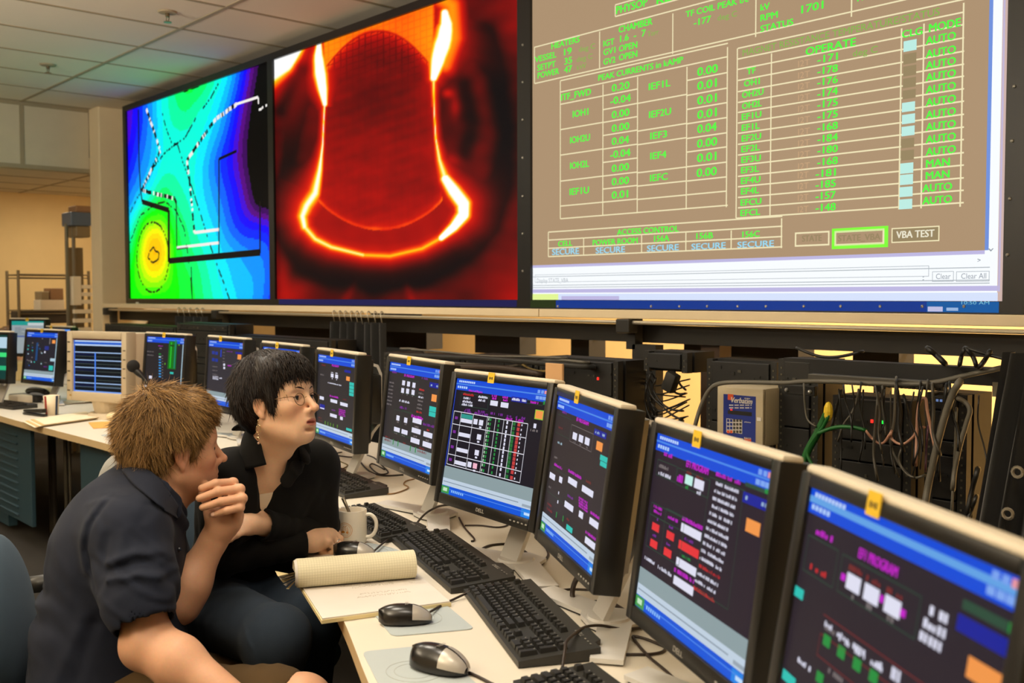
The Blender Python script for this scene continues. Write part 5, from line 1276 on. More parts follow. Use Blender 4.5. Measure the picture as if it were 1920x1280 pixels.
# ------------------------------------------------------------------ equipment racks in the opening below the ledge
M_rk = mat('rack_black', (13, 12, 10), .6, var=.2); M_rk2 = mat('rack_charcoal', (22, 21, 17), .6, var=.2); M_hole = mat('rack_hole_pale', (84, 78, 62), .6)
M_rgrey = mat('rack_grey', (66, 62, 53), .5); M_cblk = mat('cable_black', (16, 15, 13), .5); M_cgry = mat('cable_grey', (92, 88, 78), .5)
LED_R = mat('led_red', (60, 4, 4), .4, emit=(255, 40, 30), estr=2.0); LED_G = mat('led_green', (4, 50, 8), .4, emit=(40, 240, 70), estr=1.2)
rr2 = random.Random(3)
def rack(label, pxa, pxb, pyt, Y, depth=.16, bottom=0.0, leds=0, pyb=None):
    xa, z1 = at_y(pxa, pyt, Y)[[0, 2]]; xb_ = at_y(pxb, pyt, Y)[0]; z0 = bottom if pyb is None else at_y((pxa+pxb)/2, pyb, Y)[2]
    w = xb_-xa; t = thing('equipment_rack', label, 'rack', ((xa+xb_)/2, Y, z0), 0, 'dark equipment racks below the wall displays')
    c = MB(); c.box((0, depth/2+.02, (z1-z0)/2), (w, depth-.04, z1-z0), M_rk); c.build('chassis', None, t)
    for s in (-1, 1):
        c = MB(); x = s*(w/2-.014); c.box((x, .012, (z1-z0)/2), (.026, .03, z1-z0), M_rk2)
        z = z1-z0-.03
        while z > max(0, z1-z0-.6): c.box((x, -.0042, z), (.006, .002, .006), M_hole); z -= .022
        c.build('rail', None, t)
    z = z1-z0-.005
    while z > max(.05, z1-z0-.75):
        h = rr2.choice((.044, .044, .066, .088, .132)); h = min(h, z-.01)
        if h < .02: break
        c = MB(); m = rr2.choice((M_rk, M_rk, M_rk2)); c.rbox((0, .004, z-h/2), (w-.056, .03, h-.004), .003, m)
        for k in range(int(w/.03)):
            if rr2.random() < .5: c.box((-w/2+.04+k*.028, -.0122, z-h*rr2.uniform(.25, .75)), (rr2.uniform(.006, .018), .003, rr2.uniform(.004, .012)), rr2.choice((M_rk2, M_rgrey, M_rk)))
        u = c.build('rack_unit', None, t)
        if leds and rr2.random() < .35:
            for k in range(rr2.randint(1, 3)): c = MB(); c.box((rr2.uniform(-w/2+.05, w/2-.05), -.013, z-h/2), (.007, .004, .010), LED_R if rr2.random() < .8 else LED_G); c.build('status_lamp', None, u)
        z -= h
    return t
rack('dark rack behind the beige tube monitor and the green column screen', 197, 330, 606, 2.98, leds=0)
rack('dark rack behind the monitors between the two heads', 332, 432, 604, 2.98)
rack('lower dark rack behind the woman\'s head', 434, 622, 627, 2.98)
rack('dark rack left behind the six white boxes screen', 720, 872, 660, 2.9, leds=1)
rack('dark rack behind the white table screen', 874, 1010, 664, 2.9, leds=1)
rack('dark rack with red lamps left of the broad steel post', 1012, 1160, 668, 2.9, leds=1)
rack('black boxed unit hanging over the bright cable opening', 1208, 1290, 657, 3.0, pyb=697)
rack('dark rack carrying the grey keypad enclosure', 1326, 1458, 672, 3.05)
rack('narrow dark rack right of the grey keypad enclosure', 1460, 1536, 672, 2.95)
rack('dark rack in the tangle of cables with the two red lamps', 1562, 1712, 740, 2.95, leds=1)
rack('dark rack at the right edge of the cable tangle', 1736, 1816, 735, 2.95)
a, b = at_y(1456, 672, 2.9), at_y(1905, 735, 2.9)
t = thing('rack_top_beam', 'black beam along the rack tops on the right above the patch panel', 'beam', ((a[0]+b[0])/2, 2.97, b[2]))
c = MB(); h = a[2]-b[2]; c.box((0, 0, h/2+.005), (b[0]-a[0], .06, h*.86), M_rk); c.build('beam', None, t)
a, b = at_y(1516, 700, 2.82), at_y(1770, 733, 2.82)
t = thing('patch_panel', 'long grey patch panel over the hanging cables on the right', 'patch panel', ((a[0]+b[0])/2, 2.83, b[2]))
c = MB(); w = b[0]-a[0]; h = a[2]-b[2]; c.rbox((0, 0, h/2), (w, .03, h), .003, M_rgrey); c.build('panel', None, t)
c = MB()
for k in range(34): c.box((-w/2+.012+k*(w-.024)/33, -.016, .004), (.006, .006, .008), M_hole if k % 3 else M_rk)
c.build('sockets', None, t)['kind'] = 'stuff'
a, b = at_y(1470, 720, 2.84), at_y(1527, 743, 2.84)
t = thing('rack_bracket', 'small dark bracket with two pale screws left of the patch panel', 'bracket', ((a[0]+b[0])/2, 2.85, b[2]))
c = MB(); c.rbox((0, 0, (a[2]-b[2])/2), (b[0]-a[0], .02, a[2]-b[2]), .003, M_rk2); c.build('plate', None, t)
for s in (-.4, .36): c = MB(); c.sphere((s*(b[0]-a[0]), -.012, (a[2]-b[2])*.45), .007, M_screw, 10, 6); c.build('screw', None, t)
a = at_y(1882, 731, 2.86); c = MB(); c.box((0, 0, 0), (.06, .004, .04), mat('label_grey', (128, 122, 104), .7)); o = c.build('rack_label'); o.location = tuple(a); tag(o, 'grey label plate near the slanting black drape', 'label')
a, b = at_y(1745, 744, 2.84), at_y(1785, 757, 2.84); c = MB(); c.box((0, 0, 0), (b[0]-a[0], .01, a[2]-b[2]), M_rk2)
for k in range(5): c.box((-.02+k*.011, -.0055, 0), (.007, .001, .007), mat('lcd_text', (40, 50, 70), .4, emit=(120, 150, 210), estr=.6))
o = c.build('rack_readout'); o.location = tuple((a+b)/2); tag(o, 'tiny lit readout strip right of the hanging cables', 'readout')

for k, (pa, pb, lab) in enumerate(((200, 424, 'dark cable tray behind the small gathered curtain'), (530, 815, 'dark cable tray behind the gathered curtain with hooks'), (906, 990, 'short dark cable tray between two bright slots over the middle racks'), (1086, 1120, 'narrow dark cable tray left of the broad steel post'), (1298, 1512, 'dark cable tray above the grey keypad enclosure'), (1614, 1700, 'dark cable tray between the two bright slots on the right'))):
    xa, xb_ = at_y(pa, 650, 3.7)[0], at_y(pb, 650, 3.7)[0]; c = MB(); c.box((0, 0, .055), (xb_-xa, .12, .11), M_rk)
    for q in range(8): c.tube([((q/7-.5)*(xb_-xa)*.9, -.03+.008*q, .115), ((q/7-.5)*(xb_-xa)*.9+.05, .0, .13)], .012, M_cblk, 6)
    c.box((0, 0, -.55), (.05, .05, 1.1), M_rk)
    o = c.build('cable_tray'); o.location = ((xa+xb_)/2, 3.7, 1.10); tag(o, lab, 'cable tray', 'cable trays behind the racks')

# keypad enclosure
YV = 2.86
a, b = at_y(1345.5, 722, YV), at_y(1432, 838, YV); w, h = b[0]-a[0], a[2]-b[2]
t = thing('keypad_enclosure', 'grey wall enclosure with a blue keypad face below the right display', 'control box', ((a[0]+b[0])/2, YV, b[2]))
M_enc = mat('enclosure_grey', (186, 172, 142), .5); M_eblue = mat('enclosure_blue', (22, 44, 128), .45)
c = MB(); c.rbox((0, .085, h/2), (w, .15, h), .006, M_enc); c.build('housing', None, t, smooth=True, auto=40)
c = MB(); c.rbox((0, .004, h/2), (w*.985, .016, h*.985), .004, M_enc); dr = c.build('door', None, t, smooth=True, auto=40)
def ev(cx, cy):  # crop pixel -> local x, z
    q = at_y(1080+cx/4, 580+cy/4, YV); return q[0]-(a[0]+b[0])/2, q[2]-b[2]
c = MB()
def er(x0, y0, x1, y1, m, y): p, q = ev(x0, y0), ev(x1, y1); c.quad((p[0], y, q[1]), (q[0], y, q[1]), (q[0], y, p[1]), (p[0], y, p[1]), m)
er(1112, 632, 1352, 1004, M_eblue, -.0046); W2 = mat('print_white', (222, 216, 206), .5); OR2 = mat('print_orange', (214, 84, 40), .5)
er(1145, 632, 1187, 680, OR2, -.005); er(1268, 962, 1320, 1004, OR2, -.005); er(1092, 945, 1260, 1000, mat('sticker_cream', (208, 196, 168), .6), -.0052)
er(1145, 752, 1325, 800, M_black, -.005)
for yy in (712, 732):
    for k in range(22):
        if (k*7) % 5: er(1148+k*8, yy, 1154+k*8, yy+9, W2, -.005)
def et(s, x0, x1, yb, cap, m=W2):
    p = ev(x0, yb); q = ev(x1, yb); p2 = ev(x0, yb-cap)
    c.text(s, p[0], q[0], p2[1]-p[1], Matrix(((1, .22, 0, 0), (0, 0, 1, -.0056), (0, 1, 0, p[1]), (0, 0, 0, 1))), m, True)
et('Verbatim', 1165, 1326, 694, 42); et('auto', 1270, 1312, 668, 12); et('RACO', 1268, 1318, 968, 14); et('phone', 1270, 1318, 845, 10)
c.build('face_label', None, t)
c = MB(); er(1135, 815, 1253, 932, W2, -.0054); c.build('keypad_plate', None, t)
c = MB()
for r in range(4):
    for k in range(5): er(1140+k*23, 820+r*28, 1158+k*23, 843+r*28, (OR2 if r == 3 else M_eblue) if k < 2 else M_rgrey, -.006)
c.build('keys', None, t)
c = MB(); er(1166, 746, 1180, 756, LED_R, -.0062); c.build('status_lamp', None, t)
c = MB(); p = ev(1380, 822); c.box((p[0], -.0052, p[1]), (.016, .002, .012), W2); c.build('door_label', None, t)

# loose cables of the racks
def rcable(label, fn_, pts, Y=2.84, r=.006, m=None, group='cables hanging at the racks', dy=None, extra=None):
    P = [at_y(*fn_(*p), Y+(dy[i] if dy else 0)) for i, p in enumerate(pts)]
    P = [CAMP+(P[0]-CAMP)*1.055]+P+[CAMP+(P[-1]-CAMP)*1.055]; b = P[0]
    c = MB(); c.tube([tuple(p-b) for p in P], r, m or M_cblk, 6, smooth_n=5); o = c.build('cable', None, None, smooth=True); o.location = tuple(b)
    tag(o, label, 'cable', group); return o
f3, f4 = fn(1080, 580, 4), fn(1440, 600, 3.2)
rcable('thick grey cable arching up over the keypad enclosure and along the patch panel', f3, [(885, 900), (935, 730), (1000, 605), (1080, 555), (1250, 545), (1560, 550), (1700, 540), (1920, 540), (2200, 552), (2500, 562), (2700, 545), (2900, 500), (3180, 440)], 2.79, .0075, M_cgry)
gcol = mat('cable_green', (22, 92, 34), .5); tape = mat('tape_yellow', (222, 190, 40), .6); pink = mat('cable_pinkish', (176, 132, 110), .5)
for k, (pts, r, lab) in enumerate((([(365, 540), (340, 590), (290, 690), (240, 780), (212, 860), (200, 930)], .012, 'thick green cable bundle running down from the yellow tape'), ([(370, 560), (330, 640), (262, 730), (236, 800), (270, 880), (280, 920)], .006, 'thinner green cable beside the thick green bundle'), ([(300, 680), (360, 655), (430, 640), (520, 645), (585, 660)], .006, 'green cable branching right toward the pink cable'))): rcable(lab, f4, pts, 2.76-.006*k, r, gcol)
p = at_y(*f4(362, 548), 2.75); c = MB(); c.sphere((0, 0, 0), (.014, .014, .03), tape, 10, 6); o = c.build('yellow_tape_wrap'); o.location = tuple(p); tag(o, 'yellow tape wrapped round the top of the green cables', 'tape')
rcable('pinkish cable drooping from the green cable end', f4, [(585, 660), (620, 705), (665, 738), (700, 730), (740, 668)], 2.75, .004, pink)
rcable('pinkish cable looping up to the rack on the right', f4, [(740, 668), (738, 700), (770, 735), (815, 742), (870, 700), (900, 650), (935, 642)], 2.75, .004, pink)
rcable('pinkish cable standing in a tall hook shape', f4, [(888, 860), (892, 700), (898, 560), (912, 490), (945, 470), (955, 540), (975, 640), (1000, 760)], 2.74, .0045, pink)
rcable('long grey cable slanting down in front of the right rack', f4, [(1150, 370), (1110, 440), (1060, 580), (1010, 770), (960, 1000), (940, 1120)], 2.72, .010, M_cgry)
rcable('second grey cable bending beside the long slanting one', f4, [(1120, 460), (1180, 490), (1212, 540), (1190, 620), (1150, 760), (1120, 900), (1110, 1010)], 2.74, .007, M_cgry)
for k, (lab, pts, r, m) in enumerate((
    ('thin pale cord hanging left of the red lamps', [(542, 420), (530, 490), (500, 560), (450, 630), (420, 720)], .003, M_cgry),
    ('thin cord hanging just right of the red lamps', [(770, 350), (762, 470), (756, 600), (735, 720), (750, 790), (800, 880), (870, 945), (940, 930)], .004, M_cgry),
    ('dark cord curving below the red lamps', [(800, 770), (785, 840), (830, 920), (880, 945)], .003, M_cgry),
    ('black cord crossing the bright slot above the patch panel', [(180, 170), (300, 215), (420, 220), (560, 190)], .005, M_cblk),
    ('black cord slanting across the right bright slot', [(960, 170), (1010, 210), (1060, 260)], .008, M_cblk), ('black cord forming the left side of a V in the right slot', [(1180, 170), (1160, 220), (1150, 270)], .006, M_cblk), ('black cord forming the right side of a V in the right slot', [(1190, 170), (1230, 220), (1250, 275)], .006, M_cblk), ('black cord leaning in the far right of the bright slot', [(1330, 190), (1300, 240), (1270, 280)], .007, M_cblk), ('long black cord along the top of the right slot', [(1200, 170), (1350, 215), (1500, 250)], .005, M_cblk),
    ('thin pale cord at the green bundle rack', [(215, 390), (222, 520), (240, 600), (290, 640)], .003, M_cgry),
    ('pale cord hanging straight near the right rack', [(1130, 540), (1125, 700), (1115, 900), (1100, 1180)], .004, M_cgry), ('thin violet cord beside the pinkish hook', [(960, 640), (950, 780), (945, 900)], .003, mat('cable_violet', (80, 44, 60), .5)),
    ('black cord slanting in the right hand gap', [(1258, 900), (1225, 1020), (1190, 1180)], .008, M_cblk), ('second black cord slanting in the right hand gap', [(1250, 1060), (1220, 1140), (1195, 1210)], .006, M_cblk))):
    rcable(lab, f4, pts, 2.78-.003*k, r, m)
for k, pts in enumerate(([(560, 480), (545, 560), (570, 650), (640, 720), (720, 790), (800, 830)], [(600, 520), (580, 600), (640, 700), (720, 750), (800, 760)], [(700, 500), (690, 580), (760, 630), (820, 630)], [(560, 700), (620, 760), (700, 740), (800, 700)], [(530, 560), (520, 700), (560, 820), (600, 870)], [(740, 470), (780, 560), (820, 600)], [(570, 800), (650, 820), (730, 840), (800, 840)])):
    rcable(('black cord drooping from the black boxed unit to lower right', 'black cord sagging through the middle of the bright opening', 'black cord looping at the top right of the bright opening', 'black cord rising rightward across the bright opening', 'black cord along the left edge of the bright opening', 'short black cord at the upper right of the bright opening', 'lowest black cord across the bright opening')[k], f3, pts, 3.0, .0042, M_cblk, 'black cords in the bright opening')
for k in range(9):
    x0 = 520+rr2.uniform(0, 60); y0 = 450+k*40; pts = [(x0, y0), (x0+20+rr2.uniform(0, 40), y0+60+rr2.uniform(0, 60)), (640+rr2.uniform(-30, 30), y0+110+rr2.uniform(0, 60)), (820+rr2.uniform(-20, 20), y0+70+rr2.uniform(-40, 60))]
    rcable('thin black cord among those sagging across the bright opening beside the steel post', f3, pts, 3.02, .003, M_cblk, 'thin black cords of the bright opening')
for k in range(26):
    x0 = rr2.uniform(400, 1280); y0 = rr2.uniform(370, 470); L = rr2.uniform(220, 560); w = rr2.uniform(-60, 60); pts = [(x0, y0), (x0+w*.3+rr2.uniform(-25, 25), y0+L*.35), (x0+w*.7+rr2.uniform(-30, 30), y0+L*.7), (x0+w, y0+L)]
    rcable('thin dark cord among the dense tangle hanging below the grey patch panel', f4, pts, 2.80-.004*k, rr2.choice((.0025, .003, .0045)), rr2.choice((M_cblk, M_cblk, M_rgrey)), 'thin dark cords below the patch panel')
p = at_y(1258, 716, 2.98); c = MB(); c.rbox((0, 0, 0), (.05, .04, .075), .008, M_rk2, Matrix.Rotation(.4, 4, 'Y')); o = c.build('power_adapter', smooth=True, auto=40); o.location = tuple(p); tag(o, 'black power adapter dangling in the bright cable opening', 'power adapter')
for k, (lab, pts, r, m) in enumerate((
    ('grey cable lying along the rack tops on the left', [(640, 345), (760, 355), (900, 430), (1000, 470)], .006, M_cgry), ('dark grey cable over the rack tops in the middle', [(700, 350), (900, 365), (1200, 395), (1500, 400), (1760, 410)], .005, M_cgry), ('second cable along the middle rack tops', [(900, 440), (1100, 450), (1350, 470), (1480, 450), (1700, 425), (1918, 440)], .006, M_cgry), ('olive cable with a drop at its end behind the two cyan button screen', [(1470, 450), (1520, 480), (1600, 500), (1700, 490)], .005, mat('cord_olive', (110, 92, 44), .5)), ('thick dark cable bundle over the rack tops', [(560, 385), (900, 400), (1300, 420), (1918, 470)], .012, M_rk2), ('brown cable bundle behind the white table screen', [(960, 470), (1150, 470), (1350, 480), (1600, 520)], .012, mat('cable_brown', (52, 38, 26), .6)))):
    rcable(lab, f2, pts, 2.84-.004*k, r, m, 'cables lying on the rack tops')
p = at_y(1040, 705, 2.5); c = MB(); zt_ = p[2]+.045; c.rbox((0, 0, 0), (.085, .01, zt_-ZD), .002, mat('kraft_card', (206, 160, 110), .8)); o = c.build('cardboard_strip'); o.location = (p[0], p[1], (zt_+ZD)/2); tag(o, 'tan cardboard strip sticking up behind the white table screen', 'card')

# black drapes gathered on the rail
M_drape = mat('drape_black', (17, 16, 14), .9, sheen=.3); M_hook = mat('hook_metal', (170, 164, 150), .3, metal=.9)
def drape(label, pxa, pxb, pyt, z0, Y, folds, hooks, px2=None):
    xa, zt_ = at_y(pxa, pyt, Y)[[0, 2]]; xb_ = at_y(pxb, pyt, Y)[0]
    t = thing('black_curtain', label, 'curtain', ((xa+xb_)/2, Y, z0), 0, 'black curtains below the ledge')
    c = MB(); n = folds*10; rows_ = 14; V = []; Fc = []; w = xb_-xa
    for j in range(rows_+1):
        s = j/rows_; z = (zt_-z0)*(1-s)
        for i in range(n+1):
            u = i/n; x = -w/2+w*u; 
            if px2: x = x + (px2[0]*(1-u)+px2[1]*u)*s
            y = .032*math.sin(u*folds*2*math.pi+.5*math.sin(s*3))*(1+.2*math.sin(u*17))+.01*math.sin(u*40+s*4)
            V.append((x, y, z))
    for j in range(rows_):
        for i in range(n): k = j*(n+1)+i; Fc.append((k, k+1, k+n+2, k+n+1))
    c.add(V, Fc, M_drape); o = c.build('fabric', None, t, smooth=True)
    for k in range(hooks):
        x = -w/2+w*(k+.5)/hooks+rr2.uniform(-.01, .01); c = MB()
        c.tube([(x, 0, zt_-z0-.01), (x+.006, -.012, zt_-z0+.02), (x, -.014, zt_-z0+.05), (x-.006, 0, zt_-z0+.062), (x-.002, .012, zt_-z0+.045)], .0028, M_hook, 6, smooth_n=3); c.build('hook', None, t)
    return t
drape('gathered black curtain with metal hooks between the woman\'s head and the middle racks', 622, 722, 602, .1, 3.2, 7, 9)
drape('small gathered black curtain behind the green column screen', 330, 388, 592, .1, 3.2, 5, 5)
t = drape('slanting black drape with metal eyelets at the right edge', 1880, 2040, 660, .3, 2.35, 4, 0, (-.16, -.12))
for px, py in ((1908, 885), (1890, 963)):
    p = at_y(px, py, 2.30)-np.array(t.location); c = MB()
    c.tube([(p[0]+.011*math.cos(k/12*6.283), p[1], p[2]+.011*math.sin(k/12*6.283)) for k in range(13)], .004, M_hook, 6); c.build('eyelet', None, t)

# ------------------------------------------------------------------ far left alcove
XA = -10.2
M_wire = mat('shelf_wire', (120, 104, 76), .4, metal=.5)
def ax(px, py, X=XA): return Vector(at_x(px, py, X))
b0 = ax(34, 515); b1 = ax(166, 515)
t = thing('wire_shelf', 'chrome wire storage shelf against the cream wall on the far left', 'shelf', (XA, b0.y, 0))
dyy = b1.y-b0.y; zs = [ax(90, y).z for y in (515, 582)]
for y in (0, dyy):
    for dx in (0, -.35):
        c = MB(); c.cyl((dx, y, 0), (dx, y, zs[0]+.04), .014, m=M_wire, n=8); c.build('post', None, t)
for z in zs+[.75, .3]:
    c = MB()
    for dx in (0, -.35): c.cyl((dx, 0, z), (dx, dyy, z), .008, m=M_wire, n=6); c.cyl((dx, 0, z-.03), (dx, dyy, z-.03), .006, m=M_wire, n=6)
    for k in range(16): c.cyl((0, dyy*k/15, z), (-.35, dyy*k/15, z), .004, m=M_wire, n=5)
    c.build('shelf_tier', None, t)
for px0, py0, px1, py1, m, lab in ((76, 562, 122, 582, M_pap, 'white carton on the wire shelf'), (95, 540, 120, 562, mat('box_brown', (150, 112, 76), .7), 'brown patterned box on top of the white carton'), (78, 546, 93, 562, mat('box_grey', (150, 130, 96), .7), 'small dim box left on the white carton')):
    p, q = ax(px0, py0, XA-.03), ax(px1, py1, XA-.03); c = MB(); c.rbox((0, 0, 0), (.2, q.y-p.y, p.z-q.z), .006, m); o = c.build('storage_box'); o.location = (XA-.14, (p.y+q.y)/2, max((p.z+q.z)/2, q.z+(p.z-q.z)/2)); tag(o, lab, 'box', 'boxes on the wire shelf')
c = MB(); p, q = ax(35, 584, XA+.02), ax(165, 605, XA+.02); c.rbox((0, 0, 0), (.2, q.y-p.y, p.z-q.z), .01, mat('bin_dark', (60, 50, 36), .8)); o = c.build('storage_bin'); o.location = (XA-.14, (p.y+q.y)/2, (p.z+q.z)/2); tag(o, 'dark long bin hanging under the lower wire tier', 'bin')
# tall steel rack by the column
XT = -9.45
t = thing('steel_rack', 'tall open steel rack with a blue cap beside the column', 'rack', (XT, at_x(126, 500, XT)[1], 0))
y1 = at_x(164, 500, XT)[1]-t.location.y; zt_ = at_x(140, 420, XT)[2]
M_stl = mat('rack_steel', (130, 124, 110), .35, metal=.7)
for y in (.0, .06): c = MB(); c.cyl((0, y, 0), (0, y, zt_), .016, m=M_stl, n=10); c.build('post', None, t)
c = MB(); c.rbox((0, y1/2+.0, zt_+.04), (.25, y1, .12), .01, mat('cap_blue_grey', (84, 96, 112), .5)); c.build('cap', None, t)
c = MB(); c.rbox((0, y1*.62, zt_-.07), (.22, y1*.7, .1), .01, mat('cap_tan', (128, 108, 74), .5)); c.build('box_unit', None, t)
c = MB(); c.box((-.1, y1*.6, zt_*.45), (.01, y1*.75, zt_*.9), mat('rack_back_grey', (120, 104, 74), .6)); c.build('back_panel', None, t)
p, q = at_x(131, 518, XT)-np.array(t.location), at_x(148, 572, XT)-np.array(t.location)
c = MB(); c.rbox((.03, (p[1]+q[1])/2, (p[2]+q[2])/2), (.1, q[1]-p[1], p[2]-q[2]), .008, M_pap); c.build('white_unit', None, t)
for y in (534, 548, 562, 580, 597, 614):
    p, q = at_x(134, y, XT)-np.array(t.location), at_x(167, y+7, XT)-np.array(t.location)
    c = MB(); c.box((.05, (p[1]+q[1])/2, (p[2]+q[2])/2), (.05, q[1]-p[1], p[2]-q[2]), M_pap); c.build('slat', None, t)
p = at_x(150, 405, XT); c = MB(); c.rbox((0, 0, 0), (.2, .14, .06), .01, mat('box_brown', (150, 112, 76), .7)); o = c.build('carton'); o.location = (XT, p[1], zt_+.13); tag(o, 'small brown carton on top of the tall steel rack', 'box')
p = at_y(194, 543, 3.27); c = MB(); c.rbox((0, 0, 0), (.075, .06, .26), .012, mat('wallphone_beige', (150, 128, 90), .5)); c.box((0, -.012, .115), (.07, .045, .03), M_black); o = c.build('wall_speaker'); o.location = (p[0], 3.31, p[2]); tag(o, 'beige wall speaker in the nook between column and left display', 'speaker')
# monitors beyond
p = at_d(52, 632, 8.4)
P_ = Panel('flat_monitor', 'small far monitor with a white and teal page above the far left screens', p[0], p[1], p[2], 300, 2, emi((150, 160, 164), 1), 'far monitors', .33, .265)
P_.uv(0, 1, 0, .13, emi((30, 150, 140), 1)); P_.uv(.5, 1, .05, .13, emi((190, 200, 200), 1)); P_.uv(.05, .9, .45, .5, emi((80, 96, 150), 1))
for k in range(6): P_.uv(.1, .3+.1*(k % 3), .2+k*.04, .215+k*.04, emi((96, 104, 112), 1))
P_.finish(.5, False)
p = at_d(110, 646, 7.9)
P_ = Panel('flat_monitor', 'far monitor with a plain light blue page between the left screen and the tube monitor', p[0], p[1], p[2], 285, 2, emi((90, 150, 240), 1), 'far monitors', .30, .24)
P_.uv(0, 1, .9, 1, emi((170, 200, 240), 1)); P_.finish(.2, False)
p = at_d(-22, 668, 6.3)
P_ = Panel('flat_monitor', 'monitor cut by the left edge with a green and white strip', p[0], p[1], p[2], 292, 4, emi((14, 60, 54), 1), 'far monitors', .34, .27)
P_.uv(.7, 1, .05, .3, emi((180, 210, 226), 1)); P_.uv(.7, 1, .4, .5, emi((60, 220, 120), 1)); P_.uv(.7, 1, .7, .8, emi((40, 180, 120), 1)); P_.finish(.3, False)
p0 = at_z(28, 718, ZD); c = MB(); c.rbox((0, 0, .075), (.2, .16, .15), .01, mat('box_cream', (214, 190, 140), .8)); o = c.build('cream_box'); o.location = (p0[0]-.3, p0[1]+.15, ZD); tag(o, 'cream box standing behind the far left monitor', 'box')
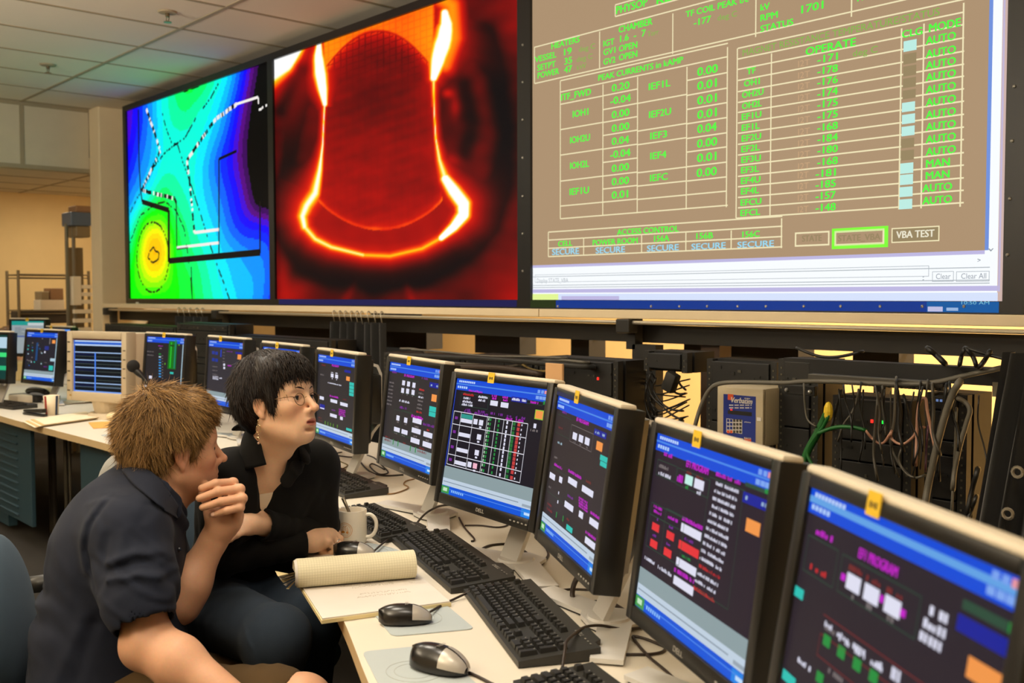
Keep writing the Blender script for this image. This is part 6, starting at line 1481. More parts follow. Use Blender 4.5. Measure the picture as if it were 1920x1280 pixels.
# beige office chair back seen behind the man's collar
# ------------------------------------------------------------------ smooth blended bodies: distance fields meshed with surface nets
def nrm(v): v = np.asarray(v, float); return v/np.linalg.norm(v)
class Field:
    def __init__(s): s.ops = []
    def _add(s, fn, lo, hi, k, mode): s.ops.append((fn, np.array(lo, float), np.array(hi, float), k, mode)); return s
    def cone(s, a, b, ra, rb=None, k=.012, mode='u', flat=None):
        """tapered limb from a to b; flat=(direction, factor) squeezes its section"""
        a = np.array(a, float); b = np.array(b, float); rb = ra if rb is None else rb
        ab = b-a; L2 = float(ab@ab) or 1e-9
        if flat is not None: fd = nrm(flat[0]); fk = 1/flat[1]-1
        R = max(ra, rb)*(max(1, 1 if flat is None else 1)); 
        def f(P):
            q = P-a; t = np.clip((q@ab)/L2, 0, 1); d = q-t[..., None]*ab
            if flat is not None: d = d+(d@fd)[..., None]*fd*fk
            return np.sqrt((d*d).sum(-1))-(ra+(rb-ra)*t)
        return s._add(f, np.minimum(a, b)-R, np.maximum(a, b)+R, k, mode)
    def ell(s, c, r, axes=None, k=.012, mode='u'):
        c = np.array(c, float); r = np.array(r, float); A = np.eye(3) if axes is None else np.array(axes, float)
        ext = np.sqrt(((A*r[:, None])**2).sum(0))
        def f(P):
            q = (P-c)@A.T; k0 = np.sqrt(((q/r)**2).sum(-1)); k1 = np.sqrt(((q/r**2)**2).sum(-1))+1e-9
            return np.where(k0 < 1e-4, -r.min(), k0*(k0-1)/k1)
        return s._add(f, c-ext, c+ext, k, mode)
    def slab(s, c, n, off=0, k=.01):
        """cut away everything in front of a plane"""
        c = np.array(c, float); n = nrm(n)
        return s._add(lambda P: -((P-c)@n-off), [-99]*3, [99]*3, k, 's2')
    def ridge(s, pts, amp, w, rng=None):
        pts = [np.array(p, float) for p in pts]; lo = np.min(pts, 0)-3*w; hi = np.max(pts, 0)+3*w
        def f(P):
            D = np.full(P.shape[:-1], 9.0)
            for a, b in zip(pts[:-1], pts[1:]):
                ab = b-a; t = np.clip(((P-a)@ab)/float(ab@ab), 0, 1); d = P-a-t[..., None]*ab; D = np.minimum(D, (d*d).sum(-1))
            return amp*np.exp(-D/(w*w))
        return s._add(f, lo, hi, 0, 'd')
    def ripple(s, c, R, dirv, freq, amp, warp=6.0, seed=0):
        """cloth folds: waves across dirv, fading away from c"""
        c = np.array(c, float); dirv = nrm(dirv); rs = np.random.RandomState(seed); w1 = rs.uniform(-1, 1, 3); w2 = rs.uniform(-1, 1, 3)
        def f(P):
            q = P-c; fade = np.exp(-((q*q).sum(-1))/(R*R)); u = q@dirv+.02*np.sin((q@w1)*warp*6+1)+.012*np.sin((q@w2)*warp*11)
            return amp*fade*(np.sin(u*freq)-.2)
        return s._add(f, c-2*R, c+2*R, 0, 'd')
    def eval(s, P, lo, hi):
        d = np.full(P.shape[:-1], .5)
        for fn, a, b, k, mode in s.ops:
            m = k*1.0+.03
            if np.any(lo > b+m) or np.any(hi < a-m): continue
            f = fn(P)
            if mode == 'u':
                h = np.maximum(k-np.abs(d-f), 0)/max(k, 1e-6); d = np.minimum(d, f)-h*h*k*.25
            elif mode == 's':
                f = -f; h = np.maximum(k-np.abs(d-f), 0)/max(k, 1e-6); d = np.maximum(d, f)+h*h*k*.25
            elif mode == 's2':
                f = -f; h = np.maximum(k-np.abs(d-f), 0)/max(k, 1e-6); d = np.maximum(d, f)+h*h*k*.25
            elif mode == 'd': d = d-f
        return d
    def mesh(s, h):
        sol = [o for o in s.ops if o[4] == 'u']
        lo = np.min([o[1] for o in sol], 0)-.03; hi = np.max([o[2] for o in sol], 0)+.03
        n = 16; B = n*h; nb = np.ceil((hi-lo)/B).astype(int)
        keys, pos, quads = [], [], []
        I = np.arange(n+1); ii, jj, kk = np.meshgrid(I, I, I, indexing='ij'); base = np.stack([ii, jj, kk], -1)*h
        S = 1 << 20
        def key(g): return (g[..., 0].astype(np.int64)+8)*S*S+(g[..., 1].astype(np.int64)+8)*S+g[..., 2]+8
        # coarse test on the block centres
        cs = np.stack(np.meshgrid(*[np.arange(k) for k in nb], indexing='ij'), -1).reshape(-1, 3)
        cen = lo+(cs+.5)*B; rad_ = B*.9+.012; act = []
        for q in range(0, len(cs), 4000):
            P = cen[q:q+4000]; act.append(np.abs(s.eval(P, P.min(0), P.max(0))) < rad_*1.25)
        act = np.concatenate(act); 
        for bidx in cs[act]:
            o = lo+bidx*B; P = o+base; d = s.eval(P, o, o+B)
            if d.min() > 0 or d.max() < 0: continue
            ins = d < 0
            c8 = [ins[a:n+a, b:n+b, c:n+c] for a in (0, 1) for b in (0, 1) for c in (0, 1)]
            tot = sum(x.astype(np.int8) for x in c8); mk = (tot > 0) & (tot < 8)
            if not mk.any(): continue
            ce = np.argwhere(mk); acc = np.zeros((len(ce), 3)); cnt = np.zeros(len(ce))
            for ax in range(3):
                for u in (0, 1):
                    for v in (0, 1):
                        off = np.zeros(3, int); oth = [a for a in range(3) if a != ax]; off[oth[0]] = u; off[oth[1]] = v
                        a = ce+off; b = a.copy(); b[:, ax] += 1
                        da = d[a[:, 0], a[:, 1], a[:, 2]]; db = d[b[:, 0], b[:, 1], b[:, 2]]; cr = (da < 0) != (db < 0)
                        t = np.where(cr, da/np.where(cr, da-db, 1), 0); p = a.astype(float); p[:, ax] += t
                        acc += np.where(cr[:, None], p, 0); cnt += cr
            g0 = bidx*n
            keys.append(key(ce+g0)); pos.append(lo+(acc/cnt[:, None]+g0)*h)
            for ax in range(3):
                sl0 = [slice(0, n)]*3; sl1 = list(sl0); sl1[ax] = slice(1, n+1)
                A = ins[tuple(sl0)]; Bm = ins[tuple(sl1)]; cr = np.argwhere(A != Bm)
                if not len(cr): continue
                fl = A[cr[:, 0], cr[:, 1], cr[:, 2]]; o1, o2 = [(ax+1) % 3, (ax+2) % 3]
                e1 = np.zeros(3, int); e1[o1] = 1; e2 = np.zeros(3, int); e2[o2] = 1
                g = cr+g0; q = np.stack([key(g-e1-e2), key(g-e2), key(g), key(g-e1)], -1)
                q[~fl] = q[~fl][:, ::-1]; quads.append(q)
        keys = np.concatenate(keys); pos = np.concatenate(pos); quads = np.concatenate(quads)
        uk, ui = np.unique(keys, return_index=True); V = pos[ui]
        ix = np.searchsorted(uk, quads); ix = np.clip(ix, 0, len(uk)-1); ok = (uk[ix] == quads).all(1)
        return V, ix[ok]
def joined(parts):
    V, Q, n = [], [], 0
    for v, q in parts: V.append(v); Q.append(q+n); n += len(v)
    return np.concatenate(V), np.concatenate(Q)
def relax(V, Q, it=2, lam=.5):
    e = np.concatenate([Q[:, [0, 1]], Q[:, [1, 2]], Q[:, [2, 3]], Q[:, [3, 0]]]); e = np.concatenate([e, e[:, ::-1]])
    cnt = np.bincount(e[:, 0], minlength=len(V))[:, None].clip(1)
    for _ in range(it):
        for l in (lam, -lam*.98):
            acc = np.stack([np.bincount(e[:, 0], weights=V[e[:, 1], a], minlength=len(V)) for a in range(3)], -1)
            V = V+l*(acc/cnt-V)
    return V
def mesh_object(name, V, Q, m, parent, tint=None, origin=(0, 0, 0)):
    V = V-np.array(origin); me = bpy.data.meshes.new(name)
    me.vertices.add(len(V)); me.vertices.foreach_set('co', V.astype(np.float32).ravel())
    me.loops.add(Q.size); me.loops.foreach_set('vertex_index', Q.astype(np.int32).ravel())
    me.polygons.add(len(Q)); me.polygons.foreach_set('loop_start', np.arange(0, Q.size, Q.shape[1], dtype=np.int32))
    me.polygons.foreach_set('use_smooth', np.ones(len(Q), bool)); me.update()
    if tint is not None:
        at = me.color_attributes.new('Tint', 'FLOAT_COLOR', 'POINT'); at.data.foreach_set('color', np.c_[tint, np.ones(len(V))].astype(np.float32).ravel())
    me.materials.append(m); me.validate()
    o = bpy.data.objects.new(name, me); COL.objects.link(o)
    if parent is not None: o.parent = parent
    return o
def skin_mat(name, sss=.12):
    m = bpy.data.materials.new(name); m.use_nodes = True; nt = m.node_tree; b = nt.nodes['Principled BSDF']
    a = nt.nodes.new('ShaderNodeVertexColor'); a.layer_name = 'Tint'
    tc = nt.nodes.new('ShaderNodeTexCoord'); n = nt.nodes.new('ShaderNodeTexNoise'); n.inputs['Scale'].default_value = 160; n.inputs['Detail'].default_value = 4
    nt.links.new(tc.outputs['Object'], n.inputs['Vector'])
    hs = nt.nodes.new('ShaderNodeMix'); hs.data_type = 'RGBA'; hs.blend_type = 'MULTIPLY'; hs.inputs[0].default_value = .16
    nt.links.new(a.outputs[0], hs.inputs[6]); nt.links.new(n.outputs['Color'], hs.inputs[7])
    nt.links.new(hs.outputs[2], b.inputs['Base Color']); b.inputs['Roughness'].default_value = .52
    b.inputs['Subsurface Weight'].default_value = sss; b.inputs['Subsurface Radius'].default_value = (.012, .005, .003); b.inputs['Subsurface Scale'].default_value = .5
    bp = nt.nodes.new('ShaderNodeBump'); bp.inputs['Strength'].default_value = .12; bp.inputs['Distance'].default_value = .001
    nt.links.new(n.outputs['Fac'], bp.inputs['Height']); nt.links.new(bp.outputs[0], b.inputs['Normal'])
    return m
def cloth_mat(name, c, stripe=None, rough=.9, weave=900):
    m = bpy.data.materials.new(name); m.use_nodes = True; nt = m.node_tree; b = nt.nodes['Principled BSDF']; b.inputs['Roughness'].default_value = rough
    b.inputs['Sheen Weight'].default_value = .03; b.inputs['Specular IOR Level'].default_value = .2
    tc = nt.nodes.new('ShaderNodeTexCoord'); n = nt.nodes.new('ShaderNodeTexNoise'); n.inputs['Scale'].default_value = weave; n.inputs['Detail'].default_value = 2
    nt.links.new(tc.outputs['Object'], n.inputs['Vector'])
    n2 = nt.nodes.new('ShaderNodeTexNoise'); n2.inputs['Scale'].default_value = 14; nt.links.new(tc.outputs['Object'], n2.inputs['Vector'])
    mx = nt.nodes.new('ShaderNodeMix'); mx.data_type = 'RGBA'; col = lin(c); d = stripe or .75
    mx.inputs[6].default_value = (*[v*d for v in col], 1); mx.inputs[7].default_value = (*[v*(2-d) for v in col], 1)
    ad = nt.nodes.new('ShaderNodeMath'); ad.operation = 'MULTIPLY_ADD'; ad.inputs[1].default_value = .6
    nt.links.new(n.outputs['Fac'], ad.inputs[0]); 
    m2 = nt.nodes.new('ShaderNodeMath'); m2.operation = 'MULTIPLY'; m2.inputs[1].default_value = .4; nt.links.new(n2.outputs['Fac'], m2.inputs[0]); nt.links.new(m2.outputs[0], ad.inputs[2])
    nt.links.new(ad.outputs[0], mx.inputs[0]); nt.links.new(mx.outputs[2], b.inputs['Base Color'])
    bp = nt.nodes.new('ShaderNodeBump'); bp.inputs['Strength'].default_value = .25; bp.inputs['Distance'].default_value = .001
    nt.links.new(n.outputs['Fac'], bp.inputs['Height']); nt.links.new(bp.outputs[0], b.inputs['Normal'])
    return m
def hair_mat(name, c0, c1, rough=.42):
    m = bpy.data.materials.new(name); m.use_nodes = True; nt = m.node_tree; b = nt.nodes['Principled BSDF']; b.inputs['Roughness'].default_value = rough
    a = nt.nodes.new('ShaderNodeVertexColor'); a.layer_name = 'Tint'
    mx = nt.nodes.new('ShaderNodeMix'); mx.data_type = 'RGBA'; mx.inputs[6].default_value = (*lin(c0), 1); mx.inputs[7].default_value = (*lin(c1), 1)
    sp = nt.nodes.new('ShaderNodeSeparateColor'); nt.links.new(a.outputs[0], sp.inputs[0]); nt.links.new(sp.outputs[0], mx.inputs[0])
    nt.links.new(mx.outputs[2], b.inputs['Base Color']); b.inputs['Specular IOR Level'].default_value = .35
    return m
class Head:
    """frame of a head: f forward, l left, u up, c centre between the ears"""
    def __init__(s, c, f, pitch=0, roll=0, sc=1.0):
        f = nrm([f[0], f[1], 0]); up = np.array([0, 0, 1.]); l = np.cross(up, f); p = rad(pitch)
        s.f = f*math.cos(p)+up*math.sin(p); s.u = up*math.cos(p)-f*math.sin(p); r = rad(roll)
        s.l = l*math.cos(r)+s.u*math.sin(r); s.u = s.u*math.cos(r)-l*math.sin(r); s.c = np.array(c, float); s.s = sc
    def w(s, x, y, z): return s.c+s.s*(s.f*x+s.l*y+s.u*z)
    def loc(s, P): q = (P-s.c)/s.s; return np.stack([q@s.f, q@s.l, q@s.u], -1)
    @property
    def A(s): return [s.f, s.l, s.u]
def build_head(F, H, man=True):
    w, S = H.w, H.s
    E = lambda x, y, z, a, b, c, k=.015, mode='u', A=None: F.ell(w(x, y, z), np.array((a, b, c))*S, A or H.A, k*S, mode)
    C = lambda p, q, ra, rb=None, k=.012, mode='u', flat=None: F.cone(w(*p), w(*q), ra*S, None if rb is None else rb*S, k*S, mode, flat)
    E(-.014, 0, .034, .096, .074, .086); E(.028, 0, .030, .060, .066, .070, .03)
    E(.030, 0, -.030, .060, .058, .080, .03)
    E(.036, 0, -.068, .052, .050 if man else .046, .036, .03)
    C((.000, .052, -.052), (.060, .026, -.092), .016, .014, .03); C((.000, -.052, -.052), (.060, -.026, -.092), .016, .014, .03)
    E(.074, 0, -.096, .020, .022 if man else .018, .016, .022)
    for y in (-1, 1):
        E(.060, y*.040, -.018, .024, .020, .018, .03)
        C((.084, y*.012, .024), (.072, y*.046, .022), .0085 if man else .0065, .008, .018)
    E(.068, 0, .042, .022, .045, .026, .03)
    for y in (-1, 1): E(.094, y*.031, .003, .0135, .0165, .0115, .014, 's')
    # nose
    C((.087, 0, .016), (.1135, 0, -.027), .0068, .0090, .012); E(.116, 0, -.030, .0092, .0100, .0082, .008)
    for y in (-1, 1): E(.099, y*.0115, -.034, .0105, .0065, .0075, .007); E(.104, y*.006, -.041, .005, .003, .003, .004, 's')
    # muzzle, lips
    E(.076, 0, -.060, .022, .030, .026, .02)
    E(.0935, 0, -.0575, .0075, .0200, .0042, .006); E(.0915, 0, -.0690, .0078, .0170, .0054, .006)
    E(.098, 0, -.0635, .010, .018, .0018 if man else .0036, .003, 's')
    E(.092, 0, -.081, .010, .02, .0045, .010, 's')
    # lids: a lid bulge over each eyeball, opened by an almond slit
    for y in (-1, 1):
        E(.0772, y*.031, .0030, .0126, .0150, .0122, .006)
        E(.0905, y*.0315, .0026, .0090, .0122, .0040 if man else .0046, .0025, 's'); E(.0772, y*.031, .0025, .0112, .0112, .0112, .001, 's')
        C((.0865, y*.0185, .010), (.0800, y*.0430, .010), .0022, .0022, .008)
    # ears
    for y in (-1, 1):
        ax = [nrm(H.f*.94+H.l*y*-.26+H.u*.12), nrm(H.l*y*.96+H.f*.24), nrm(H.u-H.f*.18)]
        F.ell(w(.001, y*.077, -.003), np.array((.0155, .0060, .0265))*S, ax, .006*S)
        F.ell(w(.004, y*.0835, -.002), np.array((.0085, .0065, .0165))*S, ax, .005*S, 's')
        F.ell(w(.005, y*.0755, -.029), np.array((.0065, .0050, .0085))*S, ax, .007*S)
        C((.012, y*.0745, .003), (.011, y*.0755, -.013), .0035, .0045, .005)
        C((.000, y*.0815, .012), (-.003, y*.0825, -.012), .0022, .0022, .004)
def head_tint(H, V, base, lip, stubble=None, blush=None):
    q = H.loc(V); T = np.tile(np.array(lin(base)), (len(V), 1))
    def mixc(c, wgt): nonlocal T; T = T*(1-wgt[:, None])+np.array(lin(c))*wgt[:, None]
    x, y, z = q.T
    if blush:
        mixc(blush, .5*np.exp(-(((np.abs(y)-.042)/.02)**2+((z+.03)/.022)**2))*(x > .03)); mixc(blush, .5*np.exp(-((x-.116)/.014)**2-(y/.014)**2-((z+.03)/.014)**2))
        mixc(blush, .35*np.exp(-((x+.005)/.03)**2-((np.abs(y)-.083)/.011)**2-((z+.005)/.04)**2))
    if stubble:
        wj = np.clip((-.048-z)/.02, 0, 1)*np.clip((x+.01)/.02, 0, 1)*np.clip((z+.16)/.04, 0, 1)*(np.abs(y) < .08)
        wj = np.maximum(wj, np.exp(-((z+.048)/.008)**2)*(x > .085)*(np.abs(y) < .03)); mixc(stubble, .5*wj)
    mixc(lip, .9*((np.abs(z+.0635) < .0098-.006*(np.abs(y)/.019)**2) & (x > .0865) & (np.abs(y) < .021)).astype(float))
    return T
def eye_parts(H, parent, origin, iris=(60, 44, 30), gaze=(0, 0)):
    for y in (-1, 1):
        c = MB(); S = H.s
        M = Matrix([[*(H.f[i], H.l[i], H.u[i]), (H.w(.0772, y*.031, .0025)-np.array(origin))[i]] for i in range(3)]+[[0, 0, 0, 1]])
        R = Matrix.Rotation(rad(gaze[0]), 4, 'Z') @ Matrix.Rotation(rad(-gaze[1]), 4, 'Y')
        c.sphere((0, 0, 0), .0116*S, mat('eye_white', (206, 196, 184), .15), 20, 14, M)
        for x, r, m in ((.0096, .0066, mat('iris_%d' % iris[0], iris, .1)), (.0110, .0034, mat('pupil', (6, 5, 5), .08))):
            c.cyl((x*S, 0, 0), ((x+.0013)*S, 0, 0), r*S, r*.86*S, m, 18, M @ R)
        c.build('eye', None, parent, smooth=True, auto=50)
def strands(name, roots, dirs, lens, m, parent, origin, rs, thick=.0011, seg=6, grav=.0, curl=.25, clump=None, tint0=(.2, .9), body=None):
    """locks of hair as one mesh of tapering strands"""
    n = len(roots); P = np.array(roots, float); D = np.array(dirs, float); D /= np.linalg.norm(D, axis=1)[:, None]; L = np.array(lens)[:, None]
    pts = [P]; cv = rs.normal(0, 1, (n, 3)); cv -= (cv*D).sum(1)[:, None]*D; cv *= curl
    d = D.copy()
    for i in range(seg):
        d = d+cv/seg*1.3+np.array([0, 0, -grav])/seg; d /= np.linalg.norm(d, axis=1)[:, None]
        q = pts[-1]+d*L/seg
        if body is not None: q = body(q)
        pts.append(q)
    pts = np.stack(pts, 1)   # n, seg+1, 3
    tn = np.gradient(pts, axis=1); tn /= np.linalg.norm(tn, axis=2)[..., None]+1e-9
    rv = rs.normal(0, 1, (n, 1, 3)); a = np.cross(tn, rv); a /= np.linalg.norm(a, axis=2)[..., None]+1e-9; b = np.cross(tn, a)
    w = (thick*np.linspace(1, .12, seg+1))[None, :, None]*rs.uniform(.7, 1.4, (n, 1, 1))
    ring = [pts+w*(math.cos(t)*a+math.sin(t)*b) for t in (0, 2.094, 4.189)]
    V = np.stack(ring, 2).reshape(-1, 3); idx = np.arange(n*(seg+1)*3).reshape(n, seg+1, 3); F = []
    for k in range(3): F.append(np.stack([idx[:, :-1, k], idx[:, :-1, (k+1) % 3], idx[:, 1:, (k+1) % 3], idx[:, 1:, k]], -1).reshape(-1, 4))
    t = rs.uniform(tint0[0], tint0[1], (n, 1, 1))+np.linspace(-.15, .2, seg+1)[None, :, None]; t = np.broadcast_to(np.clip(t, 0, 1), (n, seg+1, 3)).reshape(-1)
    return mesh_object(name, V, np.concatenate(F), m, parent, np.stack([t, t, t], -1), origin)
# ------------------------------------------------------------------ people
_rh = nrm([_rt[0], _rt[1], 0]); _fh = nrm([_fw[0], _fw[1], 0]); UPV = np.array([0, 0, 1.])
def dirn(phi): return math.cos(rad(phi))*_rh+math.sin(rad(phi))*_fh
def mid(a, b, t=.5): return a+(b-a)*t
def vridge(F, pts, amp, w, depth):
    """cloth fold along measured points, felt through the depth of the cloth"""
    Q = [at_d(x, y, depth) for x, y in pts]; lo = np.min(Q, 0)-.14; hi = np.max(Q, 0)+.14
    def f(P):
        D = np.full(P.shape[:-1], 9.0)
        for a, b in zip(Q[:-1], Q[1:]):
            ab = b-a; t = np.clip(((P-a)@ab)/float(ab@ab), 0, 1); d = P-a-t[..., None]*ab; d = d-(d@_fw)[..., None]*_fw*.86; D = np.minimum(D, (d*d).sum(-1))
        return amp*np.exp(-D/(w*w))
    F._add(f, lo, hi, 0, 'd')
def add_hand(F, wrist, mcps, pips, dips, tips, thumb, r=.0088, rw=.026, k=.006, palm=1.0):
    for i in range(4):
        ri = r*(1.0, 1.03, .98, .86)[i]
        F.cone(wrist, mcps[i], rw*.62, ri*1.2, .012)
        F.cone(mcps[i], pips[i], ri*1.12, ri*1.04, k); F.cone(pips[i], dips[i], ri*1.04, ri*.94, k*.6); F.cone(dips[i], tips[i], ri*.94, ri*.78, k*.6)
        F.ell(pips[i], [ri*1.16]*3, None, .004)
    F.ell(mid(wrist, (mcps[1]+mcps[2])/2, .58), [rw*palm]*3, None, .02)
    for a, b, ra, rb in zip(thumb[:-1], thumb[1:], (.0145, .0115, .0105), (.0115, .0105, .0085)): F.cone(a, b, ra, rb, .008)
def nails(parent, origin, dips, tips, normals, r=.0062):
    for d, t, n in zip(dips, tips, normals):
        x = nrm(t-d); z = nrm(n-(n@x)*x); y = np.cross(z, x); c = MB()
        M = Matrix([[x[i], y[i], z[i], (t+z*.0062-x*.002-np.array(origin))[i]] for i in range(3)]+[[0, 0, 0, 1]])
        c.sphere((0, 0, 0), (.0062, .0052, .0016), mat('nail', (226, 180, 156), .3), 10, 6, M); c.build('nail', None, parent, smooth=True)
SKIN_M = skin_mat('skin_man'); SKIN_W = skin_mat('skin_woman')
def shoes(parent, origin, ankle, f, m):
    F = Field(); a = ankle-UPV*.03; F.cone(a-f*.05-UPV*.015, a+f*.13-UPV*.028, .038, .030, .02, flat=(UPV, .8)); F.cone(a, a+UPV*.05, .038, .04, .02); F.slab((0, 0, .006), (0, 0, -1), 0, .004)
    V, Q = F.mesh(.006); mesh_object('shoe', V, Q, m, parent, None, origin)
M_shoe = mat('shoe_leather', (30, 26, 22), .5)

def leaf(outer, inner, who, base, mt, th=.005):
    c = MB(); O = catmull([at_d(*p)-base for p in outer], 4); I = catmull([at_d(*p)-base for p in inner], 4); n = len(O); V = []
    for o_, i_ in zip(O, I):
        for k in range(7):
            t = k/6; V.append(o_.lerp(i_, t)-Vector(_fw)*.010*math.sin(math.pi*t))
    m = len(V); V += [v+Vector(_fw)*th for v in V]; Fc = []
    for a in range(n-1):
        for k in range(6): q = a*7+k; Fc += [(q, q+1, q+8, q+7), (m+q+7, m+q+8, m+q+1, m+q)]
    for a in range(n-1): Fc += [(a*7, a*7+7, m+a*7+7, m+a*7), (a*7+6, m+a*7+6, m+a*7+13, a*7+13)]
    for k in range(6): Fc += [(k, m+k, m+k+1, k+1), ((n-1)*7+k, (n-1)*7+k+1, m+(n-1)*7+k+1, m+(n-1)*7+k)]
    c.add(V, Fc); return c.build('collar', mt, who, smooth=True)
def on_cloth(F, px, py, off, d0=2.0, d1=2.7):
    P = np.array([at_d(px, py, d) for d in np.linspace(d0, d1, 350)]); v = F.eval(P, P.min(0), P.max(0)); k = np.argmax(v < off)
    return (px, py, float(np.linspace(d0, d1, 350)[k]))
# ================================================================== the man in the dark blue shirt
fM = dirn(20); lM = np.cross(UPV, fM)
HM = Head(at_d(325, 845, 2.40), dirn(30), 1, 0, 1.0)
neckb = at_d(272, 950, 2.37); chest = at_d(216, 1055, 2.36); waist = at_d(206, 1190, 2.34); pel = at_d(205, 1290, 2.33)
shR = at_d(243, 1008, 2.19); shL = at_d(262, 985, 2.52); elR = at_d(277, 1203, 2.10); wrR = at_d(452, 1322, 2.03); elL = at_d(335, 1130, 2.37); wrL = at_d(402, 1010, 2.405)
hipR, hipL = pel-lM*.095-UPV*.02, pel+lM*.095-UPV*.02
knR, knL = at_d(566, 1322, 2.16), at_d(505, 1312, 2.42)
baseM = np.array([pel[0], pel[1], 0.0])
man = thing('person', 'fair haired person in a rolled sleeve dark blue shirt resting chin on hand', 'person', tuple(baseM))
F = Field(); build_head(F, HM, True)
F.cone(HM.w(-.025, 0, -.06), neckb, .058, .062, .03); F.cone(HM.w(.02, 0, -.085), neckb+fM*.04, .035, .04, .03)
F.ell(mid(neckb, chest, .45), (.10, .16, .10), [fM, lM, UPV], .05); F.cone(neckb, mid(shR, neckb, .3), .05, .05, .05); F.cone(neckb, mid(shL, neckb, .3), .05, .05, .05)
F.ell(chest, (.10, .15, .17), [fM, lM, UPV], .05); F.ell(waist, (.095, .14, .15), [fM, lM, UPV], .05); F.ell(pel, (.10, .15, .10), [fM, lM, UPV], .05)
F.cone(mid(shR, neckb, .25), shR, .055, .055, .04); F.cone(shR, elR, .054, .045, .03); F.ell(elR+UPV*-.014-fM*.012, (.040, .038, .040), [fM, lM, UPV], .025)
F.cone(elR, mid(elR, wrR, .32), .046, .0495, .03); F.cone(mid(elR, wrR, .32), wrR, .0495, .031, .03)
hR = wrR+nrm(wrR-elR)*.09; sd = nrm(np.cross(UPV, wrR-elR))
add_hand(F, wrR, [hR+sd*(.03-.02*i) for i in range(4)], [hR+nrm(wrR-elR)*.04-UPV*.012+sd*(.032-.021*i) for i in range(4)], [hR+nrm(wrR-elR)*.062-UPV*.03+sd*(.032-.021*i) for i in range(4)], [hR+nrm(wrR-elR)*.07-UPV*.05+sd*(.032-.021*i) for i in range(4)], [mid(wrR, hR, .3)+sd*.03, mid(wrR, hR, .8)+sd*.055, hR+sd*.06-UPV*.01])
F.cone(mid(shL, neckb, .25), shL, .055, .055, .04); F.cone(shL, elL, .052, .046, .03); F.cone(elL, mid(elL, wrL, .3), .046, .0465, .03); F.cone(mid(elL, wrL, .3), wrL, .0465, .031, .03, flat=(dirn(60), .9))
F.cone(hipR, knR, .085, .062, .04); F.cone(hipL, knL, .085, .062, .04)
for kn in (knR, knL):
    an = np.array([kn[0], kn[1], .09])-fM*.04; F.ell(kn, (.056, .055, .054), [fM, lM, UPV], .03); F.cone(kn, mid(kn, an, .35)-fM*.012, .053, .056, .03); F.cone(mid(kn, an, .35)-fM*.012, an, .056, .036, .03)
# left hand folded under the chin, knuckles to the right
mc = [at_d(428, 938, 2.420), at_d(440, 949, 2.410), at_d(444, 964, 2.400), at_d(440, 980, 2.390)]
pp = [at_d(437, 905, 2.390), at_d(449, 917, 2.375), at_d(454, 934, 2.365), at_d(450, 951, 2.360)]
dp = [at_d(404, 906, 2.355), at_d(411, 921, 2.345), at_d(415, 940, 2.340), at_d(425, 957, 2.340)]
tp = [at_d(378, 915, 2.350), at_d(374, 934, 2.340), at_d(380, 951, 2.340), at_d(401, 965, 2.350)]
add_hand(F, wrL, mc, pp, dp, tp, [at_d(405, 985, 2.405), at_d(392, 958, 2.395), at_d(384, 930, 2.385), at_d(388, 908, 2.380)], .0108, .030, .006)
F.cone(wrL, at_d(424, 968, 2.405), .030, .033, .02); F.cone(at_d(408, 992, 2.395), at_d(398, 968, 2.380), .020, .018, .015)
V, Q = F.mesh(.0026); V = relax(V, Q, 2)
T = head_tint(HM, V, (226, 172, 136), (190, 104, 88), (150, 104, 76), (224, 136, 110))
body = mesh_object('body', V, Q, SKIN_M, man, T, baseM)
eye_parts(HM, man, baseM, (70, 84, 90), (-8, 0))
nails(man, baseM, dp, tp, [-_fw+UPV*.4]*4)
# shirt
F = Field(); ax = [fM, lM, UPV]
F.ell(at_d(230, 1000, 2.37), (.128, .195, .13), ax, .05); F.ell(at_d(216, 1062, 2.36), (.146, .20, .16), ax, .06); F.ell(at_d(206, 1185, 2.35), (.170, .19, .16), ax, .06); F.ell(at_d(206, 1290, 2.34), (.176, .2, .14), ax, .06)
F.cone(at_d(240, 968, 2.36), mid(shR, at_d(240, 968, 2.36), .12), .085, .080, .05); F.cone(at_d(240, 968, 2.36), shL, .085, .078, .05); F.cone(at_d(262, 925, 2.40), at_d(250, 960, 2.37), .072, .10, .05)
cuffT, cuffB = at_d(255, 1112, 2.115), at_d(263, 1142, 2.10)
F.cone(shR, mid(shR, elR, .45), .074, .079, .05); F.cone(mid(shR, elR, .42), mid(shR, elR, .50), .080, .076, .03); F.cone(mid(shR, elR, .5), cuffT, .074, .063, .02); F.cone(at_d(258, 935, 2.36), at_d(236, 985, 2.24), .060, .070, .05)
F.cone(cuffT, cuffB, .064, .062, .004); F.cone(mid(cuffT, cuffB, .12), mid(cuffT, cuffB, .50), .074, .0755, .003); F.cone(mid(cuffT, cuffB, .55), mid(cuffT, cuffB, .95), .0735, .071, .003)
F.cone(shL, mid(shL, elL, .72), .078, .07, .04)
F.cone(cuffB, cuffB+(cuffB-cuffT)*1.6, .060, .055, .004, 's'); F.cone(cuffB+nrm(cuffB-cuffT)*.125, cuffB+nrm(cuffB-cuffT)*.2, .10, .10, .004, 's')
F.cone(HM.w(-.03, 0, -.06), mid(HM.w(-.03, 0, -.06), neckb, .8), .064, .062, .006, 's'); F.cone(neckb+fM*.06+UPV*.03, neckb+fM*.09+UPV*.04, .045, .045, .01, 's')
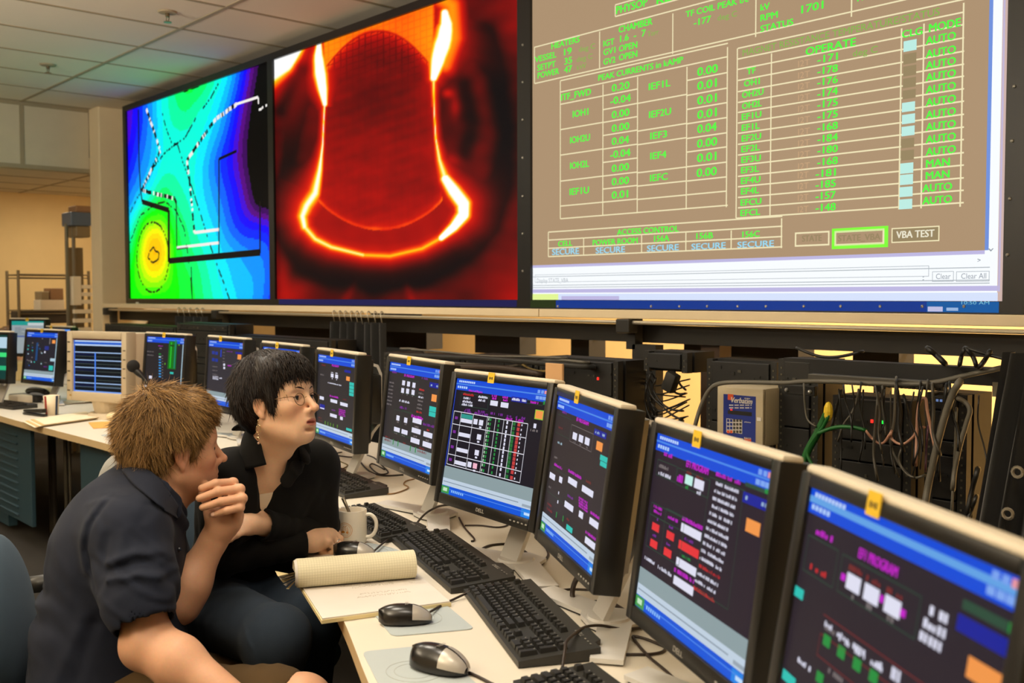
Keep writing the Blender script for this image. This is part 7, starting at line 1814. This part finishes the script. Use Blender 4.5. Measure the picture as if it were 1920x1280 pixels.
# collar leaf
cp = [at_d(224, 874, 2.45), at_d(238, 882, 2.36), at_d(268, 895, 2.29), at_d(302, 918, 2.275), at_d(325, 942, 2.305), at_d(338, 964, 2.35)]
for a, b in zip(cp[:-1], cp[1:]):
    o = nrm(mid(a, b)-neckb); F.cone(a, b, .023, .023, .004, 'u', (o, .3)); F.cone(a-UPV*.024+o*.010, b-UPV*.024+o*.010, .017, .017, .004, 'u', (o, .4))
cq = [at_d(226, 880, 2.43), at_d(262, 885, 2.47), at_d(318, 930, 2.45), at_d(336, 966, 2.39)]
for a, b in zip(cq[:-1], cq[1:]): F.cone(a, b, .02, .02, .006, 'u', (nrm(mid(a, b)-neckb), .35))
F.cone(at_d(333, 968, 2.35), at_d(329, 992, 2.335), .011, .006, .004, 'u', (fM, .5))
vr = lambda p, a, w, d: vridge(F, p, a, w, d)
vr([(192, 945), (170, 985), (163, 1030), (172, 1065), (196, 1092)], -.006, .008, 2.15); vr([(182, 945), (158, 985), (150, 1030), (158, 1070)], .004, .012, 2.15)
vr([(194, 1058), (240, 1042), (290, 1046), (316, 1062)], .010, .010, 2.06); vr([(196, 1074), (250, 1060), (314, 1076)], -.007, .007, 2.06); vr([(202, 1086), (262, 1076), (316, 1090)], .009, .009, 2.06); vr([(228, 1000), (228, 1060)], .004, .012, 2.1); vr([(262, 990), (300, 1055)], .005, .010, 2.1); vr([(196, 1010), (196, 1070)], -.003, .01, 2.1)
vr([(150, 940), (200, 928), (255, 935), (300, 950)], -.0035, .004, 2.2); vr([(150, 948), (200, 936), (255, 943)], .002, .006, 2.2)
vr([(80, 1110), (120, 1100), (180, 1108)], -.006, .010, 2.3); vr([(70, 1128), (130, 1118), (190, 1130)], .006, .012, 2.3); vr([(60, 1150), (120, 1150), (180, 1165)], -.005, .012, 2.3)
vr([(185, 1140), (165, 1190), (140, 1250), (110, 1300)], .008, .014, 2.25); vr([(205, 1150), (190, 1200), (170, 1270)], -.008, .014, 2.25); vr([(75, 1200), (120, 1215), (160, 1205)], .005, .014, 2.3); vr([(70, 1250), (110, 1262), (150, 1250)], -.005, .012, 2.3)
vr([(326, 985), (332, 1080), (340, 1180)], .005, .007, 2.3); vr([(318, 990), (322, 1080), (330, 1180)], -.005, .006, 2.3); vr([(300, 1010), (308, 1060), (318, 1100)], .004, .008, 2.3)
vr([(100, 1010), (95, 1060), (105, 1090)], .004, .012, 2.3)
F.ripple(at_d(255, 1095, 2.08), .10, UPV+fM*.3, 150, .0022, 7, 3); F.ripple(at_d(120, 1160, 2.3), .16, UPV*.9+fM*.4, 90, .0022, 5, 5); F.ripple(at_d(225, 1030, 2.15), .12, fM, 120, .0016, 6, 8)
V, Q = F.mesh(.0042); V = relax(V, Q, 2)
SF = F
M_shirt = cloth_mat('shirt_navy', (25, 30, 44), .72, .85, 700)
mesh_object('shirt', V, Q, M_shirt, man, None, baseM)
c = MB()
for p in ((331, 975, 2.318), (336, 1030, 2.30)): c.sphere(tuple(at_d(*p)-baseM), .0055, mat('button_navy', (20, 24, 34), .3), 8, 6)
c.build('button', None, man)
_in = [(250, 872), (276, 880), (300, 900), (319, 926), (334, 950)]; _ou = [(228, 880), (250, 908), (282, 934), (308, 956), (333, 972)]
leaf([on_cloth(SF, x, y, .006) for x, y in _ou], [on_cloth(SF, x, y, .012) for x, y in _in], man, baseM, M_shirt)
# shorts
F = Field()
for hp, kn in ((hipR, knR), (hipL, knL)):
    e = mid(hp, kn, .86); F.cone(hp, e, .108, .084, .05); F.cone(mid(hp, kn, .8), e, .086, .086, .01); F.cone(e-(e-hp)*.01, e+(e-hp)*.2, .066, .064, .006, 's')
F.ell(pel-UPV*.02, (.15, .185, .12), ax, .05)
F.ripple(mid(hipR, knR, .5), .2, nrm(knR-hipR), 110, .0025, 6, 2)
V, Q = F.mesh(.005); V = relax(V, Q, 1); mesh_object('shorts', V, Q, cloth_mat('khaki', (78, 60, 36), .8), man, None, baseM)
for kn in (knR, knL): shoes(man, baseM, np.array([kn[0], kn[1], .08])-fM*.04, fM, M_shoe)
# tousled hair
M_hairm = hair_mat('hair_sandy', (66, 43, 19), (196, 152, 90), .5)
F = Field(); EH = lambda x, y, z, a, b, c, k=.02, m='u': F.ell(HM.w(x, y, z), (a, b, c), HM.A, k, m)
EH(-.018, 0, .050, .104, .089, .104); EH(-.056, 0, .010, .060, .076, .080, .03); EH(.036, 0, .086, .058, .066, .046, .03)
for y in (-1, 1): EH(.026, y*.070, .016, .018, .012, .040, .012)
EH(.118, 0, -.005, .064, .110, .083, .012, 's'); EH(.085, 0, -.075, .085, .12, .080, .012, 's')
for y in (-1, 1): EH(.004, y*.090, -.008, .027, .03, .034, .01, 's')
F.slab(HM.w(-.02, 0, -.062), -HM.u+HM.f*.25, 0, .01)
F.ripple(HM.w(-.02, -.05, .06), .16, HM.f, 190, .003, 9, 1)
V, Q = F.mesh(.0045); n_ = len(V); rs = np.random.RandomState(4); tt = np.full((n_, 3), .25)
cap = mesh_object('hair', V, Q, M_hairm, man, tt, baseM)
FH = Field(); build_head(FH, HM, True); deep = FH.eval(V, V.min(0), V.max(0)) < -.003
qv = HM.loc(V); sel = np.where((~deep) & ~((qv[:, 0] > -.036) & (qv[:, 0] < .024) & (qv[:, 2] < .040) & (qv[:, 2] > -.06) & (np.abs(qv[:, 1]) > .05)))[0]
cent = np.array([-.02, 0, .035])
def man_hair(n, lo, hi, out, thick, t0):
    i = rs.choice(sel, n); R = qv[i]; N = R-cent; N /= np.linalg.norm(N, axis=1)[:, None]
    wh = np.array([-.055, .0, .13]); fl = R-wh; fl -= (fl*N).sum(1)[:, None]*N; fl /= np.linalg.norm(fl, axis=1)[:, None]+1e-6
    fl[:, 2] -= .25
    sd = qv[rs.choice(sel, 300)]; ci = np.concatenate([((R[a:a+1000, None]-sd[None])**2).sum(-1).argmin(1) for a in range(0, n, 1000)]); cn = rs.normal(0, .30, (300, 3))[ci]; cv = (sd[ci]-R)*6.0
    D = fl*1.0+N*out[0]+cn+cv+rs.normal(0, .10, (n, 3))
    back = np.clip((-R[:, 0]-.02)/.07, 0, 1)[:, None]*np.clip((R[:, 2]+.02)/.06, 0, 1)[:, None]; D = D+back*(N*out[1]+np.array([-.25, 0, .05]))
    L = rs.uniform(lo, hi, n)*(1+.1*back[:, 0]); low = np.clip((-.01-R[:, 2])/.05, 0, 1); L *= (1-.45*low)
    frn = np.clip((R[:, 0]-.03)/.03, 0, 1)*(R[:, 2] > .02); D = D+frn[:, None]*np.array([.3, 0, .35]); L = L*(1-.55*frn); L = L*(1-.35*back[:, 0]); fsd = (R[:, 0] > .02) & (R[:, 2] < .045); L = np.where(fsd, L*.6, L)
    Rw = np.array([HM.w(*p) for p in R-N*.008]); Dw = D[:, :1]*HM.f+D[:, 1:2]*HM.l+D[:, 2:]*HM.u
    return Rw, Dw, L
def shell(H, *ells):
    def push(q):
        p = H.loc(q)
        for c, r in ells:
            c = np.array(c); r = np.array(r); e = (p-c)/r; n = np.linalg.norm(e, axis=1)[:, None]; p = np.where(n < 1, e/np.maximum(n, 1e-6), e)*r+c
        return H.c+H.s*(p[:, :1]*H.f+p[:, 1:2]*H.l+p[:, 2:]*H.u)
    return push
shM = shell(HM, ((-.018, 0, .050), (.110, .092, .110)), ((.032, 0, .086), (.070, .080, .062)))
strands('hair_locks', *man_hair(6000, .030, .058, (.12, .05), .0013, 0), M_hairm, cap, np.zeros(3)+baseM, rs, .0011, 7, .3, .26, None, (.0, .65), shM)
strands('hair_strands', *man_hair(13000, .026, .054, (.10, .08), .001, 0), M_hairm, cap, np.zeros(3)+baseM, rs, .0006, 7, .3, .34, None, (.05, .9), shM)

# ================================================================== the woman in the black jacket
fW = dirn(-23); lW = np.cross(UPV, fW); fT = dirn(-50); lT = np.cross(UPV, fT)
HW = Head(at_d(519, 757, 2.57), fW, 12, -3, .97)
nb = at_d(500, 868, 2.63); ch = at_d(492, 945, 2.66); wa = at_d(470, 1050, 2.70); pw = at_d(447, 1130, 2.72)
sR, sL = at_d(432, 892, 2.57), at_d(588, 872, 2.76); eR, wR = at_d(412, 1040, 2.56), at_d(588, 1014, 2.70); eL, wL = at_d(596, 985, 2.78), at_d(474, 983, 2.555)
kR, kL = at_d(520, 1196, 2.30), at_d(585, 1165, 2.52); hpR, hpL = pw-lT*.09, pw+lT*.09
baseW = np.array([pw[0], pw[1], 0.])
wom = thing('person', 'dark haired person in glasses and black jacket leaning on the desk with a fist', 'person', tuple(baseW))
F = Field(); build_head(F, HW, False); axT = [fT, lT, UPV]
F.cone(HW.w(-.02, 0, -.06), nb, .048, .052, .03); F.cone(HW.w(.015, 0, -.085), nb+fT*.03, .03, .036, .03)
F.ell(mid(nb, ch, .5)+_fw*.02, (.078, .14, .10), axT, .05); F.ell(ch+_fw*.05, (.080, .13, .13), axT, .05); F.ell(wa+_fw*.04, (.08, .125, .13), axT, .05); F.ell(pw, (.10, .16, .10), axT, .05)
F.cone(nb, sR, .045, .045, .05); F.cone(nb, sL, .045, .045, .05)
F.cone(sR, eR, .042, .036, .03); F.cone(eR, wR, .036, .026, .03); F.cone(sL, eL, .042, .036, .03); F.cone(eL, wL, .036, .025, .03)
F.cone(hpR, kR, .075, .055, .04); F.cone(hpL, kL, .075, .055, .04)
for kn in (kR, kL): an = np.array([kn[0], kn[1], .09])-fT*.1; F.cone(kn, an, .052, .034, .03)
# clenched right hand on the desk
zt2 = [(614, 987, 2.785), (619, 996, 2.76), (621, 1007, 2.735), (617, 1017, 2.71)]
zp2 = [(632, 999, 2.785), (637, 1010, 2.76), (637, 1021, 2.735), (630, 1030, 2.71)]
zd2 = [(622, 1018, 2.80), (624, 1027, 2.775), (623, 1034, 2.75), (616, 1039, 2.725)]
ze2 = [(608, 1014, 2.785), (608, 1022, 2.765), (606, 1029, 2.745), (602, 1035, 2.72)]
A4 = [[at_d(*p) for p in L] for L in (zt2, zp2, zd2, ze2)]
add_hand(F, wR, *A4, [at_d(600, 1000, 2.80), at_d(616, 1000, 2.825), at_d(630, 1010, 2.82), at_d(636, 1018, 2.81)], .0088, .022, .0015, .78)
for q in A4[0]: F.ell(q-_fw*.004+UPV*.003, [.0098]*3, None, .006)
F.cone(wR, at_d(610, 1006, 2.75), .026, .026, .02)
# left hand lying over the other forearm
hL = [at_d(455+1.5*i, 972+8*i, 2.535-.008*i) for i in range(4)]; h2 = [at_d(438+2*i, 976+9*i, 2.515-.008*i) for i in range(4)]; h3 = [at_d(424+3*i, 984+9*i, 2.505-.008*i) for i in range(4)]; h4 = [at_d(414+4*i, 992+8*i, 2.505-.008*i) for i in range(4)]
add_hand(F, wL, hL, h2, h3, h4, [at_d(464, 972, 2.56), at_d(450, 962, 2.55), at_d(438, 962, 2.53)], .0080, .022, .005)
V, Q = F.mesh(.0025); V = relax(V, Q, 2)
T = head_tint(HW, V, (242, 196, 158), (206, 118, 102), None, (228, 150, 116))
mesh_object('body', V, Q, SKIN_W, wom, T, baseW)
eye_parts(HW, wom, baseW, (58, 40, 26), (6, 4))
c = MB()
M = lambda p: tuple(HW.w(*p)-baseW)
for y in (-1, 1): c.tube([M((.0975-.013*t*t, y*(.012+.034*t), .0225+.006*math.sin(t*2.6))) for t in (0, .25, .5, .75, 1)], .0022, mat('brow_dark', (52, 34, 22), .7), 5, smooth_n=3, rr=[.0024, .0026, .0022, .0012])
c.build('eyebrows', None, wom, smooth=True)
c = MB()
for y in (-1, 1): c.tube([M((.0772+.0130*math.sqrt(max(.1, 1-.75*t*t)), y*(.0315+.0118*t), .0030+.0042*(1-t*t))) for t in (-1, -.5, 0, .5, 1)], .0010, mat('lash_dark', (30, 20, 14), .7), 5, smooth_n=3)
c.build('eyelashes', None, wom, smooth=True)
nails(wom, baseW, A4[2][:3], A4[3][:3], [nrm(-_fw+UPV*.1)]*3)
p = mid(A4[1][2], A4[0][2], .35); c = MB(); t = nrm(A4[1][2]-A4[0][2]); x = nrm(np.cross(t, UPV)); y_ = np.cross(t, x)
c.tube([tuple(p-baseW+.0108*(math.cos(a)*x+math.sin(a)*y_)) for a in np.linspace(0, 6.283, 17)], .0014, mat('ring_silver', (226, 224, 220), .15, metal=1.0), 6); c.build('ring', None, wom, smooth=True)
# glasses
c = MB(); M_wire2 = mat('glasses_wire', (120, 92, 62), .25, metal=.8); lens = MB()
mg = bpy.data.materials.new('lens_glass'); mg.use_nodes = True; b = mg.node_tree.nodes['Principled BSDF']; b.inputs['Transmission Weight'].default_value = 1; b.inputs['Roughness'].default_value = .0; b.inputs['IOR'].default_value = 1.02; b.inputs['Base Color'].default_value = (.97, .98, .98, 1); b.inputs['Coat Weight'].default_value = .06; b.inputs['Coat Roughness'].default_value = .02
for y in (-1, 1):
    ring = [(.0975-.003*abs(math.cos(a)), y*(.031+.0205*math.cos(a)), -.003+.0155*math.sin(a)) for a in np.linspace(0, 6.283, 25)]
    c.tube([M(q) for q in ring], .0009, M_wire2, 6)
    lens.add([M(q) for q in ring[:-1]], [tuple(range(24))], mg)
    c.tube([M((.0945, y*.052, .002)), M((.089, y*.062, .006)), M((.04, y*.0745, .007)), M((.0, y*.078, .008)), M((-.014, y*.078, -.004))], .0010, M_wire2, 6, smooth_n=3)
c.tube([M((.0975, -.0105, .001)), M((.1015, -.004, .004)), M((.1015, .004, .004)), M((.0975, .0105, .001))], .0009, M_wire2, 6, smooth_n=3)
gl = c.build('eyeglasses', None, wom, smooth=True); lens.build('lens', None, gl)
c = MB(); Me = mat('earring_metal', (222, 196, 150), .2, metal=.9)
e0 = HW.w(-.004, -.081, -.036)-baseW
c.tube([tuple(e0), tuple(e0-UPV*.012), tuple(e0-UPV*.014+fW*.005), tuple(e0-UPV*.024+fW*.007), tuple(e0-UPV*.033), tuple(e0-UPV*.026-fW*.006), tuple(e0-UPV*.016-fW*.004)], .0016, Me, 6, smooth_n=4); c.sphere(tuple(e0-UPV*.045), .004, Me, 8, 6); c.tube([tuple(e0-UPV*.033), tuple(e0-UPV*.045)], .0008, Me, 5); c.sphere(tuple(e0-UPV*.058), .003, mat('earring_bead', (196, 160, 140), .2), 8, 6); c.tube([tuple(e0-UPV*.045), tuple(e0-UPV*.058)], .0006, Me, 5)
c.build('earring', None, wom, smooth=True)
# jacket
F = Field()
F.ell(at_d(500, 905, 2.68), (.105, .185, .10), axT, .05); F.ell(at_d(494, 960, 2.71), (.11, .185, .14), axT, .05); F.ell(at_d(474, 1040, 2.74), (.11, .17, .14), axT, .05); F.ell(at_d(452, 1105, 2.75), (.125, .18, .10), axT, .05)
F.cone(at_d(500, 880, 2.65), sR, .062, .062, .05); F.cone(at_d(510, 876, 2.67), sL, .062, .062, .05)
F.cone(sR, eR, .064, .056, .03); F.cone(sL, eL, .064, .058, .03)
# neckline cut
vn = [at_d(513, 846, 2.575), at_d(507, 902, 2.56), at_d(494, 966, 2.575)]
F.cone(vn[0], vn[1], .060, .030, .010, 's'); F.cone(vn[1], vn[2], .030, .012, .008, 's'); F.cone(HW.w(-.02, 0, -.06), mid(HW.w(-.02, 0, -.06), nb, .9), .062, .058, .006, 's')
# collar leaves
for pts, wd in (([(447, 800, 2.66), (462, 800, 2.70), (500, 820, 2.73), (556, 826, 2.70)], .020), ([(556, 826, 2.70), (568, 835, 2.64), (572, 858, 2.60)], .020), ([(568, 846, 2.64), (556, 876, 2.585), (538, 900, 2.57)], .020)):
    Pn = [at_d(*p) for p in pts]
    for a, b in zip(Pn[:-1], Pn[1:]): F.cone(a, b, wd, wd, .006, 'u', (nrm(mid(a, b)-at_d(500, 890, 2.66)), .3))
vr = lambda p, a, w, d: vridge(F, p, a, w, d)
vr([(430, 1005), (480, 1010), (540, 1000), (580, 998)], .004, .01, 2.56); vr([(445, 1030), (500, 1032), (560, 1022)], -.003, .01, 2.56); vr([(600, 900), (606, 940), (600, 970)], .005, .012, 2.74); vr([(575, 900), (585, 945), (580, 970)], -.005, .012, 2.74); vr([(540, 905), (572, 915)], .0025, .004, 2.6); vr([(470, 960), (520, 985), (580, 960)], .005, .012, 2.6)
F.ripple(eR, .12, nrm(wR-eR), 120, .002, 6, 4); F.ripple(eL, .12, nrm(wL-eL), 120, .0022, 6, 6); F.ripple(at_d(470, 1060, 2.62), .14, UPV, 90, .002, 6, 9)
js = [F.mesh(.004)]
for e, w_, r0, sd_ in ((eR, wR, .053, 4), (eL, wL, .050, 6)):
    G = Field(); t = nrm(w_-e); pe = mid(e, w_, .86); G.cone(e-t*.01, pe, r0, .041, .02); G.cone(pe, pe+t*.02, .041, .041, .006); G.ell(e, (r0+.004,)*3, None, .02)
    G.ripple(mid(e, w_, .2), .13, t, 110, .0022, 7, sd_); G.slab(pe+t*.006, t, 0, .004); G.cone(pe-t*.03, pe+t*.08, .0335, .0335, .003, 's'); js.append(G.mesh(.004))
V, Q = joined(js); V = relax(V, Q, 2); mesh_object('jacket', V, Q, cloth_mat('jacket_black', (13, 12, 10), .75, .85), wom, None, baseW)
_MJ = bpy.data.materials['jacket_black']
leaf([(470, 790, 2.655), (456, 815, 2.60), (449, 846, 2.55), (451, 882, 2.53)], [(484, 788, 2.60), (486, 812, 2.56), (491, 842, 2.535), (499, 871, 2.525)], wom, baseW, _MJ)
leaf([(562, 818, 2.66), (576, 826, 2.645), (584, 848, 2.63)], [(541, 832, 2.61), (540, 858, 2.575), (532, 888, 2.56)], wom, baseW, _MJ)
# pale top in the neck opening
F = Field(); F.ell(at_d(500, 905, 2.68), (.098, .15, .095), axT, .05); F.ell(at_d(494, 960, 2.71), (.103, .15, .13), axT, .05); F.slab(at_d(503, 912, 2.57), UPV-fT*.2+lT*.25, 0, .006)
V, Q = F.mesh(.005); mesh_object('blouse', V, Q, cloth_mat('blouse_white', (226, 206, 178), .95), wom, None, baseW)
# jeans
F = Field()
for hp, kn in ((hpR, kR), (hpL, kL)):
    an = np.array([kn[0], kn[1], .10])-fT*.1; F.cone(hp, kn, .096, .070, .04); F.ell(kn, (.064, .064, .062), axT, .03); F.cone(kn, an, .066, .06, .03)
F.ell(pw-UPV*.01, (.135, .18, .12), axT, .05); F.ripple(mid(hpR, kR, .35), .10, nrm(kR-hpR), 100, .0016, 9, 3)
vr([(410, 1150), (450, 1175), (480, 1215), (490, 1250)], .0035, .004, 2.25)
V, Q = F.mesh(.005); V = relax(V, Q, 1); mesh_object('jeans', V, Q, cloth_mat('denim', (34, 44, 56), .6, .9, 500), wom, None, baseW)
for kn in (kR, kL): shoes(wom, baseW, np.array([kn[0], kn[1], .08])-fT*.1, fT, M_shoe)
# short dark hair
M_hairw = hair_mat('hair_dark', (14, 9, 6), (50, 33, 21), .42)
F = Field(); EH = lambda x, y, z, a, b, c, k=.02, m='u': F.ell(HW.w(x, y, z), np.array((a, b, c))*.98, HW.A, k, m)
EH(-.016, 0, .046, .108, .089, .098); EH(-.050, 0, .002, .064, .074, .080, .03); EH(.040, 0, .076, .054, .072, .044, .03)
for y in (-1, 1): EH(.030, y*.070, .018, .020, .014, .045, .012)
EH(.118, 0, -.010, .052, .13, .066, .010, 's'); EH(.085, 0, -.075, .088, .13, .078, .012, 's')
for y in (-1, 1): EH(-.002, y*.090, -.014, .026, .03, .032, .008, 's')
F.slab(HW.w(-.03, 0, -.072), -HW.u+HW.f*.35, 0, .01); F.ripple(HW.w(0, -.05, .06), .16, HW.f+HW.l*.5, 150, .0015, 9, 2)
V, Q = F.mesh(.004); rs = np.random.RandomState(9); capw = mesh_object('hair', V, Q, M_hairw, wom, np.full((len(V), 3), .1), baseW)
FH = Field(); build_head(FH, HW, False); deep = FH.eval(V, V.min(0), V.max(0)) < -.003
qv = HW.loc(V); n = 9000; i = rs.choice(np.where((~deep) & ~((qv[:, 0] > -.034) & (qv[:, 0] < .022) & (qv[:, 2] < .030) & (qv[:, 2] > -.06) & (np.abs(qv[:, 1]) > .05)))[0], n); R = qv[i]; N = R-cent; N /= np.linalg.norm(N, axis=1)[:, None]
wh = np.array([-.06, .015, .125]); fl = R-wh; fl -= (fl*N).sum(1)[:, None]*N; fl /= np.linalg.norm(fl, axis=1)[:, None]+1e-6; fl[:, 2] -= .2
D = fl+N*(.08-.25*np.clip((.02-R[:, 2])/.06, 0, 1)[:, None]-.12*np.clip((-.01-R[:, 0])/.05, 0, 1)[:, None])+rs.normal(0, .09, (n, 3)); fr = (R[:, 0] > .045) & (R[:, 2] > .04); D[fr] += np.array([.15, -.1, -.5])
Lh = rs.uniform(.020, .048, n)*(1-.72*np.clip((.01-R[:, 2])/.07, 0, 1)); Lh[fr] *= .62
Rw = np.array([HW.w(*p) for p in R-N*.002]); Dw = D[:, :1]*HW.f+D[:, 1:2]*HW.l+D[:, 2:]*HW.u
shW = shell(HW, ((-.016, 0, .046), (.1085, .090, .1010)), ((.040, 0, .074), (.066, .084, .058)))
strands('hair_strands', Rw, Dw, Lh, M_hairw, capw, baseW, rs, .0010, 6, .35, .22, None, (0, .7), shW)

# ================================================================== distant person at the far left
fP = dirn(150); p0 = at_d(12, 640, 9.0); HP = Head(p0, fP, 0, 0, 1.0); baseP = np.array([p0[0], p0[1], 0]); lP = np.cross(UPV, fP)
far = thing('person', 'distant seated person with brown hair cut off by the left edge', 'person', tuple(baseP))
F = Field(); build_head(F, HP, True); nbp = HP.w(-.03, 0, -.17); F.cone(HP.w(-.025, 0, -.06), nbp, .055, .06, .03); tp_ = nbp-UPV*.12
for s_ in (-1, 1): F.cone(nbp, nbp+lP*s_*.17-UPV*.05, .05, .055, .04); F.cone(nbp+lP*s_*.17-UPV*.05, nbp+lP*s_*.2-UPV*.32, .05, .042, .03); F.cone(nbp+lP*s_*.2-UPV*.32, nbp+lP*s_*.12-UPV*.34+fP*.25, .042, .03, .03)
F.ell(tp_, (.1, .16, .16), [fP, lP, UPV], .05); F.ell(tp_-UPV*.25, (.1, .15, .2), [fP, lP, UPV], .05)
V, Q = F.mesh(.008); mesh_object('body', V, Q, SKIN_M, far, head_tint(HP, V, (226, 172, 136), (190, 104, 88)), baseP)
F = Field(); F.ell(tp_, (.13, .19, .16), [fP, lP, UPV], .05); F.ell(tp_-UPV*.25, (.14, .18, .24), [fP, lP, UPV], .05)
for s_ in (-1, 1): F.cone(nbp+lP*s_*.15-UPV*.05, nbp+lP*s_*.2-UPV*.30, .068, .06, .04)
V, Q = F.mesh(.012); mesh_object('shirt', V, Q, cloth_mat('shirt_cream', (206, 186, 150), .9), far, None, baseP)
F = Field(); F.ell(HP.w(-.022, 0, .045), (.108, .086, .095), HP.A, .02); F.ell(HP.w(-.055, 0, .0), (.07, .076, .09), HP.A, .03); F.ell(HP.w(.118, 0, -.02), (.062, .12, .085), HP.A, .012, 's')
F.ripple(HP.w(-.05, 0, .03), .15, UPV, 160, .004, 8, 2); V, Q = F.mesh(.007); mesh_object('hair', V, Q, hair_mat('hair_brown', (70, 44, 20), (150, 110, 64)), far, np.random.RandomState(2).uniform(.1, .6, (len(V), 1)).repeat(3, 1), baseP)

# ------------------------------------------------------------------ office chairs
M_seat = cloth_mat('chair_blue_grey', (72, 88, 102), .8, .95, 800); M_seatd = cloth_mat('chair_grey', (150, 150, 146), .85, .95, 800)
def chair(label, bx, by, f, cm, zb=(.52, 1.0), bw=.23, arms=True, lean=.12):
    l = np.cross(UPV, f); o = np.array([bx, by, 0.]); t = thing('office_chair', label, 'chair', (bx, by, 0), 0, 'swivel office chairs')
    F = Field(); F.ell(f*.24+UPV*.44, (.25, .24, .055), [f, l, UPV], .03); V, Q = F.mesh(.012); mesh_object('seat', V, Q, cm, t, None, (0, 0, 0))
    F = Field(); m_ = (zb[0]+zb[1])/2; hh = (zb[1]-zb[0])/2; n = nrm(f+UPV*lean); u = nrm(UPV-f*lean)
    F.ell(UPV*m_, (.05, bw, hh), [n, l, u], .03); F.ell(UPV*(m_-.02), (.045, bw*.92, hh*.8), [n, l, u], .05); V, Q = F.mesh(.012); mesh_object('backrest', V, Q, cm, t, None, (0, 0, 0))
    c = MB(); c.tube([tuple(f*.2+UPV*.38), tuple(-f*.04+UPV*.40), tuple(-f*.05+UPV*(m_-.05))], .022, M_black, 8, smooth_n=4); c.build('back_bracket', None, t, smooth=True)
    c = MB(); c.cyl(tuple(f*.22+UPV*.10), tuple(f*.22+UPV*.40), .03, .026, M_black, 14); c.build('gas_column', None, t, smooth=True, auto=40)
    for k in range(5):
        a = k*2*math.pi/5; d = f*math.cos(a)+l*math.sin(a); c = MB(); e = f*.22+d*.29
        c.tube([tuple(f*.22+UPV*.10), tuple(e+UPV*.07)], .02, M_black, 7, rr=[.024, .016]); lg = c.build('base_arm', None, t, smooth=True)
        c = MB(); s_ = nrm(np.cross(d, UPV)); c.cyl(tuple(e-s_*.02+UPV*.028), tuple(e+s_*.02+UPV*.028), .0275, m=M_black, n=14); c.build('caster', None, lg)
    if arms:
        for s_ in ((-1, 1) if arms is True else arms):
            c = MB(); c.tube([tuple(f*.2+l*s_*.24+UPV*.42), tuple(f*.2+l*s_*.29+UPV*.46), tuple(f*.14+l*s_*.295+UPV*.62), tuple(f*.1+l*s_*.29+UPV*.655)], .016, M_black, 8, smooth_n=4); c.tube([tuple(f*.0+l*s_*.29+UPV*.655), tuple(f*.2+l*s_*.29+UPV*.665), tuple(f*.3+l*s_*.285+UPV*.64)], .024, M_black, 8, smooth_n=4); c.build('armrest', None, t, smooth=True)
    return t
b = pel-fM*.30; p = at_d(8, 1240, 2.42); chair('blue grey office chair under the person in the dark blue shirt', p[0], p[1], dirn(15), M_seat, (.46, .86), .19, (1,))
p = at_d(372, 1150, 2.92); chair('blue grey office chair carrying the person in the black jacket', p[0], p[1], nrm(fT*.7+fW*.5), M_seat, (.48, .93), .23)
p = at_d(232, 930, 3.6); chair('pale grey office chair peeking out above the blue shirt collar', p[0], p[1], dirn(60), M_seatd, (.44, .865), .12, False)
